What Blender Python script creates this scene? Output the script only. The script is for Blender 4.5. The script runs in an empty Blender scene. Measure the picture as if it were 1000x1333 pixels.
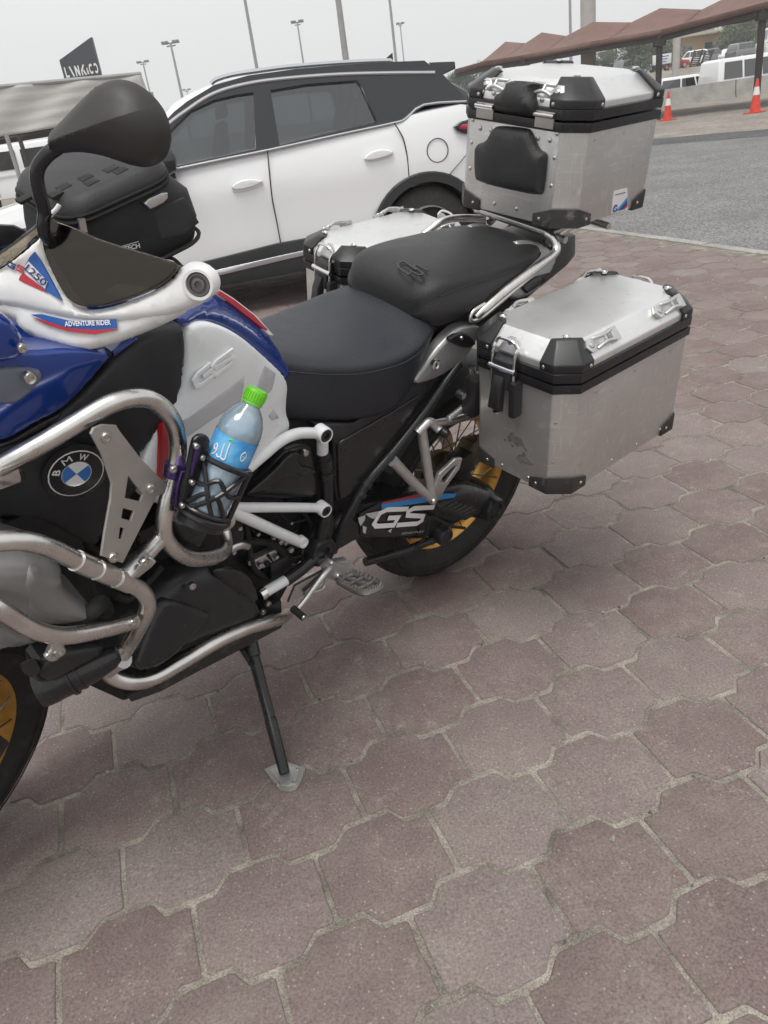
import bpy, bmesh, math, random
import numpy as np
from mathutils import Vector, Matrix
from mathutils.geometry import tessellate_polygon
random.seed(7)
S = bpy.context.scene
COL = S.collection
# ------------------------------------------------------------------ camera
CAM_H = 1.2925
FPX, PITCH, ROLL = 1018.546, 0.469626, 0.142856
_c, _s = math.cos(ROLL), math.sin(ROLL)
FWD = Vector((0, math.cos(PITCH), -math.sin(PITCH)))
UPV = Vector((0, math.sin(PITCH), math.cos(PITCH)))
XV = Vector((1, 0, 0))
RIGHT = _c*XV - _s*UPV
CUP = _s*XV + _c*UPV
CAMPOS = Vector((0, 0, CAM_H))
cam_data = bpy.data.cameras.new("camera"); cam = bpy.data.objects.new("camera", cam_data); COL.objects.link(cam)
cam_data.sensor_fit = 'HORIZONTAL'; cam_data.sensor_width = 36; cam_data.lens = 36*FPX/1000
cam_data.clip_start = .02; cam_data.clip_end = 6000
Mc = Matrix.Identity(4)
for i, v in enumerate((RIGHT, CUP, -FWD)):
    for k in range(3): Mc[k][i] = v[k]
Mc.translation = CAMPOS
cam.matrix_world = Mc
S.camera = cam
# ------------------------------------------------------------------ world, sun
SUN_EL, SUN_AZ = math.radians(70), math.radians(200)
w = bpy.data.worlds.new("World"); S.world = w; w.use_nodes = True
nt = w.node_tree; nt.nodes.clear()
sky = nt.nodes.new('ShaderNodeTexSky'); sky.sky_type = 'NISHITA'; sky.sun_disc = False
sky.sun_elevation = SUN_EL; sky.sun_rotation = SUN_AZ; sky.dust_density = 6; sky.air_density = 1.0
hs = nt.nodes.new('ShaderNodeHueSaturation'); hs.inputs['Saturation'].default_value = .12
mixw = nt.nodes.new('ShaderNodeMixRGB'); mixw.inputs[0].default_value = .82; mixw.inputs[2].default_value = (7.4, 7.45, 7.5, 1)
bg = nt.nodes.new('ShaderNodeBackground'); bg.inputs[1].default_value = .100
wo = nt.nodes.new('ShaderNodeOutputWorld')
nt.links.new(sky.outputs[0], hs.inputs['Color']); nt.links.new(hs.outputs[0], mixw.inputs[1])
nt.links.new(mixw.outputs[0], bg.inputs[0]); nt.links.new(bg.outputs[0], wo.inputs[0])
sun_d = bpy.data.lights.new("sun", 'SUN'); sun = bpy.data.objects.new("sun", sun_d); COL.objects.link(sun)
sun_d.energy = 1.5; sun_d.angle = math.radians(30); sun_d.color = (1, .97, .93)
_sd = Vector((math.sin(SUN_AZ)*math.cos(SUN_EL), math.cos(SUN_AZ)*math.cos(SUN_EL), math.sin(SUN_EL)))
sun.rotation_euler = _sd.to_track_quat('Z', 'Y').to_euler()
S.view_settings.view_transform = 'Standard'; S.view_settings.look = 'None'
S.view_settings.exposure = .48; S.view_settings.gamma = 1; S.view_settings.use_curve_mapping = False
S.cycles.max_bounces = 8; S.cycles.transparent_max_bounces = 12

# ------------------------------------------------------------------ measuring helpers
def ray(px, py):
    return ((px-500)/FPX)*RIGHT - ((py-666.5)/FPX)*CUP + FWD
def ground(px, py, z=0.0):
    d = ray(px, py); t = (z-CAM_H)/d.z
    return CAMPOS + d*t
def deep(px, py, D):          # world point on the sight line at forward distance D
    d = ray(px, py)
    return CAMPOS + d*(D/d.y)
class Frame:
    def __init__(s, M):
        s.M = M; s.Mi = M.inverted(); s.R = s.Mi.to_3x3(); s.C = s.Mi @ CAMPOS
    def plane(s, D):
        """scalar -> plane y = D; three (px,py,y) anchors -> plane through them; (o,n) -> itself"""
        if isinstance(D, (int, float)): return (Vector((0, D, 0)), Vector((0, 1, 0)))
        if len(D) == 2: return D
        a, b, c = [s.y(*q) for q in D]
        n = (b-a).cross(c-a).normalized()
        if n.dot(s.C-a) < 0: n = -n
        return (a, n)
    def on(s, px, py, D):
        o, n = s.plane(D); d = s.R @ ray(px, py)
        return s.C + d*((o-s.C).dot(n)/d.dot(n))
    def y(s, px, py, Y):
        d = s.R @ ray(px, py); return s.C + d*((Y-s.C.y)/d.y)
    def x(s, px, py, X):
        d = s.R @ ray(px, py); return s.C + d*((X-s.C.x)/d.x)
    def z(s, px, py, Zv):
        d = s.R @ ray(px, py); return s.C + d*((Zv-s.C.z)/d.z)
CROPS = {0: (0, 0, 1), 1: (0, 80, .3), 2: (0, 420, .3), 3: (0, 680, .4), 4: (180, 440, .3), 5: (360, 480, .34),
         6: (560, 300, .36), 7: (560, 60, .34), 8: (330, 230, .43), 9: (200, 50, .44)}
def q(n, *pts):
    a, c, k = CROPS[n]
    return [(a+x*k, c+y*k) for x, y in pts]
def q1(n, x, y): return q(n, (x, y))[0]

# ------------------------------------------------------------------ materials
MATS = {}
def mat(name, col, rough=.5, metal=0.0, var=.0, vscale=6, bump=0.0, bscale=60, rvar=.0, coat=0.0, spec=.5, stretch=None, trans=0, ior=1.45, alpha=1, col2=None, v2=None):
    m = bpy.data.materials.new(name); m.use_nodes = True; MATS[name] = m
    t = m.node_tree; b = t.nodes['Principled BSDF']
    b.inputs['Base Color'].default_value = (*col, 1); b.inputs['Roughness'].default_value = rough
    b.inputs['Metallic'].default_value = metal; b.inputs['Specular IOR Level'].default_value = spec
    b.inputs['Coat Weight'].default_value = coat; b.inputs['Coat Roughness'].default_value = .05
    b.inputs['Transmission Weight'].default_value = trans; b.inputs['IOR'].default_value = ior; b.inputs['Alpha'].default_value = alpha
    N = t.nodes.new; L = t.links.new
    if var or rvar or bump or col2:
        tc = N('ShaderNodeTexCoord'); mp = N('ShaderNodeMapping'); L(tc.outputs['Object'], mp.inputs[0])
        if stretch: mp.inputs['Scale'].default_value = stretch
    if var or rvar or col2:
        nz = N('ShaderNodeTexNoise'); nz.inputs['Scale'].default_value = vscale; nz.inputs['Detail'].default_value = 6; nz.inputs['Roughness'].default_value = .65
        L(mp.outputs[0], nz.inputs['Vector'])
        if var or col2:
            r = N('ShaderNodeValToRGB'); e = r.color_ramp.elements
            c1 = tuple(max(0, c*(1-var)) for c in col); c2 = col2 if col2 else tuple(min(1, c*(1+var)) for c in col)
            if col2: c1 = col
            e[0].position, e[1].position = v2 if v2 else (.32, .68)
            e[0].color = (*c1, 1); e[1].color = (*c2, 1)
            L(nz.outputs[0], r.inputs[0]); L(r.outputs[0], b.inputs['Base Color'])
        if rvar:
            mr = N('ShaderNodeMapRange'); mr.inputs[1].default_value = .3; mr.inputs[2].default_value = .7
            mr.inputs[3].default_value = max(.02, rough-rvar); mr.inputs[4].default_value = min(1, rough+rvar)
            L(nz.outputs[0], mr.inputs[0]); L(mr.outputs[0], b.inputs['Roughness'])
    if bump:
        n2 = N('ShaderNodeTexNoise'); n2.inputs['Scale'].default_value = bscale; n2.inputs['Detail'].default_value = 4
        L(mp.outputs[0], n2.inputs['Vector'])
        bp = N('ShaderNodeBump'); bp.inputs['Strength'].default_value = bump; bp.inputs['Distance'].default_value = .003
        L(n2.outputs[0], bp.inputs['Height']); L(bp.outputs[0], b.inputs['Normal'])
    return m

mat('blue_paint', (.008, .040, .24), .22, .3, var=.12, vscale=5, coat=1)
mat('white_paint', (.72, .73, .73), .35, var=.05, vscale=9, coat=.5, rvar=.1)
mat('grey_white', (.76, .78, .79), .4, .05, var=.04, vscale=8, rvar=.08)
mat('guard_white', (.77, .77, .76), .42, var=.08, vscale=14, rvar=.1)
mat('red_paint', (.33, .012, .02), .35, coat=.4)
mat('stripe_grey', (.47, .48, .50), .42)
mat('emboss_white', (.58, .61, .63), .38)
mat('black_plastic', (.020, .020, .022), .33, var=.25, vscale=18, bump=.12, bscale=700, rvar=.08)
mat('satin_black', (.017, .017, .019), .24, var=.2, vscale=12, rvar=.08)
mat('matte_black', (.019, .019, .021), .46, var=.3, vscale=25, bump=.2, bscale=900, rvar=.1)
mat('mirror_black', (.034, .032, .030), .5, var=.08, vscale=25, rvar=.05)
mat('deep_black', (.004, .004, .004), .8)
mat('engine_dark', (.02, .02, .021), .45, .3, var=.4, vscale=40, bump=.3, bscale=120)
mat('seat_blue', (.017, .019, .026), .38, var=.12, vscale=14, bump=.5, bscale=420, rvar=.06)
mat('seat_black', (.017, .0165, .017), .42, var=.14, vscale=14, bump=.5, bscale=420, rvar=.06)
mat('rubber', (.013, .013, .013), .72, var=.3, vscale=30, bump=.2, bscale=200)
mat('tyre', (.02, .019, .018), .8, var=.35, vscale=25, bump=.3, bscale=220, col2=(.05, .045, .04), v2=(.5, .8))
mat('gold', (.62, .34, .075), .36, .7, var=.15, vscale=20, rvar=.08)
mat('steel', (.66, .645, .62), .29, 1, var=.14, vscale=16, rvar=.1, bump=.05, bscale=400, stretch=(1, 1, 1))
mat('chrome', (.75, .74, .72), .16, 1, rvar=.06, vscale=30)
mat('cast_alu', (.56, .56, .55), .4, .85, var=.12, vscale=30, bump=.2, bscale=300)
mat('plate_alu', (.44, .42, .40), .48, .8, var=.08, vscale=20, bump=.08, bscale=800)
mat('silver_plastic', (.34, .34, .34), .38, .55, var=.08, vscale=10)
mat('cyl_grey', (.25, .245, .24), .42, .5, var=.08, vscale=10, rvar=.06)
mat('frame_white', (.70, .71, .72), .3, var=.05, vscale=15, coat=.4)
mat('bolt_steel', (.55, .54, .52), .28, 1)
mat('purple', (.10, .06, .20), .3, .8, rvar=.08, vscale=20)
mat('mauve', (.40, .30, .33), .4, .6)
mat('badge_blue', (.02, .16, .52), .3, coat=.6)
mat('badge_white', (.8, .8, .8), .3, coat=.6)
mat('decal_white', (.78, .78, .78), .45)
mat('decal_blue', (.02, .10, .36), .4)
mat('decal_navy', (.02, .035, .14), .4)
mat('decal_lightblue', (.03, .25, .58), .4)
mat('decal_red', (.42, .03, .05), .4)
mat('decal_grey', (.10, .10, .11), .4)
mat('worn_mark', (.20, .19, .175), .6, .4, var=.4, vscale=60)
mat('cap_green', (.16, .58, .03), .35, var=.06, vscale=50)
mat('label_blue', (.03, .26, .62), .3, col2=(.16, .48, .78), vscale=22, v2=(.4, .65))
mat('label_deep', (.015, .10, .42), .35)
mat('bag_black', (.016, .016, .017), .62, var=.25, vscale=20, bump=.5, bscale=420)
mat('bag_lid', (.022, .022, .023), .5, var=.25, vscale=16, bump=.3, bscale=500)
mat('bag_mesh', (.035, .035, .037), .6, bump=.8, bscale=160, stretch=(1, 1, 6))
mat('scuffed_black', (.03, .028, .027), .55, col2=(.16, .15, .14), vscale=30, v2=(.56, .75))

def brushed(name, col, scratch=(1, 18, 1), dirt=.0, rough=.36):
    m = bpy.data.materials.new(name); m.use_nodes = True; MATS[name] = m
    t = m.node_tree; b = t.nodes['Principled BSDF']; N = t.nodes.new; L = t.links.new
    b.inputs['Metallic'].default_value = .80
    tc = N('ShaderNodeTexCoord'); mp = N('ShaderNodeMapping'); L(tc.outputs['Object'], mp.inputs[0]); mp.inputs['Scale'].default_value = scratch
    n1 = N('ShaderNodeTexNoise'); n1.inputs['Scale'].default_value = 30; n1.inputs['Detail'].default_value = 8; L(mp.outputs[0], n1.inputs[0])
    n2 = N('ShaderNodeTexNoise'); n2.inputs['Scale'].default_value = 7; n2.inputs['Detail'].default_value = 7; n2.inputs['Roughness'].default_value = .7; L(tc.outputs['Object'], n2.inputs[0])
    n3 = N('ShaderNodeTexNoise'); n3.inputs['Scale'].default_value = 45; n3.inputs['Detail'].default_value = 5; L(tc.outputs['Object'], n3.inputs[0])
    r = N('ShaderNodeValToRGB'); e = r.color_ramp.elements
    e[0].position, e[1].position = .33, .66
    e[0].color = (*[c*.95 for c in col], 1); e[1].color = (*[min(1, c*1.04) for c in col], 1)
    L(n2.outputs[0], r.inputs[0])
    # worn spots
    r2 = N('ShaderNodeValToRGB'); r2.color_ramp.elements[0].position = .62; r2.color_ramp.elements[1].position = .72
    L(n3.outputs[0], r2.inputs[0])
    mx = N('ShaderNodeMixRGB'); mx.inputs[2].default_value = (*[c*.62 for c in col], 1)
    ml = N('ShaderNodeMath'); ml.operation = 'MULTIPLY'; ml.inputs[1].default_value = .25+dirt
    L(r2.outputs[0], ml.inputs[0]); L(ml.outputs[0], mx.inputs[0]); L(r.outputs[0], mx.inputs[1]); L(mx.outputs[0], b.inputs['Base Color'])
    for sc_, st_, lo_, amt in (((3, 60, 3), 9, .62, .14), ((50, 4, 5), 5, .64, .32), ((4, 3, 60), 4, .64, .28)):
        m9 = N('ShaderNodeMapping'); m9.inputs['Scale'].default_value = sc_; m9.inputs['Rotation'].default_value = (.2, .1, .35*st_); L(tc.outputs['Object'], m9.inputs[0])
        n9 = N('ShaderNodeTexNoise'); n9.inputs['Scale'].default_value = st_; n9.inputs['Detail'].default_value = 4; L(m9.outputs[0], n9.inputs[0])
        r9 = N('ShaderNodeMapRange'); r9.inputs[1].default_value = lo_-.03; r9.inputs[2].default_value = lo_+.03; r9.inputs[4].default_value = amt; L(n9.outputs[0], r9.inputs[0])
        x9 = N('ShaderNodeMixRGB'); x9.inputs[2].default_value = (.86, .85, .83, 1); L(r9.outputs[0], x9.inputs[0]); L(b.inputs['Base Color'].links[0].from_socket, x9.inputs[1]); L(x9.outputs[0], b.inputs['Base Color'])
    mr = N('ShaderNodeMapRange'); mr.inputs[3].default_value = rough-.02; mr.inputs[4].default_value = rough+.06; mr.inputs[1].default_value = .3; mr.inputs[2].default_value = .7
    L(n2.outputs[0], mr.inputs[0]); L(mr.outputs[0], b.inputs['Roughness'])
    bp = N('ShaderNodeBump'); bp.inputs['Strength'].default_value = .12; bp.inputs['Distance'].default_value = .001
    L(n1.outputs[0], bp.inputs['Height']); L(bp.outputs[0], b.inputs['Normal'])
    return m
brushed('alu_body', (.56, .553, .542), rough=.34); brushed('alu_lid', (.73, .73, .725), scratch=(4, 14, 4), dirt=.1, rough=.34)
brushed('alu_top', (.56, .545, .52), dirt=.1)

def glass_mat(name, tint, gloss_rough=.02, fac=.0, col=(1, 1, 1), dif=None, dfac=0):
    m = bpy.data.materials.new(name); m.use_nodes = True; MATS[name] = m
    t = m.node_tree; t.nodes.clear(); N = t.nodes.new; L = t.links.new
    tr = N('ShaderNodeBsdfTransparent'); tr.inputs[0].default_value = (*tint, 1)
    if dif:
        df = N('ShaderNodeBsdfDiffuse'); df.inputs[0].default_value = (*dif, 1); m0 = N('ShaderNodeMixShader'); m0.inputs[0].default_value = dfac
        L(tr.outputs[0], m0.inputs[1]); L(df.outputs[0], m0.inputs[2]); tr = m0
    gl = N('ShaderNodeBsdfGlossy'); gl.inputs['Roughness'].default_value = gloss_rough; gl.inputs[0].default_value = (*col, 1)
    fr = N('ShaderNodeFresnel'); fr.inputs[0].default_value = 1.5
    ad = N('ShaderNodeMath'); ad.operation = 'ADD'; ad.inputs[1].default_value = fac; ad.use_clamp = True
    mx = N('ShaderNodeMixShader'); o = N('ShaderNodeOutputMaterial')
    L(fr.outputs[0], ad.inputs[0]); L(ad.outputs[0], mx.inputs[0]); L(tr.outputs[0], mx.inputs[1]); L(gl.outputs[0], mx.inputs[2]); L(mx.outputs[0], o.inputs[0])
    return m
glass_mat('smoke_screen', (.20, .165, .13), .05, .03, col=(.75, .68, .6))
glass_mat('clear_smoke', (.62, .55, .45), .05, .02)
glass_mat('car_glass', (.45, .49, .50), .01, .06)
glass_mat('dark_glass', (.05, .055, .06), .01, .10)
glass_mat('bottle_plastic', (.86, .92, .97), .08, .06, dif=(.66, .84, .98), dfac=.32)
glass_mat('water', (.80, .90, .96), .02, .03, dif=(.50, .76, .96), dfac=.24)

# ------------------------------------------------------------------ mesh helpers
class MB:
    def __init__(s): s.bm = bmesh.new(); s.mi = 0
    def face(s, vs):
        try:
            f = s.bm.faces.new(vs); f.material_index = s.mi; return f
        except ValueError: return None
    def verts(s, pts): return [s.bm.verts.new(Vector(p)) for p in pts]
    def loft(s, rings, caps=True, closed=True):
        vr = [s.verts(r) for r in rings]; n = len(vr[0])
        for a, b in zip(vr, vr[1:]):
            for i in range(n if closed else n-1):
                j = (i+1) % n; s.face([a[i], a[j], b[j], b[i]])
        if caps: s.face(vr[0][::-1]); s.face(vr[-1])
        return s
    def tube(s, pts, r, seg=12, caps=True, smooth=0, closed=False):
        pts = [Vector(p) for p in pts]
        if smooth: pts = catmull(pts, smooth, closed)
        n = len(pts); rs = r if isinstance(r, (list, tuple)) else [r]*n
        if len(rs) != n: rs = [rs[0]+(rs[-1]-rs[0])*i/(n-1) for i in range(n)]
        t0 = (pts[1]-pts[0]).normalized(); a = t0.orthogonal().normalized(); rings = []
        for i in range(n):
            if closed: t = (pts[(i+1) % n]-pts[i-1])
            else: t = (pts[min(i+1, n-1)]-pts[max(i-1, 0)])
            t = t.normalized(); a = (a-t*a.dot(t)).normalized(); b = t.cross(a)
            rings.append([pts[i]+(a*math.cos(2*math.pi*k/seg)+b*math.sin(2*math.pi*k/seg))*rs[i] for k in range(seg)])
        if closed: rings.append(rings[0])
        return s.loft(rings, caps and not closed)
    def lathe(s, prof, o, ax, seg=24, caps=True):
        o = Vector(o); ax = Vector(ax).normalized(); a = ax.orthogonal().normalized(); b = ax.cross(a)
        return s.loft([[o+ax*t+(a*math.cos(2*math.pi*k/seg)+b*math.sin(2*math.pi*k/seg))*max(r, 1e-5) for k in range(seg)] for r, t in prof], caps)
    def box(s, c, d, R=None):
        c = Vector(c); M = R.to_3x3() if R else Matrix.Identity(3)
        P = [c+M @ Vector((x*d[0]/2, y*d[1]/2, z*d[2]/2)) for z in (-1, 1) for x, y in ((-1, -1), (1, -1), (1, 1), (-1, 1))]
        return s.loft([P[:4], P[4:]])
    def hull(s, pts):
        tb = bmesh.new()
        for p in pts: tb.verts.new(Vector(p))
        r = bmesh.ops.convex_hull(tb, input=tb.verts[:])
        bmesh.ops.delete(tb, geom=[v for v in tb.verts if not v.link_faces], context='VERTS')
        bmesh.ops.dissolve_limit(tb, angle_limit=.02, verts=tb.verts[:], edges=tb.edges[:])
        mp = {v: s.bm.verts.new(v.co) for v in tb.verts}
        for f in tb.faces: s.face([mp[v] for v in f.verts])
        tb.free(); return s
    def prism(s, pts, vec):
        pts = [Vector(p) for p in pts]; vec = Vector(vec)
        return s.loft([pts, [p+vec for p in pts]])
    def dome(s, p, n, r, h=None, seg=10):
        h = h or r*.5
        return s.lathe([(r, 0), (r*.9, h*.5), (r*.55, h*.9), (0, h)], p, n, seg, False)
    def build(s, name, m, parent=None, bevel=0, sharp=35, segs=2, tri=False):
        bm = s.bm
        bmesh.ops.remove_doubles(bm, verts=bm.verts[:], dist=1e-6)
        bmesh.ops.recalc_face_normals(bm, faces=bm.faces[:])
        if bevel:
            es = [e for e in bm.edges if len(e.link_faces) == 2 and e.calc_face_angle(0) > math.radians(28)]
            try: bmesh.ops.bevel(bm, geom=es, offset=bevel, segments=segs, affect='EDGES', profile=.6, clamp_overlap=True)
            except Exception as ex: print('bevel', name, ex)
        me = bpy.data.meshes.new(name); bm.to_mesh(me); bm.free()
        return link(name, me, m, parent, sharp)
def link(name, me, m, parent=None, sharp=35):
    for k in (m if isinstance(m, (list, tuple)) else [m]): me.materials.append(MATS[k])
    if len(me.polygons):
        me.polygons.foreach_set('use_smooth', [True]*len(me.polygons))
        me.set_sharp_from_angle(angle=math.radians(sharp))
    o = bpy.data.objects.new(name, me); COL.objects.link(o)
    if parent is not None: o.parent = parent
    return o
def catmull(p, n, closed=False):
    out = []; m = len(p)
    for i in range(m if closed else m-1):
        if closed: a, b, c, d = p[i-1], p[i], p[(i+1) % m], p[(i+2) % m]
        else: a, b, c, d = p[max(i-1, 0)], p[i], p[i+1], p[min(i+2, m-1)]
        for k in range(n):
            t = k/n
            out.append(.5*((2*b)+(c-a)*t+(2*a-5*b+4*c-d)*t*t+(3*b-a-3*c+d)*t**3))
    if not closed: out.append(p[-1])
    return out
def thing(name, label, cat, M=None, group=None):
    o = bpy.data.objects.new(name, None); COL.objects.link(o); o.empty_display_size = .1
    if M is not None: o.matrix_world = M
    return tag(o, label, cat, group)
def tag(o, label, cat, group=None):
    o['label'] = label; o['category'] = cat
    if group: o['group'] = group
    return o
def structure(o): o['kind'] = 'structure'; return o
def basis(o, n, up=None):
    """2-D axes of a plane"""
    up = Vector(up) if up else Vector((0, 0, 1))
    u = up.cross(n)
    if u.length < .05: u = Vector((1, 0, 0)).cross(n)
    u.normalize(); v = n.cross(u).normalized()
    return u, v
def chaikin(p, it):
    for _ in range(it):
        r = []
        for i in range(len(p)):
            a, b = p[i], p[(i+1) % len(p)]
            r += [(a[0]*.75+b[0]*.25, a[1]*.75+b[1]*.25), (a[0]*.25+b[0]*.75, a[1]*.25+b[1]*.75)]
        p = r
    return p
def panel(fr, name, pts, D, m, parent, thick=.015, rnd=.006, puff=0.0, puffw=.05, cell=.014, smooth=0, disp=None, lift=0.0, mirror=False, sharp=40, crease=None):
    """a moulded panel: outline read off the photo, on a plane at its own depth, with rolled edges, a bulge and real thickness"""
    o, n = fr.plane(D)
    if n.dot(fr.C-o) < 0: n = -n
    u, v = basis(o, n)
    P = [fr.on(x, y, (o, n)) for x, y in pts]
    P2 = [((p-o).dot(u), (p-o).dot(v)) for p in P]
    if smooth: P2 = chaikin(P2, smooth)
    ar = sum(P2[i-1][0]*P2[i][1]-P2[i][0]*P2[i-1][1] for i in range(len(P2)))
    if ar < 0: P2 = P2[::-1]
    bm = bmesh.new()
    f = bm.faces.new([bm.verts.new((x_, y_, 0)) for x_, y_ in P2])
    if rnd:
        for t in (.15, .85): bmesh.ops.inset_region(bm, faces=[f], thickness=min(rnd, .012)*t, use_even_offset=False, use_boundary=True)
    inner = bmesh.ops.triangulate(bm, faces=bm.faces[:])['faces']
    if cell:
        A = np.array(P2); lo, hi = A.min(0), A.max(0)
        for ax in (0, 1):
            c = lo[ax]+cell*.5
            while c < hi[ax]:
                co = [0, 0, 0]; co[ax] = c; no = [0, 0, 0]; no[ax] = 1
                bmesh.ops.bisect_plane(bm, geom=bm.verts[:]+bm.edges[:]+bm.faces[:], plane_co=co, plane_no=no, dist=1e-5); c += cell
    if crease:
        (ca, cb) = crease
        bmesh.ops.bisect_plane(bm, geom=bm.verts[:]+bm.edges[:]+bm.faces[:], plane_co=(ca[0], ca[1], 0), plane_no=(-(cb[1]-ca[1]), cb[0]-ca[0], 0), dist=1e-5)
    A = np.array(P2); B = np.roll(A, -1, 0); AB = B-A; LL = (AB**2).sum(1)+1e-12
    lay = bm.verts.layers.int.new('ti'); flay = bm.faces.layers.int.new('tf')
    bm.verts.index_update(); allv = bm.verts[:]
    bnd = [e for e in bm.edges if len(e.link_faces) == 1]
    XY = np.array([(k.co.x, k.co.y) for k in allv]); N_ = len(XY); Dm = np.empty(N_); G = np.empty((N_, 2)); En = np.stack([-AB[:, 1], AB[:, 0]], 1)/np.sqrt(LL)[:, None]
    for i in range(N_):
        t = np.clip(((XY[i]-A)*AB).sum(1)/LL, 0, 1); df = XY[i]-(A+AB*t[:, None]); dd = (df**2).sum(1); j = dd.argmin(); Dm[i] = math.sqrt(dd[j])
        G[i] = df[j]/Dm[i] if Dm[i] > 2e-4 else En[j]
    Zv = np.full(N_, lift); Sl = np.zeros(N_)
    if rnd:
        s_ = 1-np.minimum(Dm/rnd, 1); Zv -= rnd*(1-np.sqrt(np.maximum(0, 1-s_**2))); Sl += np.minimum(s_/np.sqrt(np.maximum(1e-4, 1-s_**2)), 6)
    if puff:
        s_ = np.minimum(Dm/puffw, 1); Zv += puff*(1-(1-s_)**2); Sl += 2*puff/puffw*(1-s_)
    grad = G*Sl[:, None]
    if disp:
        for i in range(N_):
            x_, y_ = XY[i]; h0 = disp(x_, y_, Dm[i]); Zv[i] += h0
            if not crease:
                e = 1e-3; grad[i] += ((disp(x_+e, y_, Dm[i])-h0)/e, (disp(x_, y_+e, Dm[i])-h0)/e)
    for k, z_ in zip(allv, Zv): k.co.z = z_
    topn = np.stack([-grad[:, 0], -grad[:, 1], np.ones(N_)], 1); topn /= np.linalg.norm(topn, axis=1)[:, None]
    Rm = np.array([u, v, n]); topn = topn @ Rm
    ntop = N_
    for i, k in enumerate(allv): k[lay] = i+1
    for g in bm.faces: g[flay] = 1
    ex = bmesh.ops.extrude_edge_only(bm, edges=bnd)
    for g in ex['geom']:
        if isinstance(g, bmesh.types.BMVert): g.co.z = -thick; g[lay] = 0
        if isinstance(g, bmesh.types.BMFace): g[flay] = 0
    be = [e for e in bm.edges if len(e.link_faces) == 1]
    r = bmesh.ops.triangle_fill(bm, use_beauty=True, edges=be)
    for g in r['geom']:
        if isinstance(g, bmesh.types.BMFace): g[flay] = 0
    for vv in bm.verts: vv.co = o+u*vv.co.x+v*vv.co.y+n*vv.co.z
    bmesh.ops.recalc_face_normals(bm, faces=bm.faces[:])
    bm.normal_update()
    if sum(g.calc_area()*g.normal.dot(n) for g in bm.faces if g[flay]) < 0: bmesh.ops.reverse_faces(bm, faces=bm.faces[:])
    me = bpy.data.meshes.new(name); bm.to_mesh(me); bm.free()
    ti = np.zeros(len(me.vertices), int); me.attributes['ti'].data.foreach_get('value', ti)
    tf = np.zeros(len(me.polygons), int); me.attributes['tf'].data.foreach_get('value', tf)
    me.attributes.remove(me.attributes['ti']); me.attributes.remove(me.attributes['tf'])
    ob = link(name, me, m, parent, sharp)
    if not crease and rnd:
        nl = []; me.polygons.foreach_get
        for p in me.polygons:
            if tf[p.index] and p.normal.dot(n) > 0: nl += [tuple(topn[ti[k]-1]) for k in p.vertices]
            else: nl += [tuple(p.normal)]*len(p.vertices)
        me.normals_split_custom_set(nl)
    if crease:
        def hh(x_, y_):
            t = np.clip(((np.array((x_, y_))-A)*AB).sum(1)/LL, 0, 1); d = math.sqrt((((A+AB*t[:, None])-np.array((x_, y_)))**2).sum(1).min())
            return disp(x_, y_, d)
        nl = []
        for p in me.polygons:
            if tf[p.index] and p.normal.dot(n) > 0:
                cx = sum(XY[ti[k]-1][0] for k in p.vertices)/len(p.vertices); cy_ = sum(XY[ti[k]-1][1] for k in p.vertices)/len(p.vertices)
                for k in p.vertices:
                    x_, y_ = XY[ti[k]-1]; gb = grad[ti[k]-1]; x_ += (cx-x_)*.25; y_ += (cy_-y_)*.25; h0 = hh(x_, y_); e = 4e-4
                    g1, g2 = (hh(x_+e, y_)-h0)/e+gb[0], (hh(x_, y_+e)-h0)/e+gb[1]; nl.append(tuple((n-u*g1-v*g2).normalized()))
            else: nl += [tuple(p.normal)]*len(p.vertices)
        me.normals_split_custom_set(nl)
    if mirror: mirrored(ob)
    return ob
def mirrored(ob):
    me = ob.data.copy()
    for vv in me.vertices: vv.co.y = -vv.co.y
    me.flip_normals()
    if 'custom_normal' in me.attributes: me.attributes.remove(me.attributes['custom_normal'])
    o2 = bpy.data.objects.new(ob.name.split('.')[0], me); COL.objects.link(o2); o2.parent = ob.parent
    return o2
def curve_mesh(cu):
    t = bpy.data.objects.new('tmp', cu); COL.objects.link(t)
    bpy.context.view_layer.update()
    me = bpy.data.meshes.new_from_object(t.evaluated_get(bpy.context.evaluated_depsgraph_get()))
    bpy.data.objects.remove(t); bpy.data.curves.remove(cu)
    return me
def plate(fr, name, loops, D, m, parent, ext=.002, bev=.0008, lift=0.0, flat=None, smooth=0):
    """flat sheet with cut-outs; loops of photo points (first the outline), or flat = 2-D loops with (o,u,v,n)"""
    if flat: o, u, v, n = flat; L2 = loops
    else:
        o, n = fr.plane(D)
        if n.dot(fr.C-o) < 0: n = -n
        u, v = basis(o, n); L2 = [[((p-o).dot(u), (p-o).dot(v)) for p in (fr.on(x, y, (o, n)) for x, y in lp)] for lp in loops]
    cu = bpy.data.curves.new('tmp', 'CURVE'); cu.dimensions = '2D'; cu.fill_mode = 'BOTH'; cu.extrude = ext; cu.bevel_depth = bev; cu.bevel_resolution = 1
    for lp in L2:
        if smooth: lp = chaikin(lp, smooth)
        sp = cu.splines.new('POLY'); sp.points.add(len(lp)-1); sp.use_cyclic_u = True
        for k, (a, b) in enumerate(lp): sp.points[k].co = (a, b, 0, 1)
    me = curve_mesh(cu)
    for vv in me.vertices: vv.co = o+u*vv.co.x+v*vv.co.y+n*(vv.co.z+lift)
    return link(name, me, m, parent, 30)
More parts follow.
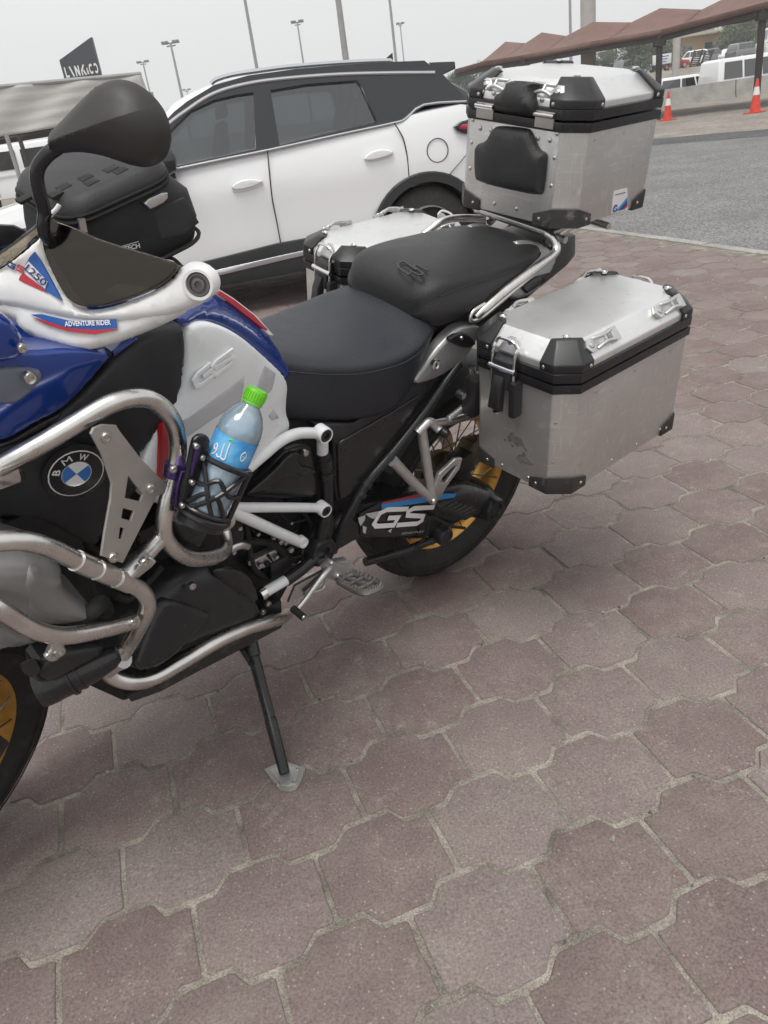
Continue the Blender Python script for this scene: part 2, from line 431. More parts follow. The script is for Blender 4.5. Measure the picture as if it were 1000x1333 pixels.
def text(fr, name, s, a, b, D, height, m, parent, lift=.001, shear=0.0, ext=.0003, bold=.0, frame3=None):
    """lettering from photo point a to photo point b (baseline) on plane D; height in metres"""
    if frame3: A, u, n, width = frame3
    else:
        o, n = fr.plane(D)
        if n.dot(fr.C-o) < 0: n = -n
        A = fr.on(*a, (o, n)); B_ = fr.on(*b, (o, n)); u = (B_-A); width = u.length; u.normalize()
    v = n.cross(u)
    cu = bpy.data.curves.new('tmp', 'FONT'); cu.body = s; cu.size = 1; cu.shear = shear; cu.extrude = 0; cu.offset = bold; cu.resolution_u = 3
    me = curve_mesh(cu)
    xs = [k.co.x for k in me.vertices]; ys = [k.co.y for k in me.vertices]
    x0, x1, y0, y1 = min(xs), max(xs), min(ys), max(ys); kx = width/(x1-x0); ky = height/(y1-y0)
    for k in me.vertices: k.co = A+u*((k.co.x-x0)*kx)+v*((k.co.y-y0)*ky)+n*lift
    return link(name, me, m, parent)
# ================================================================== GROUND
def ground_mat(name, c1, c2, scale, sp1, sp2, spscale, bump, rough=.9, bd=.01, patch=None):
    m = bpy.data.materials.new(name); m.use_nodes = True; MATS[name] = m
    t = m.node_tree; b = t.nodes['Principled BSDF']; N = t.nodes.new; L = t.links.new
    b.inputs['Roughness'].default_value = rough; b.inputs['Specular IOR Level'].default_value = .25
    g = N('ShaderNodeNewGeometry')
    n1 = N('ShaderNodeTexNoise'); n1.inputs['Scale'].default_value = scale; n1.inputs['Detail'].default_value = 7; n1.inputs['Roughness'].default_value = .65; L(g.outputs['Position'], n1.inputs[0])
    r = N('ShaderNodeValToRGB'); r.color_ramp.elements[0].color = (*c1, 1); r.color_ramp.elements[1].color = (*c2, 1)
    r.color_ramp.elements[0].position = .35; r.color_ramp.elements[1].position = .65; L(n1.outputs[0], r.inputs[0])
    n2 = N('ShaderNodeTexVoronoi'); n2.inputs['Scale'].default_value = spscale; L(g.outputs['Position'], n2.inputs[0])
    mx = N('ShaderNodeMixRGB'); mx.blend_type = 'MULTIPLY'; mx.inputs[0].default_value = 1
    r2 = N('ShaderNodeValToRGB'); r2.color_ramp.elements[0].color = (*[sp1]*3, 1); r2.color_ramp.elements[1].color = (*[sp2]*3, 1)
    sep = N('ShaderNodeSeparateColor'); L(n2.outputs['Color'], sep.inputs[0]); L(sep.outputs[0], r2.inputs[0])
    L(r.outputs[0], mx.inputs[1]); L(r2.outputs[0], mx.inputs[2]); L(mx.outputs[0], b.inputs['Base Color'])
    bp = N('ShaderNodeBump'); bp.inputs['Strength'].default_value = bump; bp.inputs['Distance'].default_value = bd
    L(sep.outputs[1], bp.inputs['Height']); L(bp.outputs[0], b.inputs['Normal'])
    return m
ground_mat('sand_ground', (.22, .195, .165), (.30, .27, .23), .35, .85, 1.1, 9, .2)
ground_mat('asphalt', (.165, .165, .163), (.215, .215, .21), 1.1, .48, 1.55, 75, .9, .85, .012)
ground_mat('verge', (.20, .18, .16), (.29, .265, .235), .8, .75, 1.2, 14, .3)
ground_mat('joint_sand', (.235, .210, .178), (.335, .305, .262), 14, .68, 1.32, 420, .9, .95, .004)
ground_mat('concrete', (.26, .25, .235), (.36, .345, .325), 1.8, .85, 1.15, 60, .25)

def sheet(name, pts, z, m):
    b = MB(); b.face(b.verts([(x, y, z) for x, y in pts])); o = b.build(name, m)
    return structure(o)
sheet('ground', [(-230, -40), (230, -40), (230, 36.6), (-230, 36.6)], -.05, 'sand_ground')
k0, k1 = ground(752, 297), ground(1000, 332)
kd = (k1-k0).to_2d().normalized(); kn = Vector((kd.y, -kd.x))
if kn.y < 0: kn = -kn
K0 = k0.to_2d()
def kl(s, t): p = K0+kd*s+kn*t; return (p.x, p.y)
f0, f1 = ground(849, 180), ground(1000, 167)
fd = (f1-f0).to_2d().normalized(); fn = Vector((-fd.y, fd.x)); fn = fn if fn.y > 0 else -fn
F0 = f0.to_2d()
def fl(s, t): p = F0+fd*s+fn*t; return (p.x, p.y)
sheet('road', [kl(-60, .11), kl(60, .11), (F0+fd*60).to_tuple(), (F0-fd*70).to_tuple()], -.016, 'asphalt')
ground_mat('asphalt_dark', (.075, .075, .075), (.11, .11, .11), 1.1, .5, 1.5, 42, .6, .85, .012)
sheet('road_patch', [fl(-70, -1.6), fl(60, -1.6), fl(60, .1), fl(-70, .1)], -.0138, 'asphalt_dark')
sheet('verge', [fl(-70, 0), fl(60, 0), fl(60, 21), fl(-70, 21)], -.012, 'verge')
sheet('pavement_base', [kl(-40, 0), kl(40, 0), kl(40, -16), kl(-40, -16)], -.0032, 'joint_sand')
kerb = structure(bpy.data.objects.new('kerb', None)); COL.objects.link(kerb)
for i in range(-30, 31):
    a = kl(i*.6+.004, 0.0); c = kl(i*.6+.596, 0); d = kl(i*.6+.596, .10); e = kl(i*.6+.004, .10); b = MB()
    b.loft([[(x, y, -.12) for x, y in (a, c, d, e)], [(x, y, .004+.002*(i % 3)) for x, y in (a, c, d, e)]]); b.build('kerb_stone', 'concrete', kerb, bevel=.008)
_t = MATS['joint_sand'].node_tree; _b = _t.nodes['Principled BSDF']; _src = _b.inputs['Base Color'].links[0].from_socket
_n = _t.nodes.new('ShaderNodeTexNoise'); _n.inputs['Scale'].default_value = 7; _n.inputs['Detail'].default_value = 6; _g = _t.nodes.new('ShaderNodeNewGeometry'); _t.links.new(_g.outputs['Position'], _n.inputs[0])
_r = _t.nodes.new('ShaderNodeMapRange'); _r.inputs[1].default_value = .3; _r.inputs[2].default_value = .62; _r.inputs[3].default_value = .58; _r.inputs[4].default_value = 1.08; _t.links.new(_n.outputs[0], _r.inputs[0])
_m = _t.nodes.new('ShaderNodeMixRGB'); _m.blend_type = 'MULTIPLY'; _m.inputs[0].default_value = 1; _t.links.new(_src, _m.inputs[1]); _t.links.new(_r.outputs[0], _m.inputs[2]); _t.links.new(_m.outputs[0], _b.inputs['Base Color'])

# pavers ------------------------------------------------------------
def paver_material():
    m = bpy.data.materials.new('paver'); m.use_nodes = True; MATS['paver'] = m
    t = m.node_tree; b = t.nodes['Principled BSDF']; N = t.nodes.new; L = t.links.new
    b.inputs['Specular IOR Level'].default_value = .3
    g = N('ShaderNodeNewGeometry'); oi = N('ShaderNodeObjectInfo')
    sm = N('ShaderNodeMath'); sm.operation = 'ADD'; L(g.outputs['Random Per Island'], sm.inputs[0]); L(oi.outputs['Random'], sm.inputs[1])
    fr = N('ShaderNodeMath'); fr.operation = 'FRACT'; L(sm.outputs[0], fr.inputs[0])
    base = N('ShaderNodeValToRGB'); e = base.color_ramp.elements; e[0].color = (.146, .108, .104, 1); e[1].color = (.196, .163, .156, 1)
    x = e.new(.5); x.color = (.170, .131, .127, 1); L(fr.outputs[0], base.inputs[0])
    # blotches of dust
    n1 = N('ShaderNodeTexNoise'); n1.inputs['Scale'].default_value = 4.5; n1.inputs['Detail'].default_value = 9; n1.inputs['Roughness'].default_value = .78; L(g.outputs['Position'], n1.inputs[0])
    r1 = N('ShaderNodeValToRGB'); r1.color_ramp.elements[0].position = .44; r1.color_ramp.elements[1].position = .76
    r1.color_ramp.elements[0].color = (0, 0, 0, 1); r1.color_ramp.elements[1].color = (.55, .55, .55, 1); L(n1.outputs[0], r1.inputs[0])
    m1 = N('ShaderNodeMixRGB'); m1.inputs[2].default_value = (.28, .255, .23, 1); L(r1.outputs[0], m1.inputs[0]); L(base.outputs[0], m1.inputs[1])
    # pale scuffed spots
    n4 = N('ShaderNodeTexNoise'); n4.inputs['Scale'].default_value = 11; n4.inputs['Detail'].default_value = 9; n4.inputs['Roughness'].default_value = .75; L(g.outputs['Position'], n4.inputs[0])
    r4 = N('ShaderNodeValToRGB'); r4.color_ramp.elements[0].position = .585; r4.color_ramp.elements[1].position = .73; r4.color_ramp.elements[1].color = (.72, .72, .72, 1); L(n4.outputs[0], r4.inputs[0])
    m4 = N('ShaderNodeMixRGB'); m4.inputs[2].default_value = (.33, .305, .265, 1); L(r4.outputs[0], m4.inputs[0]); L(m1.outputs[0], m4.inputs[1])
    # fine grain
    n2 = N('ShaderNodeTexNoise'); n2.inputs['Scale'].default_value = 190; n2.inputs['Detail'].default_value = 7; n2.inputs['Roughness'].default_value = .7; L(g.outputs['Position'], n2.inputs[0])
    r2 = N('ShaderNodeValToRGB'); r2.color_ramp.elements[0].position = .3; r2.color_ramp.elements[1].position = .72
    r2.color_ramp.elements[0].color = (.58, .58, .58, 1); r2.color_ramp.elements[1].color = (1.55, 1.53, 1.48, 1); L(n2.outputs[0], r2.inputs[0])
    m2 = N('ShaderNodeMixRGB'); m2.blend_type = 'MULTIPLY'; m2.inputs[0].default_value = 1; L(m4.outputs[0], m2.inputs[1]); L(r2.outputs[0], m2.inputs[2])
    # pale mineral flecks
    v0 = N('ShaderNodeTexVoronoi'); v0.inputs['Scale'].default_value = 95; L(g.outputs['Position'], v0.inputs[0])
    q0 = N('ShaderNodeValToRGB'); q0.color_ramp.elements[0].position = .10; q0.color_ramp.elements[1].position = .22; q0.color_ramp.elements[0].color = (.6, .6, .6, 1); q0.color_ramp.elements[1].color = (0, 0, 0, 1); L(v0.outputs['Distance'], q0.inputs[0])
    s0 = N('ShaderNodeSeparateColor'); L(v0.outputs['Color'], s0.inputs[0]); k0_ = N('ShaderNodeMath'); k0_.operation = 'GREATER_THAN'; k0_.inputs[1].default_value = .62; L(s0.outputs[0], k0_.inputs[0])
    y0 = N('ShaderNodeMath'); y0.operation = 'MULTIPLY'; L(q0.outputs[0], y0.inputs[0]); L(k0_.outputs[0], y0.inputs[1])
    m0 = N('ShaderNodeMixRGB'); m0.inputs[2].default_value = (.42, .40, .36, 1); L(y0.outputs[0], m0.inputs[0]); L(m2.outputs[0], m0.inputs[1]); m2 = m0
    # dark oil drips
    v = N('ShaderNodeTexVoronoi'); v.inputs['Scale'].default_value = 1.9; v.inputs['Randomness'].default_value = 1; L(g.outputs['Position'], v.inputs[0])
    r3 = N('ShaderNodeValToRGB'); r3.color_ramp.elements[0].position = .020; r3.color_ramp.elements[1].position = .030
    r3.color_ramp.elements[0].color = (.42, .38, .36, 1); r3.color_ramp.elements[1].color = (1, 1, 1, 1); L(v.outputs['Distance'], r3.inputs[0])
    m3 = N('ShaderNodeMixRGB'); m3.blend_type = 'MULTIPLY'; m3.inputs[0].default_value = 1; L(m2.outputs[0], m3.inputs[1]); L(r3.outputs[0], m3.inputs[2])
    L(m3.outputs[0], b.inputs['Base Color'])
    b.inputs['Roughness'].default_value = .82
    bp = N('ShaderNodeBump'); bp.inputs['Strength'].default_value = .32; bp.inputs['Distance'].default_value = .0020
    ad = N('ShaderNodeMath'); ad.operation = 'ADD'; L(n2.outputs[0], ad.inputs[0]); L(n4.outputs[0], ad.inputs[1]); L(ad.outputs[0], bp.inputs['Height'])
    L(bp.outputs[0], b.inputs['Normal'])
paver_material()
LP, LH, LPHI, LOX, LOY, LHJ = .190041*CAM_H, .157313*CAM_H, .287246, -.0286015*CAM_H, .662492*CAM_H, .0594555*CAM_H
lca, lsa = math.cos(LPHI), math.sin(LPHI)
def lat(a, b): return (LOX+a*lca-b*lsa, LOY+a*lsa+b*lca)
JX, JY = .0050, .0072
lo_, up_ = .408*LH, .592*LH
f1_, f2_ = .203, .297            # ends of the level runs of the wavy edge, in paver lengths
def paver_outline(rs):
    j = lambda k=.0018: rs.uniform(-k, k)
    P = LP
    top = [(-P/2+JX, lo_-JY), (-.325*P, lo_-JY), (-.185*P, up_-JY), (.205*P, up_-JY), (.295*P, lo_-JY), (P/2-JX, lo_-JY)]
    out = [(x+j(), y+j()) for x, y in top]+[(-x+j(), -y+j()) for x, y in top]
    out = chaikin2(out, .16); r = []
    for i in range(len(out)):
        a, b = out[i], out[(i+1) % len(out)]; d = math.hypot(b[0]-a[0], b[1]-a[1]); k = max(1, int(d/.022))
        for t in range(k): r.append((a[0]+(b[0]-a[0])*t/k+(rs.gauss(0, .0007) if t else 0), a[1]+(b[1]-a[1])*t/k+(rs.gauss(0, .0007) if t else 0)))
    return r
def chaikin2(p, k):
    r = []
    for i in range(len(p)):
        a, b = p[i], p[(i+1) % len(p)]; d = math.hypot(b[0]-a[0], b[1]-a[1]); t = min(k, .0045/d)
        r += [(a[0]*(1-t)+b[0]*t, a[1]*(1-t)+b[1]*t), (a[0]*t+b[0]*(1-t), a[1]*t+b[1]*(1-t))]
    return r
def shrink(p, d):
    n = len(p); r = []
    for i in range(n):
        a, b, c = p[i-1], p[i], p[(i+1) % n]
        t = Vector((c[0]-a[0], c[1]-a[1])).normalized(); r.append((b[0]+t.y*d, b[1]-t.x*d))
    return r
def paver_rings(rs):
    o = paver_outline(rs)
    return [([(x, y) for x, y in o], -.03), (o, -.0038), (shrink(o, .0012), -.0010), (shrink(o, .0036), 0.0)]
def paver_mesh(k):
    rs = random.Random(k); b = MB(); R = paver_rings(rs)
    b.loft([[(x, y, z) for x, y in r] for r, z in R])
    bm = b.bm; bmesh.ops.recalc_face_normals(bm, faces=bm.faces[:])
    me = bpy.data.meshes.new('paver'); bm.to_mesh(me); bm.free(); me.materials.append(MATS['paver'])
    me.polygons.foreach_set('use_smooth', [True]*len(me.polygons)); me.set_sharp_from_angle(angle=math.radians(50))
    return me
pav_meshes = [paver_mesh(k) for k in range(8)]
cells = []
for r in range(-10, 62):
    for c in range(-46, 46):
        a = (c+.5+(.5 if r % 2 else 0))*LP; x, y = lat(a, r*LH)
        p = Vector((x, y)); t = (p-K0).dot(kn)
        if t > -.12 or y < -.4 or x < -7 or x > 4.2 or math.hypot(x, y) > 10.5: continue
        d = Vector((x, y, 0))-CAMPOS; cc = d.dot(FWD)
        sx, sy = (500+FPX*d.dot(RIGHT)/cc, 666.5-FPX*d.dot(CUP)/cc) if cc > .05 else (9999, 9999)
        vis = -30 < sx < 1030 and 0 < sy < 1400
        cells.append((0 if vis else 1, d.length, x, y, r, c))
cells.sort()
paving = structure(bpy.data.objects.new('pavement', None)); COL.objects.link(paving)
far = MB(); rp = random.Random(3)
for i, (vis, d, x, y, r, c) in enumerate(cells):
    dz, rx, ry, rz = rp.uniform(-.0014, .0012), rp.gauss(0, .004), rp.gauss(0, .004), rp.gauss(0, .004)
    if i < 298:
        o = bpy.data.objects.new('paver', pav_meshes[rp.randrange(8)]); COL.objects.link(o); o.parent = paving
        o.location = (x, y, dz); o.rotation_euler = (rx, ry, LPHI+rz+(math.pi if rp.random() < .5 else 0))
    else:
        M = Matrix.Translation((x, y, dz)) @ Matrix.Rotation(LPHI+rz, 4, 'Z') @ Matrix.Rotation(rx, 4, 'X')
        R = paver_rings(random.Random(i)) ; R = [R[1], R[3]]
        far.loft([[M @ Vector((px, py, z)) for px, py in rr] for rr, z in R])
fo = far.build('paver', 'paver', paving); fo['kind'] = 'stuff'
# grit in the joints
b = MB(); rp = random.Random(11)
for i in range(420):
    r = rp.randrange(-3, 14); a = rp.uniform(-5, 7)*LP
    ph = (a/LP+(.5 if r % 2 else 0)) % 1; bb = r*LH+(LH/2)+((.019 if .25 < ph < .75 else -.019) if rp.random() < .8 else rp.uniform(-.1, .1))
    x, y = lat(a, bb)
    if y < .3: continue
    s = rp.uniform(.0012, .0032) if rp.random() < .92 else rp.uniform(.004, .008)
    b.hull([(x+rp.uniform(-s, s), y+rp.uniform(-s, s), -.004+rp.uniform(0, s*1.4)) for _ in range(7)])
g_ = b.build('grit', 'concrete'); g_['kind'] = 'stuff'
b = MB()
for i in range(46):
    r = rp.randrange(-3, 12); a = rp.uniform(-4, 6)*LP; ph = (a/LP+(.5 if r % 2 else 0)) % 1
    x, y = lat(a, r*LH+LH/2+(.019 if .25 < ph < .75 else -.019)+rp.uniform(-.004, .004)); s = rp.uniform(.0025, .0065)
    if y < .3: continue
    b.hull([(x+rp.uniform(-s, s), y+rp.uniform(-s, s), -.003+rp.uniform(0, s*1.2)) for _ in range(9)])
g_ = b.build('pebble', 'asphalt_dark'); g_['kind'] = 'stuff'

# ================================================================== BACKGROUND
mat('canvas', (.52, .51, .49), .85, var=.06, vscale=3, bump=.25, bscale=5, stretch=(.5, 1, 5))
mat('canopy_brown', (.17, .105, .09), .85, var=.12, vscale=2)
mat('steel_dark', (.045, .038, .036), .6, var=.2, vscale=5)
mat('pole_grey', (.30, .30, .30), .6, var=.1, vscale=3)
mat('pole_concrete', (.42, .41, .39), .8, var=.12, vscale=2)
mat('sign_dark', (.028, .034, .042), .5)
mat('car_white', (.78, .79, .80), .22, coat=1)
mat('car_black', (.022, .024, .026), .45, var=.1, vscale=6)
mat('car_gloss_black', (.012, .014, .017), .15, coat=.6)
mat('car_trim', (.55, .56, .58), .25, .8)
mat('car_red', (.32, .02, .03), .3, coat=1)
mat('car_grey', (.18, .19, .2), .3, .3, coat=1)
mat('seam', (.03, .03, .03), .8)
mat('tail_red', (.35, .01, .03), .15, coat=1)
mat('interior', (.018, .018, .019), .8)
mat('cone_red', (.62, .06, .035), .55, var=.15, vscale=8)
mat('cone_white', (.72, .70, .68), .6, var=.1, vscale=10)
mat('wall_yellow', (.50, .34, .16), .85, var=.1, vscale=.5)
mat('wall_tan', (.42, .36, .29), .9, var=.08, vscale=.1)
mat('roof_tan', (.45, .40, .33), .85)
mat('rust', (.12, .05, .035), .8)
mat('bark', (.09, .07, .05), .9, var=.3, vscale=3)
mat('leaf', (.06, .098, .048), .7, var=.45, vscale=.8)
mat('sign_white', (.7, .7, .7), .6)

# grey canvas hoarding on steel posts -------------------------------
D = 20
def on_depth(px, py, D): return deep(px, py, D)
scr = thing('canvas_screen', 'long grey canvas awning sheet stretched between thin steel posts above the boxy white car', 'canvas awning', Matrix.Translation(on_depth(60, 170, D)*1))
Mi = scr.matrix_world.inverted()
A, Bp, Cp, Dp = deep(-200, 131, 20), deep(184, 96, 22), deep(200, 146, 22), deep(-200, 211, 20)
b = MB(); nx, nz = 60, 16; rows = []
for i in range(nx+1):
    t = i/nx; top = A.lerp(Bp, t); bot = Dp.lerp(Cp, t)
    sag = .03*abs(math.sin(t*22)); col = []
    for k in range(nz+1):
        s = k/nz; p = top.lerp(bot, s); p = p+Vector((0, 1, 0))*(.012*math.sin(s*26+2*math.sin(t*9))*(.4+.6*math.sin(t*5+1)**2)+.03*math.sin(t*30+s*5))
        p.z += -sag*.4*(1-s)+sag*.4*s; col.append(Mi @ p)
    rows.append(col)
vr = [b.verts(c) for c in rows]
for i in range(nx):
    for k in range(nz): b.face([vr[i][k], vr[i+1][k], vr[i+1][k+1], vr[i][k+1]])
o = b.build('canvas', 'canvas', scr, sharp=80); md = o.modifiers.new('thick', 'SOLIDIFY'); md.thickness = .02
b = MB(); b.tube([Mi @ A, Mi @ Bp], .05, 8); b.build('top_rail', 'pole_grey', scr)
b = MB(); b.tube([Mi @ (Dp+Vector((0, .1, -.05))), Mi @ (Cp+Vector((0, .1, -.05)))], .10, 8); b.build('bottom_rail', 'steel_dark', scr)
for xa, ya in ((-150, 200), (8, 175), (24, 175), (196, 120)):
    p = deep(xa, ya, 19.7 if xa < 100 else 22.2); b = MB(); b.tube([Mi @ p, Mi @ Vector((p.x, p.y, 0))], .05 if xa < 100 else .06, 8); b.build('post', 'pole_grey' if xa != 24 else 'steel_dark', scr)

# dealership pylon sign ---------------------------------------------
SD = 62
base = deep(110, 190, SD); base.z = 0
pyl = thing('pylon_sign', 'dark grey slant topped pylon sign with white lettering rising above the canvas', 'sign', Matrix.Translation(base))
fs = Frame(Matrix.Translation(base) @ Matrix.Rotation(math.radians(-90), 4, 'Z'))
def sgn(px, py): return deep(px, py, SD)-base
xl = (sgn(79, 82).x+sgn(84, 107).x)/2; xr = (sgn(120, 48).x+sgn(131, 103).x)/2
zt0, zt1 = sgn(78, 78).z, sgn(118, 48).z
b = MB(); b.prism([(xl, 0, 0), (xr, 0, 0), (xr, 0, zt1), (xl, 0, zt0)], (0, .5, 0)); b.build('panel', 'sign_dark', pyl, bevel=.02)
hz = sgn(105, 91).z
def sign_text(s, x0, x1, z, hgt):
    text(None, 'lettering', s, None, None, None, hgt, 'decal_white', pyl, lift=.02, bold=.02, frame3=(Vector((x0, 0, z)), Vector((1, 0, 0)), Vector((0, -1, 0)), x1-x0))
wS = xr-xl
hz0 = hz-.33
def glyph(x0, x1, loops):
    plate(None, 'lettering', [[(x*(x1-x0)*wS, y*.62) for x, y in lp] for lp in loops], None, 'decal_white', pyl, .01, 0, flat=(Vector((xl+wS*x0, -.02, hz0)), Vector((1, 0, 0)), Vector((0, 0, 1)), Vector((0, -1, 0))))
glyph(.07, .17, [[(0, 0), (1, 0), (1, .2), (.3, .2), (.3, 1), (0, 1)]])
glyph(.20, .31, [[(0, 1), (.36, 1), (1, 0), (.64, 0)]])
glyph(.35, .47, [[(0, 0), (.25, 0), (.25, .6), (.75, 0), (1, 0), (1, 1), (.75, 1), (.75, .4), (.25, 1), (0, 1)]])
glyph(.51, .63, [[(0, 0), (.27, 0), (.27, .38), (1, 1), (.66, 1), (0, .5)]]); glyph(.51, .64, [[(.40, .40), (.62, .56), (1, 0), (.68, 0)]])
sign_text('&', xl+wS*.655, xl+wS*.715, hz0+.02, .40)
ring = lambda r, a0, a1: [(.5+r*math.cos(a), .5+r*math.sin(a)) for a in np.linspace(a0, a1, 20)]
glyph(.735, .845, [ring(.5, .7, 5.58)+ring(.28, 5.58, .7)])
glyph(.865, .975, [ring(.5, -2.44, 2.44)+ring(.28, 2.44, -2.44)])

# light masts -------------------------------------------------------
def mast(px, py, D, r, lamps, label, m='pole_grey', over=0):
    top = deep(px, py, D); bs = Vector((top.x, top.y, 0)); H = top.z+over
    t = thing('light_mast', label, 'light mast', Matrix.Translation(bs), 'light masts along the road')
    b = MB(); b.tube([(0, 0, 0), (0, 0, H)], [r*1.3, r*.7], 10); b.build('mast', m, t)
    b = MB(); b.lathe([(r*2.2, 0), (r*2.2, .12), (r*1.4, .2)], (0, 0, 0), (0, 0, 1), 12); b.build('base_flange', m, t)
    if lamps:
        W = lamps
        b = MB(); b.tube([(-W, 0, H), (W, 0, H)], r*.6, 6); b.tube([(-W*.6, 0, H-.25), (W*.6, 0, H-.25)], r*.5, 6); b.build('crossarm', m, t)
        for k in (-1, -.5, .5, 1):
            b = MB(); b.hull([(W*k+sx*.17, sy*.2, H+sz*.09+.08-sy*.05) for sx in (-1, 1) for sy in (-1, 1) for sz in (-1, 1)]); b.build('lamp', 'car_grey', t)
mast(222, 56, 95, .14, .75, 'taller light mast with a lamp cluster, just left of the white car roof')
mast(186, 81, 135, .13, .75, 'shorter farther light mast with lamps just right of the canvas corner')
mast(387, 29, 110, .12, .6, 'lamp topped mast between two bare poles above the white car')
mast(318, -5, 60, .10, 0, 'thin bare mast above the front door of the white car', over=6)
mast(440, -3, 46, .15, 0, 'thick bare mast above the rear door of the white car', over=6)
mast(507, -3, 70, .10, 0, 'thin bare mast right above the roof fin of the white car', over=6)
mast(521, 31, 150, .12, .5, 'small distant lamp mast close beside the bare mast over the roof fin')
mast(742, -3, 80, .12, 0, 'thin distant mast just left of the thick concrete column', over=6)
mast(243, 117, 190, .12, .7, 'tiny farthest lamp mast low over the windscreen of the white car')

# concrete column ---------------------------------------------------
p = deep(766, 60, 30)
t = thing('concrete_column', 'thick pale concrete column passing behind the brown shade canopy', 'column', Matrix.Translation((p.x, p.y, 0)))
b = MB(); b.lathe([(.26, 0), (.25, 3), (.22, 14)], (0, 0, 0), (0, 0, 1), 20); b.build('shaft', 'pole_concrete', t)
b = MB(); b.lathe([(.30, 0), (.30, .3), (.27, .32)], (0, 0, 0), (0, 0, 1), 20); b.build('plinth', 'concrete', t)
p = deep(881, 60, 48)
t = thing('utility_pole', 'slim pale grey pole between the brown posts in front of the yellow house', 'pole', Matrix.Translation((p.x, p.y, 0)))
b = MB(); b.tube([(0, 0, 0), (0, 0, deep(881, 28, 48).z)], .19, 12); b.build('shaft', 'pole_concrete', t)
b = MB(); b.lathe([(.23, 0), (.23, .5), (.2, .52)], (0, 0, 0), (0, 0, 1), 12); b.build('collar', 'concrete', t)

# brown shade canopy ------------------------------------------------
V3 = lambda z: Vector((0, 0, z))
can = thing('shade_canopy', 'long brown fabric car park canopy with peaked bays on dark steel posts', 'shade canopy', Matrix.Translation((8, 22, 0)))
Mi = can.matrix_world.inverted()
Q0 = deep(1075, -22, 23.4); Q1 = deep(997, 2, 24.3); Q2 = deep(861, 38, 26); Q3 = deep(683, 71, 29); Q4 = deep(592, 90, 34)
zb = 2.75
EDGE = [Vector((v.x, v.y, z)) for v, z in ((Q0, deep(1075, -22, 17.5).z), (Q1, Q1.z), (Q2, Q2.z), (deep(768, 54, 27.4), deep(768, 54, 27.4).z), (Q3, Q3.z), (deep(632, 79, 31.2), deep(632, 79, 31.2).z), (Q4, Q4.z))]
bk = Vector((.89, .45, 0)).cross(Vector((0, 0, 1))); 
along = (EDGE[-1]-EDGE[0]).normalized(); back = Vector((0, 0, 1)).cross(along); back = -back if back.y > 0 else back
back = -back
W_ = 5.0
for i in range(len(EDGE)-1):
    a, c = EDGE[i], EDGE[i+1]; b = MB(); n = 8
    apex = (a*.42+c*.58)+back*2.2; apex.z = a.z*.42+c.z*.58+.66
    va, vc = a+back*2.2+V3(.42), c+back*2.2+V3(.42)
    def patch(p0, p1, q0, q1_, s0=.0):
        rows = []
        for r in range(n+1):
            s = r/n; row = []
            for k in range(n+1):
                pt = p0.lerp(p1, k/n).lerp(q0.lerp(q1_, k/n), s); pt.z -= .16*math.sin(math.pi*s)
                row.append(Mi @ pt)
            rows.append(row)
        vr = [b.verts(r_) for r_ in rows]
        for r in range(n):
            for k in range(n): b.face([vr[r][k], vr[r][k+1], vr[r+1][k+1], vr[r+1][k]])
    m_ = a*.42+c*.58
    patch(a, m_, va, apex); patch(m_, c, apex, vc); e0, e1, em = a+back*W_, c+back*W_, m_+back*W_
    patch(va, apex, e0, em); patch(apex, vc, em, e1)
    for p0, p1 in ((a, c),):
        b.face(b.verts([Mi @ p0, Mi @ p1, Mi @ (p1-V3(.16)), Mi @ (p0-V3(.16))]))
    o = b.build('fabric_bay', 'canopy_brown', can, sharp=60); md = o.modifiers.new('thick', 'SOLIDIFY'); md.thickness = .015
b = MB()
for a, c in zip(EDGE, EDGE[1:]):
    d = (c-a).normalized()
    b.prism([Mi @ (a+Vector((0, 0, zz))+back*yy) for yy, zz in ((.03, -.10), (.03, -.30), (.15, -.30), (.15, -.10))], c-a)
b.build('underside_shade_strip', 'steel_dark', can)  # dark strip below the fabric stands in for the canopy's shaded underside
for p, w_ in ((Q1, .095), (Q2, .09), (Q3, .10), (EDGE[0], .10)):
    b = MB(); b.tube([Mi @ Vector((p.x, p.y+.1, -.03)), Mi @ Vector((p.x, p.y+.1, p.z-.1))], w_, 10); b.build('post', 'steel_dark', can)
    b = MB(); b.hull([Mi @ Vector((p.x+dx, p.y+dy, p.z-.32+dz)) for dx in (-.16, .16) for dy in (-.02, .2) for dz in (-.10, .06)]); b.build('bracket', 'steel_dark', can)

# cones -------------------------------------------------------------
def cone(px, py, H, label, tilt):
    p = ground(px, py); t = thing('traffic_cone', label, 'traffic cone', Matrix.Translation((p.x, p.y, -.012)) @ Matrix.Rotation(tilt, 4, 'X') @ Matrix.Rotation(.5, 4, 'Z'), 'traffic cones on the verge')
    s = H/.75
    b = MB(); b.hull([(sx*.19*s, sy*.19*s, z*s) for sx in (-1, 1) for sy in (-1, 1) for z in (0, .03)]); b.build('base', 'cone_red', t, bevel=.008)
    R = lambda z: .135*(1-z/.75)+.028*(z/.75)
    b = MB(); b.lathe([(R(z)*s, z*s) for z in (.03, .2, .40)], (0, 0, 0), (0, 0, 1), 24); b.build('body', 'cone_red', t)
    b = MB(); b.lathe([((R(z)+.003)*s, z*s) for z in (.40, .58)], (0, 0, 0), (0, 0, 1), 24); b.build('white_band', 'cone_white', t)
    b = MB(); b.lathe([(R(z)*s, z*s) for z in (.58, .75)]+[(.015*s, .76*s)], (0, 0, 0), (0, 0, 1), 24); b.build('tip', 'cone_red', t)
cone(983, 146, .80, 'traffic cone at the foot of the canopy post near the right edge', .0)
cone(869, 156, .74, 'red and white traffic cone standing beside the lid of the top case', .03)

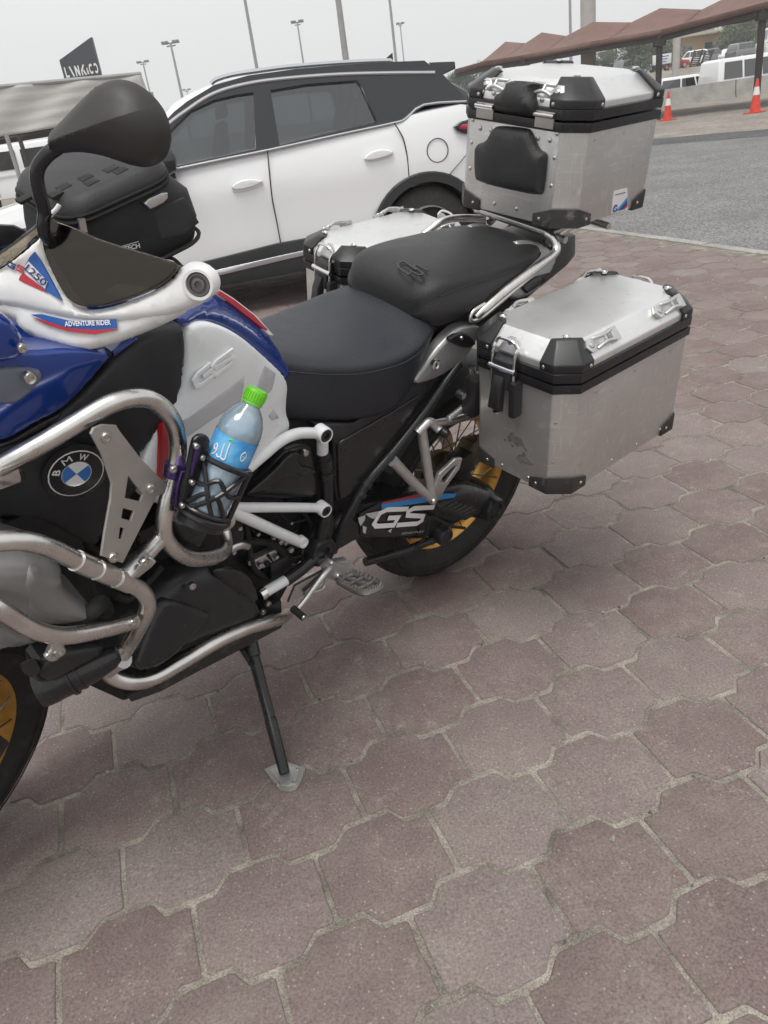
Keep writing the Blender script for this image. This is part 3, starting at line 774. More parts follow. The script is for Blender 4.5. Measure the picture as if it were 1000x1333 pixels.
# low concrete barrier ----------------------------------------------
w0 = ground(861, 140); w1 = w0+Vector((6, -.2, 0))
wd = (w1-w0).to_2d().normalized(); wn = Vector((-wd.y, wd.x)); wn = wn if wn.y > 0 else -wn
t = thing('road_barrier', 'low grey concrete barrier running in front of the white minibus', 'barrier', Matrix.Translation((w0.x, w0.y, 0)) @ Matrix.Rotation(math.atan2(wd.y, wd.x), 4, 'Z'))
for i in range(-6, 6):
    b = MB(); x0, x1 = i*3.0+.02, i*3.0+2.98
    b.loft([[(x, .0, -.05), (x, .5, -.05), (x, .34, .12), (x, .30, .62), (x, .16, .62), (x, .10, .12)] for x in (x0, x1)]); b.build('barrier_block', 'concrete', t, bevel=.015)
# far ground: the road beyond the barrier lies lower, the lot behind it on a low rise
LOW, LOT = -.72, 1.25
b = MB(); prof = [(36.5, -.06), (38, LOW), (50, LOW), (57, LOT), (140, LOT), (310, LOT)]
xs = [-230, -100, -40, 0, 40, 100, 230]
for (y0, z0), (y1, z1) in zip(prof, prof[1:]):
    for xa, xb in zip(xs, xs[1:]): b.face(b.verts([(xa, y0, z0), (xb, y0, z0), (xb, y1, z1), (xa, y1, z1)]))
structure(b.build('terrain', 'verge'))

# small vehicles ----------------------------------------------------
def vehicle(name, label, cat, pos, yaw, L, W, H, paint, prof, cab, group=None, glassx=None, z0=.32, wheels=.33):
    """prof: side outline of the lower body (x/L, z/H); cab: cabin outline; both lofted across the width"""
    t = thing(name, label, cat, Matrix.Translation(pos) @ Matrix.Rotation(yaw, 4, 'Z'), group)
    def shell(pr, wf):
        b = MB(); rings = []
        for s, kx, kz in ((-1, .97, .96), (-.93, 1, 1), (.93, 1, 1), (1, .97, .96)):
            rings.append([(x*L*kx if abs(x) > .4 else x*L, s*W/2*(wf(z) if wf else 1), z*H*(kz if z > .5 else 1)) for x, z in pr])
        return b.loft(rings)
    shell(prof, None).build('body', paint, t, bevel=.03)
    zt = max(z for x, z in cab); zb_ = min(z for x, z in cab)
    shell(cab, lambda z: .96-.16*(z-zb_)/(zt-zb_)).build('cabin', paint, t, bevel=.03)
    for s in (-1, 1):
        for x0, x1 in (glassx or []):
            def lim(x, z): return x
            zz0, zz1 = zb_+.02+.1*(zt-zb_), zt-.16*(zt-zb_)
            f = lambda z: s*(W/2*(.96-.16*(z-zb_)/(zt-zb_))+.012)
            b = MB(); pts = [(x0[0]*L, f(zz0), zz0*H), (x1[0]*L, f(zz0), zz0*H), (x1[1]*L, f(zz1), zz1*H), (x0[1]*L, f(zz1), zz1*H)]
            b.prism(pts, (0, -s*.03, 0)); b.build('window', 'dark_glass', t)
        for wx in (-.3, .3):
            b = MB(); b.lathe([(wheels*.6, -.02), (wheels, 0), (wheels, .2), (wheels*.6, .22)], (wx*L, s*(W/2-.16)-(.1), wheels), (0, 1, 0), 20); wh = b.build('wheel', 'tyre', t)
            b = MB(); b.lathe([(wheels*.6, 0), (wheels*.15, .03), (0, .03)], (wx*L, s*(W/2+.0), wheels), (0, s, 0), 16, False); b.build('rim', 'cast_alu', wh)
    for e, mm in ((1, 'decal_white'), (-1, 'tail_red')):
        for s in (-1, 1):
            b = MB(); b.box((e*L*.485, s*W*.38, H*.47), (.12, W*.16, H*.08)); b.build('headlight' if e > 0 else 'tail_light', mm, t)
    return t
SUVP = [(-.49, .2), (-.5, .35), (-.48, .58), (.18, .60), (.44, .54), (.5, .40), (.49, .2)]
SUVC = [(-.47, .57), (-.42, .95), (-.36, 1), (.05, 1), (.10, .97), (.24, .57)]
SEDP = [(-.49, .2), (-.5, .45), (-.47, .62), (.2, .64), (.45, .56), (.5, .42), (.49, .2)]
SEDC = [(-.40, .60), (-.22, .96), (-.16, 1), (.04, 1), (.10, .96), (.26, .60)]
VANP = [(-.49, .12), (-.5, .3), (-.495, .55), (.42, .55), (.49, .45), (.5, .3), (.49, .12)]
VANC = [(-.495, .54), (-.48, .96), (-.45, 1), (.18, 1), (.24, .97), (.41, .54)]
GS_ = [((-.40, -.36), (-.17, -.16)), ((-.15, -.14), (.02, .0)), ((.04, .02), (.20, .09))]
GV = [((-.44, -.43), (-.27, -.27)), ((-.25, -.25), (-.1, -.1)), ((-.08, -.08), (.12, .12)), ((.16, .16), (.35, .24))]
p = deep(990, 80, 41); p.z = LOW
vehicle('minibus', 'white minibus with dark side windows passing behind the low concrete barrier', 'minibus', p, math.radians(8), 5.4, 1.9, 2.15, 'car_white', VANP, VANC, glassx=GV, wheels=.34)
p = deep(893, 100, 43); p.z = LOW
vehicle('parked_car', 'white estate car half hidden by the barrier just left of the minibus', 'car', p, math.radians(8), 4.5, 1.8, 1.68, 'car_white', SUVP, SUVC, glassx=GS_)
far = [(742, 112, 'car_red', 'SUV', 'small far red car low beside the trees, first right of the concrete column'), (762, 110, 'car_white', 'SED', 'small far white car second right of the concrete column'),
       (790, 116, 'car_white', 'SUV', 'far white car parked left of the second brown post'), (822, 104, 'car_grey', 'SUV', 'far grey car just left of the second brown post'),
       (843, 110, 'car_white', 'SED', 'far white car touching the second brown post'), (873, 106, 'car_red', 'SED', 'far red car just right of the second brown post'),
       (898, 108, 'car_white', 'SUV', 'far white car under the dark lattice racks'), (925, 112, 'car_grey', 'SUV', 'far dark grey car in front of the yellow house'),
       (951, 112, 'car_white', 'SED', 'far white car in front of the right end of the yellow house'), (968, 102, 'car_grey', 'SUV', 'far grey car left of the right canopy post')]
for i, (x, D, c, k, lab) in enumerate(far):
    p = deep(x, 95, D); p.z = LOT
    vehicle('distant_car', lab, 'car', p, math.radians(random.choice((20, 35, 160, 200))), 4.4, 1.8, 1.5 if k == 'SED' else 1.75, c, SEDP if k == 'SED' else SUVP, SEDC if k == 'SED' else SUVC, 'cars parked in the far lot', GS_)
p = deep(1004, 55, 90); p.z = LOT
vehicle('ambulance_van', 'far white van with an orange band at the right edge beyond the canopy post', 'van', p, math.radians(75), 5.2, 2, 2.5, 'car_white', VANP, VANC, glassx=GV)

# boxy off-roader under the canvas
p = deep(25, 205, 25); p.z = -.05
jp = thing('boxy_offroader', 'boxy white off-roader parked under the grey canvas behind the mirror', 'car', Matrix.Translation(p) @ Matrix.Rotation(math.radians(186), 4, 'Z'))
JL, JW, JH = 4.6, 1.85, 1.84
b = MB(); b.loft([[(-2.3, s*y, .5), (-2.3, s*y, 1.12), (.75, s*y, 1.14), (2.1, s*y*.92, 1.08), (2.15, s*y*.9, .6), (1.9, s*y, .5)] for s, y in ((-1, .82), (1, .82))]); b.build('body', 'car_white', jp, bevel=.05)
b = MB(); b.loft([[(-2.28, s*.82, 1.1), (-2.22, s*.74, 1.80), (-2.1, s*.70, 1.84), (.25, s*.70, 1.84), (.38, s*.72, 1.80), (.72, s*.82, 1.1)] for s in (-1, 1)]); b.build('hard_top', 'car_white', jp, bevel=.04)
for s in (-1, 1):
    for x0, x1, x2, x3 in ((-2.05, -1.15, -1.15, -2.0), (-1.0, -.25, -.25, -1.0), (-.1, .52, .28, -.1)):
        b = MB(); b.prism([(x0, s*.822, 1.22), (x1, s*.822, 1.22), (x2, s*.765, 1.68), (x3, s*.765, 1.68)], (0, -s*.03, 0)); b.build('window', 'dark_glass', jp)
    for wx in (-1.4, 1.5):
        b = MB(); b.lathe([(.25, -.02), (.39, 0), (.40, .22), (.25, .24)], (wx, s*.8-.12, .40), (0, 1, 0), 24); wh = b.build('wheel', 'tyre', jp)
        b = MB(); b.lathe([(.25, 0), (.22, -.03), (.06, .0), (0, .02)], (wx, s*.93, .40), (0, s, 0), 16, False); b.build('rim', 'cast_alu', wh)
        b = MB(); b.tube([(wx+.52*math.cos(a), s*.88, .42+.52*math.sin(a)) for a in np.linspace(.1, 3.05, 14)], .06, 6); b.build('wheel_flare', 'car_black', jp)
    for dx in (-.17, .62, -1.08):
        b = MB(); b.box((dx, s*.823, .85), (.012, .01, .55)); b.build('door_gap', 'seam', jp)
    b = MB(); b.box((-.32, s*.84, .98), (.16, .03, .035)); b.build('handle', 'car_trim', jp)
b = MB(); b.lathe([(.22, 0), (.38, .02), (.38, .2), (.2, .22)], (-2.3, 0, 1.0), (-1, 0, 0), 24); b.build('spare_wheel', 'tyre', jp)
# second small white car left of it
# buildings ---------------------------------------------------------
D = 130; bx = deep(922, 80, D); 
t = thing('yellow_house', 'low yellow house with a flat overhanging roof beyond the far parked cars', 'house', Matrix.Translation((bx.x, bx.y, LOT)) @ Matrix.Rotation(math.radians(-12), 4, 'Z'))
b = MB(); b.box((0, 0, 1.9), (10.5, 6, 3.8)); b.build('wall', 'wall_yellow', t)
b = MB(); b.box((1.2, -.4, 3.98), (14, 8, .32)); b.build('roof', 'roof_tan', t, bevel=.04)
for wx in (-3.6, -.6, 2.3, 4.2):
    b = MB(); b.box((wx, -3.02, 2.2), (1.3, .1, 1.3)); wn_ = b.build('window', 'dark_glass', t); b = MB()
    for dx, dz, sx, sz in ((0, .68, 1.5, .1), (0, -.68, 1.5, .1), (-.7, 0, .1, 1.3), (.7, 0, .1, 1.3)): b.box((wx+dx, -3.06, 2.2+dz), (sx, .12, sz))
    b.build('frame', 'roof_tan', wn_)
b = MB(); b.box((-6.6, .5, 1.2), (2.6, 4, 2.4)); b.build('side_wing', 'roof_tan', t)
b = MB(); b.lathe([(.7, 0), (.9, .3), (.9, 1.0), (.5, 1.3), (0, 1.4)], (1.5, 0, 4.14), (0, 0, 1), 16); b.build('water_tank', 'sign_white', t)
for x0, lab in ((903, 'dark steel lattice rack leaning before the yellow house, the left of two'), (917, 'dark steel lattice rack leaning before the yellow house, the right of two')):
    pb = deep(x0, 85, 72); pt = deep(x0+7, 65, 72)
    t = thing('lattice_rack', lab, 'steel rack', Matrix.Translation((pb.x, pb.y, LOT)), 'leaning lattice racks'); hx = pt.x-pb.x; hz_ = pt.z-LOT
    for dx in (-.32, .32):
        b = MB(); b.tube([(dx, 0, 0), (dx+hx, 0, hz_)], .07, 6); b.build('rail', 'steel_dark', t)
    for k in range(9):
        s = (k+.5)/9; b = MB(); b.tube([(-.32+hx*s, 0, hz_*s), (.32+hx*s, 0, hz_*s)], .045, 5); b.build('rung', 'steel_dark', t)
pb = deep(862, 77, 75)
t = thing('lot_sign', 'small white signboard on posts behind the second brown canopy post', 'sign', Matrix.Translation((pb.x, pb.y, LOT)))
b = MB(); b.box((0, 0, pb.z-LOT), (1.6, .1, .75)); b.build('board', 'sign_white', t, bevel=.02)
b = MB(); b.tube([(-.6, .1, 0), (-.6, .1, pb.z-LOT+.3)], .05, 6); b.build('post', 'steel_dark', t)
b = MB(); b.tube([(.6, .1, 0), (.6, .1, pb.z-LOT+.3)], .05, 6); b.build('post', 'steel_dark', t)
b = MB()
for k in range(3): b.box((0, -.053, pb.z-LOT+.2-k*.2), (1.1-.2*k, .008, .07))
b.build('lettering', 'decal_blue', t)
# big tan hall far behind
D = 270; A0, A1, A2, A3 = deep(862, 62, D), deep(1010, 36, D), deep(1010, 8, D), deep(862, 45, D)
t = thing('tan_hall', 'huge pale tan hall with a sloping roofline far behind the yellow house', 'hall', Matrix.Translation((A0.x, A0.y, LOT)))
b = MB(); b.prism([(0, 0, 0), (A1.x-A0.x, 0, 0), (A1.x-A0.x, 0, A2.z-LOT), (0, 0, A3.z-LOT)], (0, 36, 0)); b.build('wall', 'wall_tan', t)
b = MB(); b.prism([(-1, -1, A3.z-LOT-.2), (A1.x-A0.x+1, -1, A2.z-LOT-.2), (A1.x-A0.x+1, -1, A2.z-LOT+1), (-1, -1, A3.z-LOT+1)], (0, 42, 0)); b.build('parapet', 'roof_tan', t)
for k in range(3):
    b = MB(); b.box((6+k*9, -.1, 9.3+k*2), (1.2, .3, 1.2)); b.build('window', 'dark_glass', t)
b = MB(); b.prism([(-.2, -.4, 4.0), (A1.x-A0.x, -.4, 6), (A1.x-A0.x, -.4, 9), (-.2, -.4, 6)], (0, .4, 0)); b.build('band', 'concrete', t)

# trees -------------------------------------------------------------
def tree(px, ptop, pbase_w, D, label, seed, wd_px, name='dense_tree'):
    rs = random.Random(seed); top = deep(px, ptop, D); base = Vector((top.x, top.y, LOT)); H = top.z-base.z; R = wd_px*D/FPX/2
    t = thing(name, label, 'tree', Matrix.Translation(base), 'trees beyond the far lot')
    b = MB(); b.tube([(0, 0, 0), (.1, 0, H*.25), (-.1, .1, H*.55)], [.05*H*.6, .05*H*.25], 8, smooth=3)
    for k in range(7):
        a = rs.uniform(0, 6.28); r = R*rs.uniform(.4, .8); b.tube([(0, 0, H*rs.uniform(.2, .4)), (r*.5*math.cos(a), r*.5*math.sin(a), H*.55), (r*math.cos(a), r*math.sin(a), H*rs.uniform(.6, .85))], [.02*H*.6, .006*H], 6, smooth=2)
    b.build('trunk', 'bark', t)
    b = MB(); cl = []
    for k in range(36):
        a = rs.uniform(0, 6.28); zz = rs.uniform(.18, .93); rr = R*math.sqrt(max(.08, 1-((zz-.5)/.52)**2))*rs.uniform(.25, .92)
        cl.append((rr*math.cos(a), rr*math.sin(a), H*zz, R*rs.uniform(.22, .42)))
    for cx, cy, cz, cr in cl:
        for _ in range(210):
            d = Vector((rs.gauss(0, 1), rs.gauss(0, 1), rs.gauss(0, 1))).normalized()*cr*rs.uniform(.55, 1.05); d.z *= .75
            c = Vector((cx, cy, cz))+d; s = R*rs.uniform(.022, .05)
            u = Vector((rs.gauss(0, 1), rs.gauss(0, 1), rs.gauss(0, 1))).normalized(); v = u.orthogonal().normalized()
            b.face(b.verts([c-u*s, c+v*s*.6, c+u*s, c-v*s*.6]))
    me_o = b.build('crown', 'leaf', t, sharp=180)
tree(786, 62, 0, 115, 'small dark tree just right of the concrete column', 1, 34)
tree(838, 41, 0, 105, 'broad dark green tree straddling the second brown post', 2, 74)
tree(976, 12, 0, 120, 'tall dark tree behind the right canopy post', 3, 78)
tree(640, 82, 0, 120, 'low dark tree under the left end of the canopy', 4, 60)
tree(600, 92, 0, 120, 'dark tree behind the spoiler of the white car', 5, 40)
tree(705, 90, 0, 140, 'low hazy tree between the left brown post and the concrete column', 6, 30)

# the dusty air ------------------------------------------------------
hm = bpy.data.materials.new('haze'); hm.use_nodes = True; MATS['haze'] = hm; ht = hm.node_tree; ht.nodes.clear()
pv_ = ht.nodes.new('ShaderNodeVolumePrincipled'); ho = ht.nodes.new('ShaderNodeOutputMaterial'); ht.links.new(pv_.outputs[0], ho.inputs['Volume'])
pv_.inputs['Color'].default_value = (.97, .97, .97, 1); pv_.inputs['Density'].default_value = .0014; pv_.inputs['Anisotropy'].default_value = .1
b = MB(); b.loft([[(x, y, z) for x, y in ((-236, -45), (236, -45), (236, 330), (-236, 330))] for z in (-2.2, 34)]); hz_o = b.build('haze', 'haze'); hz_o['kind'] = 'stuff'
# ================================================================== WHITE SUV
_az = math.radians(8)
P0 = ground(330, 365, .25)
ux, nx_ = Vector((math.cos(_az), math.sin(_az), 0)), Vector((-math.sin(_az), math.cos(_az), 0))
SM = Matrix.Identity(4)
for i, vv in enumerate((ux, nx_, Vector((0, 0, 1)))):
    for k in range(3): SM[k][i] = vv[k]
SM.translation = Vector((P0.x, P0.y, 0))+nx_*.93
suv = thing('parked_suv', 'large white SUV with black cladding and chrome window line parked right behind the motorcycle', 'car', SM)
FS = Frame(SM)
SIDE = -.932
def lin(tab, x):
    for (a, ya), (c, yc) in zip(tab, tab[1:]):
        if x <= c: 
            t = max(0, (x-a)/(c-a)); return ya+(yc-ya)*t
    return tab[-1][1]
BELT = [(-2.3, .70), (-2.2, .86), (-2.0, .95), (-1.5, 1.03), (-1.0, 1.08), (-.46, 1.118), (.37, 1.155), (1.23, 1.20), (1.4, 1.25), (1.8, 1.275), (2.1, 1.22), (2.25, 1.0), (2.3, .8)]
WID = [(-2.3, .62), (-2.22, .78), (-2.0, .92), (-1.7, .99), (1.7, 1.0), (2.0, .95), (2.2, .84), (2.3, .70)]
b = MB(); rings = []
for x in [-2.3, -2.26, -2.2, -2.1, -2.0, -1.85, -1.7, -1.5, -1.3, -1.1, -.9, -.7, -.46, -.2, .1, .4, .7, 1.0, 1.23, 1.4, 1.6, 1.8, 1.95, 2.1, 2.2, 2.26, 2.3]:
    zb, wf = lin(BELT, x), lin(WID, x)
    half = [(.0, .26), (.78, .26), (.89, .33), (.918, .46), (.912, .60), (.926, .80), (.928, .90), (.915, max(.5, zb-.09)), (.885, zb-.012), (.84, zb), (.45, zb+.018), (0, zb+.024)]
    half = [(y*wf, min(z, zb+.024)) for y, z in half]
    rings.append([(x, -y, z) for y, z in half]+[(x, y, z) for y, z in half[-2:0:-1]])
b.loft(rings); body = b.build('body', ['car_white', 'car_black'], suv, sharp=50)
cut = MB()
for wx in (1.45, -1.30): cut.lathe([(.40, -2), (.40, 2)], (wx, 0, .37), (0, 1, 0), 40)
co = cut.build('cutter', 'car_black')
co.parent = suv
md = body.modifiers.new('b', 'BOOLEAN'); md.object = co; md.operation = 'DIFFERENCE'; md.solver = 'EXACT'
bpy.context.view_layer.update()
nm = bpy.data.meshes.new_from_object(body.evaluated_get(bpy.context.evaluated_depsgraph_get()))
body.modifiers.clear(); body.data = nm; bpy.data.objects.remove(co)
for wx in (1.45, -1.30):
    for s in (-1, 1):
        b = MB(); b.lathe([(.24, -.02), (.33, 0), (.365, .03), (.37, .11), (.365, .19), (.33, .22), (.24, .24)], (wx, s*.80-.11, .365), (0, 1, 0), 40); wh = b.build('wheel', 'tyre', suv)
        b = MB(); b.lathe([(.245, -.0), (.235, -.02), (.22, .06)], (wx, s*.915, .365), (0, s, 0), 32, False)
        for k in range(10):
            a = k*math.pi/5; b.hull([(wx+r*math.cos(a+da), s*yy, .365+r*math.sin(a+da)) for r, da, yy in ((.05, .5, .90), (.05, -.5, .90), (.225, .12, .91), (.225, -.12, .91), (.05, .4, .87), (.225, .1, .88), (.225, -.1, .88))])
        b.build('rim', 'cast_alu', wh)
        b = MB(); 
        arc = [a for a in np.linspace(-.35, math.pi+.35, 30)]
        rin, rout = .395, .47
        b.loft([[(wx+r*math.cos(a), s*yy, .37+r*math.sin(a)) for r, yy in ((rin, .88), (rin, .944), (rout-.012, .942), (rout, .925))] for a in arc]); b.build('arch_cladding', 'car_black', suv, sharp=50)
# sill cladding
sl = lambda *p: q(9, *p)
CL = [(-30, 703), (60, 680), (150, 660), (365, 606), (455, 590), (520, 576), (610, 556), (650, 545), (610, 690), (435, 690), (180, 735), (60, 760), (-60, 780)]
c_ = panel(FS, 'sill_cladding', sl(*CL), SIDE, 'car_black', suv, thick=.03, rnd=.008, cell=.3, lift=.006); mirrored(c_)
st = panel(FS, 'sill_trim', sl((165, 690), (375, 642), (440, 628), (560, 602), (560, 614), (440, 643), (375, 658), (175, 706)), SIDE-.008, 'car_trim', suv, thick=.01, rnd=.003, cell=.3, lift=.004); mirrored(st)
def seam(pts, name='door_gap', r=.0045, m='seam', D=SIDE+.006, sm=4):
    b = MB(); b.tube([FS.on(x, y, D) for x, y in sl(*pts)], r, 6, smooth=sm); o = b.build(name, m, suv); mirrored(o); return o
seam([(337, 332), (345, 420), (352, 480), (364, 540), (375, 600), (381, 640), (383, 695)])
seam([(712, 250), (728, 275), (740, 300), (750, 345), (753, 375), (756, 410)])
seam([(925, 345), (900, 375), (862, 418)], r=.003)
FP = FS.on(*q1(9, 841, 331), SIDE)
b = MB(); b.tube([(FP.x+.083*math.cos(a), SIDE+.005, FP.z+.083*math.sin(a)) for a in np.linspace(0, 2*math.pi, 40)[:-1]], .0035, 6, closed=True); b.build('fuel_cap_gap', 'seam', suv)
for pts in ([(230, 436), (250, 418), (285, 411), (318, 415), (325, 424), (300, 437), (255, 449), (233, 447)], [(622, 350), (642, 331), (675, 323), (704, 327), (711, 336), (690, 347), (648, 358), (626, 358)]):
    panel(FS, 'door_recess', sl(*[(x+(2 if x > 300 else 0), y+6) for x, y in pts]), SIDE, 'car_white', suv, thick=.004, rnd=.002, cell=0, smooth=2, lift=.0035)
    h_ = panel(FS, 'door_handle', sl(*[(x, y+(3 if y < 420 else 0)) for x, y in pts[:1]+pts[1:]]), SIDE-.012, 'car_white', suv, thick=.018, rnd=.012, cell=.02, smooth=2, lift=.012); mirrored(h_)
# side window frame leaning inwards, with its openings
TN = Vector((0, -.5, .17)).normalized(); TH = (Vector((0, -.905, 1.13)), TN)
OUT = [(-70, 415), (-40, 345), (25, 258), (60, 220), (100, 188), (180, 140), (280, 112), (420, 93), (600, 78), (700, 72), (800, 68), (850, 104), (895, 150), (928, 186), (800, 197), (745, 240), (705, 252), (540, 285), (340, 331), (55, 390)]
W1 = [(-35, 392), (-10, 345), (30, 300), (62, 262), (110, 215), (180, 183), (245, 168), (296, 161), (303, 328), (60, 380)]
W2 = [(345, 155), (450, 137), (600, 125), (622, 150), (662, 248), (372, 317)]
fr_ = plate(FS, 'window_frame', [sl(*OUT), sl(*W1[::-1]), sl(*W2[::-1])], TH, 'car_gloss_black', suv, ext=.012, bev=.002); mirrored(fr_)
for Wp in (W1, W2):
    g_ = panel(FS, 'side_window', sl(*Wp), (TH[0]-TN*.012, TN), 'car_glass', suv, thick=.003, rnd=0, cell=0); mirrored(g_)
g_ = panel(FS, 'quarter_glass', sl((648, 113), (838, 103), (890, 152), (918, 184), (800, 194), (742, 236), (714, 246)), (TH[0]+TN*.012, TN), 'dark_glass', suv, thick=.006, rnd=.002, cell=0); mirrored(g_)
for nme, pts, mm in (('b_pillar', [(296, 160), (345, 153), (373, 319), (304, 330)], 'car_gloss_black'), ('c_pillar', [(605, 124), (643, 114), (710, 248), (662, 252)], 'car_gloss_black')):
    g_ = panel(FS, nme, sl(*pts), (TH[0]+TN*.011, TN), mm, suv, thick=.02, rnd=.004, cell=0); mirrored(g_)
def trim(name, pts, off, r, m, sm=5):
    b = MB(); b.tube([FS.on(x, y, (TH[0]+TN*off, TN)) for x, y in sl(*pts)], r, 8, smooth=sm); o = b.build(name, m, suv); mirrored(o)
trim('window_chrome', [(-25, 335), (35, 262), (100, 211), (180, 162), (280, 133), (400, 117), (550, 106), (700, 102), (832, 101)], .016, .013, 'car_trim')
trim('belt_chrome', [(-60, 410), (55, 388), (200, 358), (340, 330), (540, 286), (705, 251), (745, 238), (800, 196), (926, 186)], .012, .009, 'car_trim', 3)
# roof, screens, spoiler
RO = (Vector((0, -.70, 1.5)), Vector((0, -1, 0)))
top_px = [(20, 230), (60, 190), (110, 160), (200, 122), (300, 100), (450, 82), (600, 70), (700, 66), (770, 64.5), (812, 64)]
RP = [FS.on(x, y, (Vector((0, -.66, 0)), Vector((0, -1, 0)))) for x, y in sl(*top_px)]
b = MB()
for i, m_ in ((0, 'car_white'),):
    rings = []
    for p in RP:
        h = [(-.735, p.z-.075), (-.70, p.z-.03), (-.64, p.z-.006), (-.4, p.z+.012), (0, p.z+.02)]
        u_ = [(-.70, p.z-.085), (0, p.z-.03)]
        L_ = h+[(-y, z) for y, z in h[-2::-1]]+[(.70, p.z-.085), (0, p.z-.04), (-.70, p.z-.085)]
        rings.append([(p.x, y, z) for y, z in L_])
    b.loft(rings)
b.build('roof', 'car_white', suv, sharp=60)
b = MB(); b.tube([FS.on(x, y, (Vector((0, -.68, 0)), Vector((0, -1, 0)))) for x, y in sl((170, 134), (185, 122), (230, 108), (300, 97), (400, 84), (550, 72), (690, 66), (702, 70))], .017, 8, smooth=4); o = b.build('roof_rail', 'car_trim', suv); mirrored(o)
A_ = RP[0]; 
b = MB(); b.prism([(A_.x+.02, -.68, A_.z-.03), (A_.x+.02, .68, A_.z-.03), (-1.08, .80, 1.075), (-1.08, -.80, 1.075)], (.01, 0, .012)); b.build('windscreen', 'car_glass', suv)
Z_ = RP[-1]
sp = FS.on(*q1(9, 893, 76), (Vector((0, -.6, 0)), Vector((0, -1, 0))))
b = MB(); b.hull([(Z_.x-.18, s*.66, Z_.z-.0) for s in (-1, 1)]+[(Z_.x-.18, s*.70, Z_.z-.12) for s in (-1, 1)]+[(sp.x, s*.60, sp.z+.02) for s in (-1, 1)]+[(sp.x, s*.60, sp.z-.03) for s in (-1, 1)]+[(sp.x-.2, s*.68, sp.z-.085) for s in (-1, 1)]); b.build('roof_spoiler', 'car_gloss_black', suv, bevel=.008)
b = MB(); b.prism([(Z_.x+.02, -.66, Z_.z-.09), (Z_.x+.02, .66, Z_.z-.09), (2.13, .76, 1.2), (2.13, -.76, 1.2)], (-.02, 0, -.012)); b.build('rear_window', 'dark_glass', suv)
for s in (-1, 1):
    b = MB(); b.hull([(Z_.x-.02, s*.70, Z_.z-.09), (Z_.x+.04, s*.66, Z_.z-.09), (2.13, s*.77, 1.19), (1.86, s*.86, 1.26), (1.75, s*.80, 1.42), (2.05, s*.72, 1.22)]); b.build('d_pillar', 'car_gloss_black', suv)
b = MB(); f1, f2, f3 = [FS.on(x, y, (Vector((0, 0, 0)), Vector((0, -1, 0)))) for x, y in sl((660, 62), (706, 42), (707, 64))]
b.hull([(p.x, s*w_, p.z+dz) for p, w_, dz in ((f1, .03, -.05), (f2, .012, 0), (f3, .03, -.05)) for s in (-1, 1)]); b.build('roof_fin', 'car_black', suv)
# lights, mirror, cabin
panel(FS, 'tail_light', sl((889, 261), (908, 246), (960, 232), (985, 240), (985, 280), (920, 282), (900, 274)), SIDE, 'car_gloss_black', suv, thick=.04, rnd=.01, cell=.02, lift=.012)
panel(FS, 'tail_lens', sl((903, 262), (915, 254), (975, 245), (975, 266), (918, 270), (906, 268)), SIDE-.012, 'tail_red', suv, thick=.01, rnd=.003, cell=0, lift=.003)
b = MB(); b.box((2.27, 0, .98), (.05, 1.35, .10)); b.build('light_bar', 'tail_red', suv, bevel=.01)
b = MB(); b.box((2.24, 0, .45), (.16, 1.5, .36)); b.build('rear_bumper', 'car_black', suv, bevel=.03)
mp = FS.on(215, 210, (Vector((0, -1.02, 0)), Vector((0, -1, 0))))
for s in (-1, 1):
    b = MB(); b.lathe([(.02, -.1), (.085, -.075), (.105, -.01), (.10, .06), (.06, .09)], (mp.x-.02, s*1.03, mp.z), (-.94, .2*s, 0), 16); mo = b.build('door_mirror', 'car_gloss_black', suv)
    b = MB(); b.hull([(mp.x+dx, s*yy, mp.z-.12+dz) for dx in (-.05, .05) for yy, dz in ((.86, -.02), (.86, .05), (1.02, .0), (1.02, .06))]); b.build('mirror_foot', 'car_gloss_black', mo)
b = MB(); b.prism([(-1.0, -.80, 1.085), (-1.0, .80, 1.085), (2.05, .80, 1.20), (2.05, -.80, 1.20)], (0, 0, .006))
b.build('cabin_dark_sheet', 'interior', suv)  # black sheet added over the white body top to keep the cabin dark
for x in (-.15, .95):
    for s in (-.42, .42):
        b = MB(); b.hull([(x+dx, s+dy, z) for dx, z in ((.0, 1.05), (.16, 1.05), (.12, 1.38), (.2, 1.38)) for dy in (-.22, .22)]); se = b.build('front_seat' if x < 0 else 'rear_seat', 'interior', suv, bevel=.03)
        b = MB(); b.hull([(x+dx, s+dy, z) for dx, z in ((.13, 1.41), (.22, 1.41), (.15, 1.56), (.22, 1.56)) for dy in (-.11, .11)]); b.build('headrest', 'interior', se, bevel=.02)
b = MB(); b.tube([(-.45+.05*math.sin(a), -.42+.18*math.cos(a), 1.18+.16*math.sin(a)) for a in np.linspace(0, 6.283, 24)[:-1]], .014, 8, closed=True); b.build('steering_wheel', 'interior', suv)
# ================================================================== MOTORCYCLE POSE
BO = Vector((.14024, 2.17045, 0)); BF = Vector((-.7941, -.60779, 0)); BL = Vector((.59008, -.77097, -.2396)); BU = Vector((.14563, -.19026, .97087))
BM = Matrix.Identity(4)
for i, vv in enumerate((BF, BL, BU)):
    for k in range(3): BM[k][i] = vv[k]
BM.translation = BO
FB = Frame(BM)

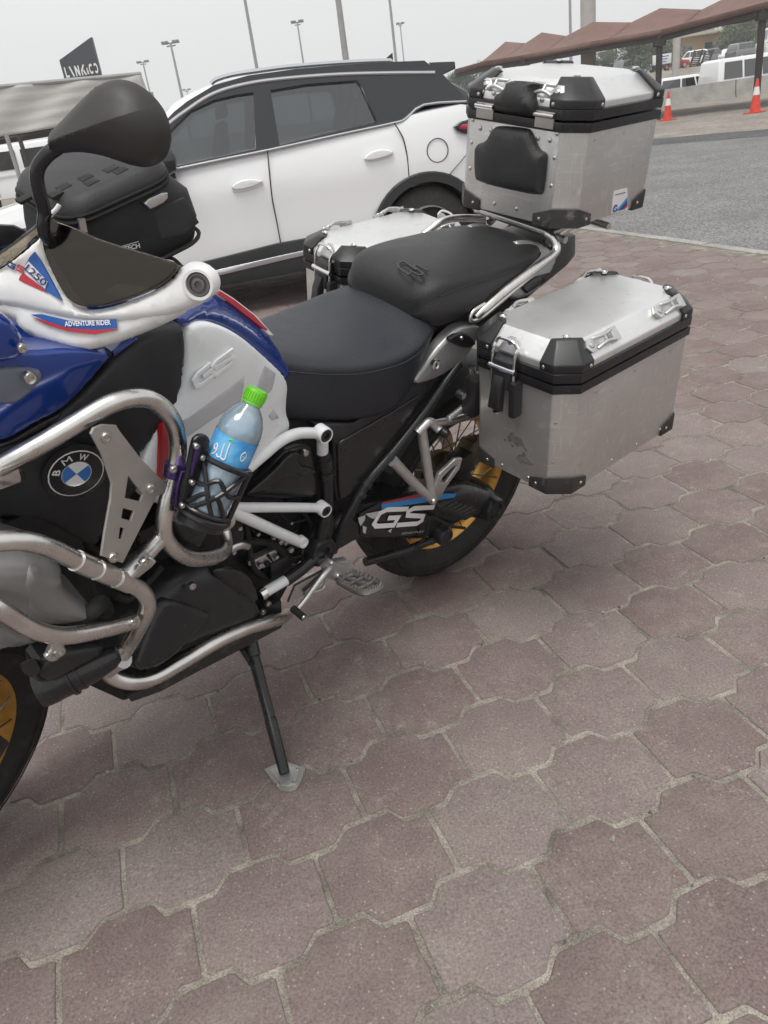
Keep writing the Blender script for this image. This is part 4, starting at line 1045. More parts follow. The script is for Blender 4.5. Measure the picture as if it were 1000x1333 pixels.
# ------------------------------------------------------------------ aluminium cases
def octa(x0, x1, y0, y1, c, z, grow=0.0):
    x0 -= grow; x1 += grow; y0 -= grow; y1 += grow; c = c+grow*.4
    return [Vector(p) for p in ((x1, y0+c, z), (x1, y1-c, z), (x1-c, y1, z), (x0+c, y1, z), (x0, y1-c, z), (x0, y0+c, z), (x0+c, y0, z), (x1-c, y0, z))]
def rivet(o, p, n, parent, r=.0042):
    b = MB(); b.dome(p, n, r, .0022, 8); b.build('rivet', 'bolt_steel', parent)
def alu_case(name, label, cat, M, x0, x1, y0, y1, zb, z0, z1, z2, c=.045, inset=.058, botin=.0, group=None):
    """zb floor, z0..z1 black rim band, z2 lid top; local axes as the motorcycle's"""
    t = thing(name, label, cat, M, group)
    b = MB(); b.loft([octa(x0+botin, x1-botin, y0+botin, y1-botin, c, zb), octa(x0, x1, y0, y1, c, z0+.004)]); body = b.build('body', 'alu_body', t, bevel=.004)
    b = MB(); zm = z0+(z1-z0)*.5
    b.loft([octa(x0, x1, y0, y1, c, z0, g) for g in (.0, )]+[octa(x0, x1, y0, y1, c, z0+.002, .0055), octa(x0, x1, y0, y1, c, zm-.003, .0055), octa(x0, x1, y0, y1, c, zm-.003, .0015)]); b.build('lower_rim', 'satin_black', t, bevel=.0012)
    lid_b = MB(); zs = z1+.014
    lid_b.loft([octa(x0, x1, y0, y1, c, zm), octa(x0, x1, y0, y1, c, zs), octa(x0+inset, x1-inset, y0+inset, y1-inset, c*.75, z2), ]); lid = lid_b.build('lid', ['alu_lid'], t, bevel=.004)
    b = MB(); b.loft([octa(x0, x1, y0, y1, c, zm+.001, .0015), octa(x0, x1, y0, y1, c, zm+.002, .0055), octa(x0, x1, y0, y1, c, z1-.002, .0055), octa(x0, x1, y0, y1, c, z1, .0)]); b.build('lid_rim', 'satin_black', t, bevel=.0012)
    for sx in (0, 1):
        for sy in (0, 1):
            X, Y = (x1 if sx else x0), (y1 if sy else y0); dx, dy = (-1 if sx else 1), (-1 if sy else 1)
            g = .0052; e = .036
            low = [(X-dx*g, Y+dy*(c+e)), (X-dx*g, Y+dy*(c-.002)), (X+dx*(c-.002), Y-dy*g), (X+dx*(c+e), Y-dy*g)]
            k = inset; up = [(X+dx*(k-g*.6), Y+dy*(k+c*.75+.014)), (X+dx*(k-g*.4), Y+dy*(k+c*.7)), (X+dx*(k+c*.7), Y+dy*(k-g*.4)), (X+dx*(k+c*.75+.014), Y+dy*(k-g*.6))]
            b = MB(); b.hull([(x, y, z) for x, y in low for z in (z1-.001, zs+.003)]+[(x, y, z2+.0055) for x, y in up]+[(X+dx*(k+.05), Y+dy*(k+.05), z2-.02)])
            cp = b.build('corner_cap', 'black_plastic', t, bevel=.0025)
            b = MB(); px_, py_ = X+dx*(k+.022), Y+dy*(k+.022); b.lathe([(.0085, 0), (.0085, .003), (.006, .004), (.005, .002)], (px_, py_, z2+.005), (0, 0, 1), 12); b.build('cap_screw', 'chrome', cp)
            for pp, nn in (((X-dx*g, Y+dy*(c+e*.72), z1+.007), (-dx, 0, 0)), ((X+dx*(c+e*.72), Y-dy*g, z1+.007), (0, -dy, 0))): rivet(None, pp, nn, cp, .0045)
            # bottom corner guard
            g = .004; e = .05
            lowg = [(X+dx*botin-dx*g, Y+dy*(c+e)), (X+dx*botin-dx*g, Y+dy*(c-.002)), (X+dx*(c-.002), Y+dy*botin-dy*g), (X+dx*(c+e), Y+dy*botin-dy*g)]
            b = MB(); b.hull([(x, y, zb+z) for x, y in lowg[1:3] for z in (-.004, .040)]+[(x, y, zb+z) for x, y in (lowg[0], lowg[3]) for z in (-.004, .022)]+[(X+dx*(c+e), Y+dy*(c+e*.4), zb-.004), (X+dx*(c+e*.4), Y+dy*(c+e), zb-.004)])
            bg_ = b.build('corner_guard', 'scuffed_black', t, bevel=.002)
            rivet(None, (X+dx*botin-dx*g, Y+dy*(c+e*.6), zb+.013), (-dx, 0, 0), bg_); rivet(None, (X+dx*(c+e*.6), Y+dy*botin-dy*g, zb+.013), (0, -dy, 0), bg_)
    return t, body, lid
def tie_ring(lid, o, ax, n, L=.078):
    """cast lashing eye: hexagonal foot, two struts and a square end"""
    o, ax, n = Vector(o), Vector(ax).normalized(), Vector(n).normalized(); sd = n.cross(ax)
    b = MB(); b.prism([o+ax*(.017*math.cos(a))+sd*(.017*math.sin(a)) for a in np.linspace(0, 2*math.pi, 7)[:-1]], n*.009)
    for s in (-1, 1):
        b.tube([o+ax*.012+sd*s*.012+n*.008, o+ax*(L*.5)+sd*s*.008+n*.016, o+ax*(L*.92)+sd*s*.012+n*.010], .0045, 8, smooth=4)
    b.tube([o+ax*(L*.5)-sd*.010+n*.016, o+ax*(L*.5)+sd*.010+n*.016], .004, 8)
    b.prism([o+ax*(L+dx)+sd*dy for dx, dy in ((-.012, -.016), (.010, -.016), (.010, .016), (-.012, .016))], n*.012)
    t = b.build('tie_ring', 'cast_alu', lid, bevel=.0012)
    b = MB(); b.dome(o+n*.009, n, .0075, .004); b.build('ring_bolt', 'bolt_steel', t)
def latch(t, M_, s=1):
    """hasp and lever; M_ maps local x = outward, y = across, z = up onto the case front"""
    T = lambda *p: M_ @ Vector(p)
    b = MB(); b.prism([T(.001, -.028, .046), T(.001, .028, .046), T(-.009, .02, .066), T(-.014, .008, .076), T(-.014, -.008, .076), T(-.009, -.02, .066)], (T(1, 0, 0)-T(0, 0, 0))*.004); hp = b.build('hasp_plate', 'cast_alu', t, bevel=.001)
    b = MB(); b.dome(T(-.004, 0, .066), T(1, 0, 0)-T(0, 0, 0), .0065); b.build('rivet', 'bolt_steel', hp)
    b = MB()
    for y in (-.031, .031): b.tube([T(.006, y, .062), T(.016, y, .045), T(.018, y, .0), T(.016, y, -.055)], .0035, 8, smooth=4)
    b.tube([T(.006, -.031, .062), T(.008, -.018, .075), T(.008, .018, .075), T(.006, .031, .062)], .0035, 8, smooth=3)
    b.build('hasp_wire', 'chrome', t)
    b = MB(); b.tube([T(.02, -.037, .012), T(.02, .037, .012)], .0065, 10); b.build('latch_pin', 'chrome', t)
    b = MB(); b.hull([T(x, y, z) for x, y, z in ((.0, -.03, .04), (.0, .03, .04), (.02, -.026, .03), (.02, .026, .03), (.03, -.024, -.03), (.03, .024, -.03), (0, -.03, -.05), (0, .03, -.05))]); b.build('latch_block', 'black_plastic', t, bevel=.003)
    b = MB(); b.hull([T(x, y, z) for x, y, z in ((.03, -.014, .0), (.03, .014, .0), (.045, -.012, -.03), (.045, .012, -.03), (.05, -.016, -.075), (.05, .016, -.075), (.03, -.016, -.085), (.03, .016, -.085), (.02, -.012, -.02), (.02, .012, -.02))]); lv = b.build('latch_lever', 'black_plastic', t, bevel=.004)
    b = MB(); b.lathe([(.009, 0), (.009, .004), (.006, .005)], T(.035, 0, -.085), T(0, 0, -1)-T(0, 0, 0), 14); b.build('lock', 'bolt_steel', lv)
    b = MB(); b.hull([T(x, y, z) for x in (0, .028) for y in (.026, .044) for z in (-.095, -.01)]); b.build('latch_guard', 'black_plastic', t, bevel=.005)
def case_details(t, body, lid, x0, x1, y0, y1, zb, z0, z1, z2, s, c=.045, inset=.058):
    yo = y1 if s > 0 else y0; yi = y0 if s > 0 else y1
    zs = z1+.014; ln = Vector((0, s*(z2-zs), inset)).normalized(); 
    for xx in (x1-.085, x0+.15):
        tie_ring(lid, (xx, yo-s*inset*.55, zs+(z2-zs)*.55+.001), (-1, 0, 0), ln)
    li = Vector((0, -s*(z2-zs), inset)).normalized()
    for xx in (x1-.12, x0+.10): tie_ring(lid, (xx, yi+s*inset*.5, zs+(z2-zs)*.5), (-1, 0, 0), li, .07)
    ym = (y0+y1)/2-s*.02
    latch(t, Matrix.Translation((x1, ym, z0+.015)))
    latch(t, Matrix.Translation((x0, ym, z0+.015)) @ Matrix.Rotation(math.pi, 4, 'Z'))
    for k in range(4):
        xx = x0+.09+(x1-x0-.18)*k/3
        rivet(None, (xx, yo+s*.0003, zb+.016), (0, s, 0), body)
    for xx in (x0+.10, (x0+x1)/2, x1-.10): rivet(None, (xx, yo+s*.0003, z0-.016), (0, s, 0), body, .005)
    for zz in (zb+.08, zb+.18): rivet(None, (x1-.008, yo-s*(c-.006), zz), (1, s*.7, 0), body, .005)
    rivet(None, (x1+.0003, (y0+y1)/2+.05*s, zb+.015), (1, 0, 0), body); rivet(None, (x1+.0003, (y0+y1)/2-.03*s, zb+.015), (1, 0, 0), body)

def posed(d, rx, ry, rz):
    ce = Vector(((d['x0']+d['x1'])/2, (d['y0']+d['y1'])/2, (d['z0']+d['zb'])/2))
    return BM @ Matrix.Translation(ce) @ Matrix.Rotation(rz, 4, 'Z') @ Matrix.Rotation(ry, 4, 'Y') @ Matrix.Rotation(rx, 4, 'X') @ Matrix.Translation(-ce)
PAN = dict(x0=-.3141, x1=.1661, y0=.2088, y1=.4971, zb=.604, z0=.8533, z1=.9028, z2=.9533, c=.039, inset=.034)
PM = posed(PAN, .0916, .0515, -.0105); FP_ = Frame(PM)
lp, lb, ll = alu_case('side_case', 'scuffed aluminium side case nearest the viewer hanging on the left flank of the motorcycle', 'side case', PM, **PAN, group='aluminium side cases')
KS = ('x0', 'x1', 'y0', 'y1', 'zb', 'z0', 'z1', 'z2')
case_details(lp, lb, ll, *[PAN[k] for k in KS], 1, c=PAN['c'], inset=PAN['inset'])
PAR = dict(PAN); PAR['y0'], PAR['y1'] = -.4772, -.2427; PAR['x0'], PAR['x1'] = -.279, .1543; PAR['z0'], PAR['z1'], PAR['z2'], PAR['zb'] = .8612, .909, .9439, .62
rpn, rb_, rl = alu_case('side_case', 'aluminium side case on the far flank, seen behind the saddle beside the white car', 'side case', posed(PAR, -.008, .0173, -.008), **PAR, group='aluminium side cases')
case_details(rpn, rb_, rl, *[PAR[k] for k in KS], -1, c=PAR['c'], inset=PAR['inset'])
# worn mark on the front of the near case
rw = random.Random(5)
for pts in ([(276, 745), (296, 726), (304, 740), (330, 752), (352, 795), (344, 801), (326, 776), (318, 784), (300, 764), (286, 762)], [(308, 822), (322, 812), (346, 810), (356, 826), (379, 846), (360, 849), (338, 838), (326, 842)], [(292, 772), (300, 776), (297, 786)], [(336, 800), (344, 806), (338, 812)], [(268, 752), (274, 757), (270, 764)]):
    pts = [(x+rw.uniform(-2, 2), y+rw.uniform(-2, 2)) for x, y in pts]
    plate(FP_, 'worn_decal', [q(6, *pts)], (Vector((PAN['x1']+.0006, 0, 0)), Vector((1, 0, 0))), 'worn_mark', lb, ext=.0003, bev=0)

TOP = dict(x0=-.5078, x1=-.1308, y0=-.183, y1=.1769, zb=1.0573, z0=1.26, z1=1.3087, z2=1.359, c=.046, inset=.046)
TM = posed(TOP, .0487, -.0043, .0345); FT = Frame(TM)
tc, tb_, tl = alu_case('top_case', 'large aluminium top case with black back pads on the rear rack behind the saddle', 'top case', TM, **TOP)
x1_, zc = TOP['x1'], TOP['z0']
FX = (Vector((x1_, 0, 0)), Vector((1, 0, 0)))
panel(FT, 'back_pad', q(7, (188, 372), (215, 366), (245, 318), (262, 302), (370, 312), (392, 322), (420, 395), (448, 408), (452, 430), (438, 556), (425, 572), (300, 548), (195, 520), (180, 505), (178, 385)), FX, 'seat_black', tc, thick=.004, rnd=.016, puff=.010, puffw=.05, cell=.02, smooth=2, lift=.018)
panel(FT, 'lid_pad', q(7, (252, 200), (268, 180), (290, 172), (300, 140), (320, 130), (415, 138), (420, 150), (402, 175), (412, 205), (410, 245), (395, 262), (380, 268), (262, 250), (248, 236)), (Vector((x1_+.004, 0, TOP['z1'])), Vector((1, 0, .35)).normalized()), 'seat_black', tc, thick=.05, rnd=.016, puff=.012, puffw=.04, cell=.016, smooth=2, lift=.016)
for yy in (-.086, .088):
    b = MB(); b.box((x1_+.006, yy, TOP['z1']-.026), (.004, .052, .034)); hg = b.build('hinge', 'plate_alu', tc, bevel=.001)
    b = MB(); b.tube([(x1_+.010, yy-.027, TOP['z1']-.016), (x1_+.010, yy+.027, TOP['z1']-.016)], .0055, 10); b.build('hinge_pin', 'chrome', hg)
    for dy in (-.017, .017):
        for zz in (TOP['z1']+.012, zc-.018): rivet(None, (x1_+(.001 if zz > zc else .0005), yy+dy, zz), (1, 0, 0), tc, .006)
for fx_, dr in ((495, -1), (222, 1)):
    fp = FT.x(*q1(7, fx_, 183 if fx_ > 300 else 152), x1_-.018); tie_ring(tl, fp, (0, dr, 0), (.75, 0, .66), .066)
for yy in (-.11, -.04, .03, .10): rivet(None, (x1_+.0004, yy, TOP['zb']+.022), (1, 0, 0), tb_, .0055)
for zz in (.03, .09, .15, .20):
    rivet(None, (x1_+.0004, .122, TOP['zb']+zz), (1, 0, 0), tb_, .0048); rivet(None, (x1_+.0004, -.128, TOP['zb']+zz), (1, 0, 0), tb_, .0048)
for xx in (-.20, -.32, -.44): rivet(None, (xx, TOP['y1']+.0004, TOP['z0']-.014), (0, 1, 0), tb_, .0045)
# maker's sticker: roundel and three diagonal bars
FYT = TOP['y1']
st_ = panel(FT, 'sticker', q(7, (703, 556), (755, 543), (757, 625), (694, 641)), FYT+.0005, 'sign_white', tc, thick=.0005, rnd=0, cell=0, lift=.0006)
for i, (m_, off) in enumerate((('decal_lightblue', 0), ('decal_navy', 11), ('decal_red', 22))):
    plate(FT, 'sticker_bar', [q(7, (712+off, 632-off*.25), (722+off, 630-off*.25), (756, 590+off*1.1), (756, 578+off*1.1))], FYT+.0022, m_, st_, ext=.0002, bev=0)
for k in range(6): plate(FT, 'print', [q(7, (710+k*6.5, 571-k*1.5), (714.5+k*6.5, 570-k*1.5), (716+k*6.5, 566-k*1.5), (711.5+k*6.5, 567-k*1.5))], FYT+.0022, 'decal_grey', st_, ext=.0002, bev=0)
def disc(fr, name, ctr, D, r, m, parent, lift, a0=0, a1=2*math.pi, r0=0, n=24, ext=.0002):
    o, nn = fr.plane(D)
    if nn.dot(fr.C-o) < 0: nn = -nn
    u, v = basis(o, nn); p = fr.on(*ctr, (o, nn)) if len(ctr) == 2 else Vector(ctr)
    full = a1-a0 > 6.28
    A = np.linspace(a0, a1, n+1)[:-1] if full else np.linspace(a0, a1, n)
    lo = [(r*math.cos(a), r*math.sin(a)) for a in A]
    if full: loops = [lo]+([[(r0*math.cos(a), r0*math.sin(a)) for a in A[::-1]]] if r0 else [])
    else: loops = [lo+[(r0*math.cos(a), r0*math.sin(a)) for a in A[::-1]]] if r0 else [[(0, 0)]+lo]
    return plate(fr, name, loops, None, m, parent, ext=ext, bev=0, lift=lift, flat=(p, u, v, nn))
def roundel(fr, name, ctr, D, R, parent, ringm='satin_black', letters=True, rot=0.0, lift=0.0):
    d = disc(fr, name, ctr, D, R, 'badge_white', parent, .0005+lift)
    disc(fr, 'black_ring', ctr, D, R*.955, ringm, d, .0011+lift, r0=R*.5)
    disc(fr, 'inner_ring', ctr, D, R*.545, 'chrome', d, .0014+lift, r0=R*.51)
    for k in range(4): disc(fr, 'quadrant', ctr, D, R*.51, 'badge_blue' if k % 2 else 'badge_white', d, .0016+lift, k*math.pi/2+rot, (k+1)*math.pi/2+rot, n=12)
    if letters:
        o, nn = fr.plane(D)
        if nn.dot(fr.C-o) < 0: nn = -nn
        u, v = basis(o, nn); p = fr.on(*ctr, (o, nn))
        for ch, a in (('B', math.radians(149)), ('M', math.radians(104)), ('W', math.radians(58))):
            a += rot*.0+math.radians(4); rad = u*math.cos(a)+v*math.sin(a); tn = rad.cross(nn); tn = -tn if tn.dot(u) < 0 and False else tn
            wl = R*(.24 if ch == 'B' else .34); 
            text(fr, 'lettering', ch, None, None, None, R*.27, 'badge_white', d, lift=.0024+lift, bold=(0 if ch == 'M' else .02), frame3=(p+rad*(R*.61)-tn*wl/2, tn, nn, wl))
    return d
roundel(FT, 'sticker_roundel', q1(7, 708, 621), FYT+.0022, .0095, st_, 'decal_navy', False)
# ================================================================== MOTORCYCLE
bike = thing('motorcycle', 'blue white and black adventure motorcycle leaning on its side stand on the paving', 'motorcycle', BM)
BMi = BM.inverted()
V = Vector
def yz(*p): return [FB.y(*t) for t in p]
def T(n, *pts):          # crop points with their own depth -> bike points
    out = []
    for x, y, d in pts:
        px, py = q1(n, x, y); out.append(FB.y(px, py, d))
    return out
def tube(name, pts, r, m, parent=bike, sm=6, seg=14, mirror=False):
    b = MB(); b.tube(pts, r, seg, smooth=sm); o = b.build(name, m, parent, sharp=50)
    if mirror: mirrored(o)
    return o
def bolt(p, n, r, parent, m='bolt_steel', h=None):
    b = MB(); n = V(n).normalized(); p = V(p)
    b.lathe([(r, -.004), (r, r*.25), (r*.85, r*.55), (r*.5, r*.62), (r*.45, r*.3), (0, r*.3)], p, n, 14, False); return b.build('bolt', m, parent)
def uv_on(fr, D, x, y):
    o, n = fr.plane(D)
    if n.dot(fr.C-o) < 0: n = -n
    u, v = basis(o, n); p = fr.on(x, y, (o, n)); return ((p-o).dot(u), (p-o).dot(v))

# ---------------------------------------------------------------- wheels
mat('spoke_steel', (.16, .155, .15), .4, .9)
mat('hub_bronze', (.10, .085, .05), .45, .7, var=.3, vscale=40)
def wheel(name, ctr, R_, Rt, W, rr, nsp, hubm):
    M = Matrix.Translation(ctr) @ R_.to_4x4()
    b = MB(); b.lathe([(.03, -.075), (.05, -.07), (.05, -.05), (.032, -.03), (.032, .03), (.05, .05), (.05, .07), (.03, .075)], (0, 0, 0), (0, 1, 0), 24)
    hub = b.build(name, hubm, bike); hub.matrix_local = M
    w = W/2
    b = MB(); prof = [(rr-.004, -w*.62), (rr+.02, -w*.86), (rr+.05, -w), (Rt-.045, -w*.97), (Rt-.022, -w*.86), (Rt-.008, -w*.52), (Rt, 0), (Rt-.008, w*.52), (Rt-.022, w*.86), (Rt-.045, w*.97), (rr+.05, w), (rr+.02, w*.86), (rr-.004, w*.62)]
    b.lathe(prof, (0, 0, 0), (0, 1, 0), 72, False); ty = b.build('tyre', 'tyre', hub, sharp=60)
    # tread blocks
    b = MB(); n = 46
    for k in range(n):
        for s in (-1, 1):
            for (t0, t1, a0, da) in ((.10, .48, 0, .62), (.58, .92, .5, .66)):
                a = (k+a0)*2*math.pi/n; d = da*math.pi/n; P = []
                for t, sk in ((t0, 0), (t1, .25)):
                    rb = np.interp(t, [0, .52, .86, 1], [Rt, Rt-.008, Rt-.022, Rt-.05])
                    for e in (-1, 1):
                        an = a+e*d+sk*math.pi/n
                        for dr in (-.008, .0035): P.append(((rb+dr)*math.cos(an), s*w*t, (rb+dr)*math.sin(an)))
                b.hull(P)
    tr = b.build('tread', 'tyre', hub, sharp=40); tr['kind'] = 'stuff'
    b = MB()
    for s in (-1, 1):
        for rad in (rr+.045, rr+.062): b.tube([(rad*math.cos(a), s*(w+.0005), rad*math.sin(a)) for a in np.linspace(0, 2*math.pi, 65)[:-1]], .0018, 5, closed=True)
    b.build('sidewall_rib', 'tyre', hub)
    b = MB(); b.lathe([(rr, -w*.64), (rr+.016, -w*.74), (rr+.014, -w*.60), (rr-.008, -w*.52), (rr-.022, -w*.30), (rr-.026, 0), (rr-.022, w*.30), (rr-.008, w*.52), (rr+.014, w*.60), (rr+.016, w*.74), (rr, w*.64), (rr-.014, w*.54), (rr-.03, w*.3), (rr-.034, 0), (rr-.03, -w*.3), (rr-.014, -w*.54), (rr, -w*.64)], (0, 0, 0), (0, 1, 0), 72, False); b.build('rim', 'gold', hub, sharp=50)
    sp = []
    for s in (-1, 1):
        for tw in (-1, 1):
            b = MB(); b.tube([(.048*math.cos(.9*tw), s*.058, .048*math.sin(.9*tw)), (rr-.012, s*w*.56, 0)], .0021, 6); o = b.build('spoke', 'spoke_steel', hub); sp.append((o, 0 if tw > 0 else .5))
    for k in range(nsp):
        for o, off in sp:
            c = o if k == 0 else o.copy()
            if k: COL.objects.link(c); c.parent = hub
            c.rotation_euler = (0, (k+off)*2*math.pi/nsp, 0)
    return hub
rear = wheel('rear_wheel', (0, 0, .320), Matrix.Identity(3), .325, .168, .222, 10, 'engine_dark')
b = MB(); b.lathe([(.045, -.05), (.07, -.045), (.075, -.02), (.055, .0), (.05, .03), (.065, .04), (.06, .06)], (0, 0, 0), (0, 1, 0), 28); b.build('hub_drum', 'hub_bronze', rear)
b = MB(); p = T(5, (745, 312, .05))[0]; b.hull([p+V((dx, dy, dz)) for dx, dz in ((-.05, -.03), (.03, -.05), (.05, .0), (.02, .045), (-.04, .03)) for dy in (-.025, .025)]); b.build('brake_caliper', 'hub_bronze', bike, bevel=.006)
b = MB(); p = T(5, (700, 352, .06))[0]; b.hull([p+V((dx, dy, dz)) for dx, dz in ((-.05, -.04), (.05, -.04), (.04, .02), (-.03, .03)) for dy in (-.025, .025)]); b.build('caliper_carrier', 'engine_dark', bike, bevel=.008)
steer = Matrix.Rotation(math.radians(25), 3, V((-.43, 0, .9)).normalized())
FC = V((1.51, .085, .345))
low_ = min((BM @ (FC+steer @ V((.345*math.cos(a), 0, .345*math.sin(a))))).z for a in np.linspace(0, 6.283, 120)); print('front low', low_); FC.z -= low_
front = wheel('front_wheel', FC, steer, .345, .122, .248, 10, 'engine_dark')
for s in (-1, 1):
    b = MB(); b.lathe([(.152, -.0025), (.152, .0025), (.10, .0025), (.10, -.0025), (.152, -.0025)], (0, s*.078, 0), (0, 1, 0), 48, False); b.build('brake_disc', 'cast_alu', front)
sm = lambda p: FC+steer @ (V(p)-V((1.515, 0, .345)))
for s in (-1, 1):
    b = MB(); b.tube([sm((1.515, s*.105, .33)), sm((1.27, s*.105, .85))], [.030, .026], 16); b.tube([sm((1.40, s*.105, .58)), sm((1.19, s*.105, 1.03))], .021, 16); b.build('fork_leg', 'satin_black', bike)
    b = MB(); b.hull([sm((1.515+dx, s*yy, .345+dz)) for dx, dz in ((-.03, -.05), (.03, -.05), (-.15, .03), (-.13, .1), (-.02, .06)) for yy in (.085, .125)]); b.build('brake_caliper', 'satin_black', bike, bevel=.006)
b = MB(); rings = []
for a in np.linspace(.75, 2.05, 14): rings.append([sm((FC.x+rad*math.cos(a), yy, FC.z+rad*math.sin(a))) if False else sm((1.515+rad*math.cos(a), yy, .345+rad*math.sin(a))) for yy, rad in ((-.070, .362), (-.055, .378), (0, .386), (.055, .378), (.070, .362), (.055, .374), (0, .381), (-.055, .374))])
b.loft(rings); b.build('front_mudguard', 'satin_black', bike, sharp=60)

# ---------------------------------------------------------------- engine, dark core
b = MB(); b.loft([[(x, s*y, z) for x, y, z in ((.62, .13, .40), (.60, .13, .62), (.72, .15, .74), (1.12, .15, .70), (1.20, .13, .45), (1.1, .15, .30), (.74, .15, .28))] for s in (-1, 1)]); eng = b.build('engine_block', 'engine_dark', bike, bevel=.015)
b = MB(); b.loft([[(x, s*y, z) for x, y, z in ((.66, .10, .74), (.66, .10, .92), (1.15, .16, 1.06), (1.30, .16, .95), (1.30, .14, .72))] for s in (-1, 1)]); b.build('airbox', 'deep_black', bike, bevel=.01)
b = MB(); b.loft([[V((x, s*.115, z)) for x, z in ((.22, .80), (.30, .62), (.52, .44), (.66, .44), (.74, .62), (.74, .86), (.55, .86))] for s in (-1, 1)]); b.build('inner_panel', 'engine_dark', bike, bevel=.01)
for (x, y, d, r, h) in ((300, 860, .150, .075, .03), (600, 930, .125, .06, .02)):
    p = T(4, (x, y, d))[0]; b = MB(); b.lathe([(r, -.03), (r, h*.4), (r*.9, h), (r*.5, h), (r*.45, h*.7), (0, h*.7)], p, (0, 1, 0), 32, False); c = b.build('engine_cover', 'engine_dark', eng)
    for k in range(6): bolt(p+V((r*.8*math.cos(k), h, r*.8*math.sin(k))), (0, 1, 0), .005, c, 'cast_alu')
# ribs and hoses in the gap below the frame struts
for k in range(9):
    a = T(4, (500+k*22, 742+k*2, .12), (520+k*22, 850+k*5, .12)); tube('cooling_rib', a, .0045, 'engine_dark', sm=0, seg=6)
tube('hose', T(4, (440, 900, .16), (520, 880, .17), (600, 900, .165), (650, 960, .15), (690, 960, .14)), .009, 'rubber')
tube('hose', T(4, (470, 800, .16), (480, 900, .165), (500, 1000, .16), (560, 1040, .14)), .008, 'rubber')
tube('cable', T(4, (640, 700, .14), (720, 760, .145), (750, 830, .14), (690, 900, .14), (560, 930, .15)), .005, 'rubber')
tube('cable', T(4, (560, 940, .16), (620, 1000, .15), (700, 940, .15)), .004, 'rubber')
for x, y in ((465, 905), (600, 950), (530, 985), (640, 890), (575, 880)): bolt(T(4, (x, y, .168))[0], (0, 1, 0), .006, eng)
tube('oil_pipe', T(4, (395, 915, .175), (440, 895, .175), (470, 900, .17)), .011, 'bolt_steel')
b = MB(); b.box(T(4, (600, 985, .15))[0], (.05, .03, .05)); b.build('regulator', 'black_plastic', eng, bevel=.005)
b = MB(); b.box(T(4, (545, 955, .15))[0], (.06, .02, .035)); b.build('bracket', 'cast_alu', eng, bevel=.003)

rc = random.Random(21)
for k in range(12):
    x0, y0 = rc.uniform(400, 560), rc.uniform(770, 860); d0 = rc.uniform(.125, .165); P_ = [(x0, y0, d0)]
    for _ in range(4): P_.append((P_[-1][0]+rc.uniform(20, 70), P_[-1][1]+rc.uniform(-25, 55), d0+rc.uniform(-.01, .012)))
    tube('wiring_loom' if k % 2 else 'breather_hose', T(4, *[p for p in P_ if p[1] < 1010]), rc.choice((.0028, .0038, .0055)), rc.choice(('rubber', 'satin_black', 'engine_dark')), sm=4, seg=8)
for k in range(9):
    x, y = rc.uniform(420, 700), rc.uniform(790, 990)
    bolt(T(4, (x, y, .166))[0], (0, 1, 0), rc.choice((.004, .0055, .007)), eng, rc.choice(('bolt_steel', 'cast_alu', 'engine_dark')))
for k in range(7):
    a_ = T(2, (440+k*26, 905+k*4, .20), (470+k*24, 985+k*6, .20)); tube('radiator_fin', a_, .004, 'engine_dark', sm=0, seg=6)
for pts in (((330, 900, .22), (380, 960, .23), (460, 1010, .23), (560, 1010, .22), (640, 960, .21)), ((500, 1180, .25), (560, 1200, .24), (650, 1120, .23), (700, 1060, .22)), ((250, 1000, .24), (330, 1010, .25), (400, 1150, .26), (420, 1220, .26))):
    tube('oil_hose', T(2, *pts), .0065, 'rubber', sm=5, seg=10)
# ---------------------------------------------------------------- tank, fairings
b = MB(); rings = []
for x, wt, wb, zt, zb_ in ((.60, .075, .09, .955, .84), (.66, .10, .125, .995, .83), (.74, .125, .17, 1.05, .83), (.84, .145, .205, 1.105, .83), (.94, .15, .225, 1.14, .83), (1.06, .15, .235, 1.16, .85), (1.18, .14, .22, 1.15, .9), (1.26, .10, .16, 1.12, .95)):
    h = [(0, zt), (wt*.6, zt-.006), (wt, zt-.03), (wb, zt-.12), (wb*.98, (zt+zb_)/2-.03), (wb*.9, zb_), (0, zb_)]
    rings.append([(x, y, z) for y, z in h]+[(x, -y, z) for y, z in h[-2:0:-1]])
rings = [[V(p) for p in r] for r in rings]
b.loft(rings); tank = b.build('tank', 'blue_paint', bike, sharp=60)
sub = tank.modifiers.new('s', 'SUBSURF'); sub.levels = sub.render_levels = 2
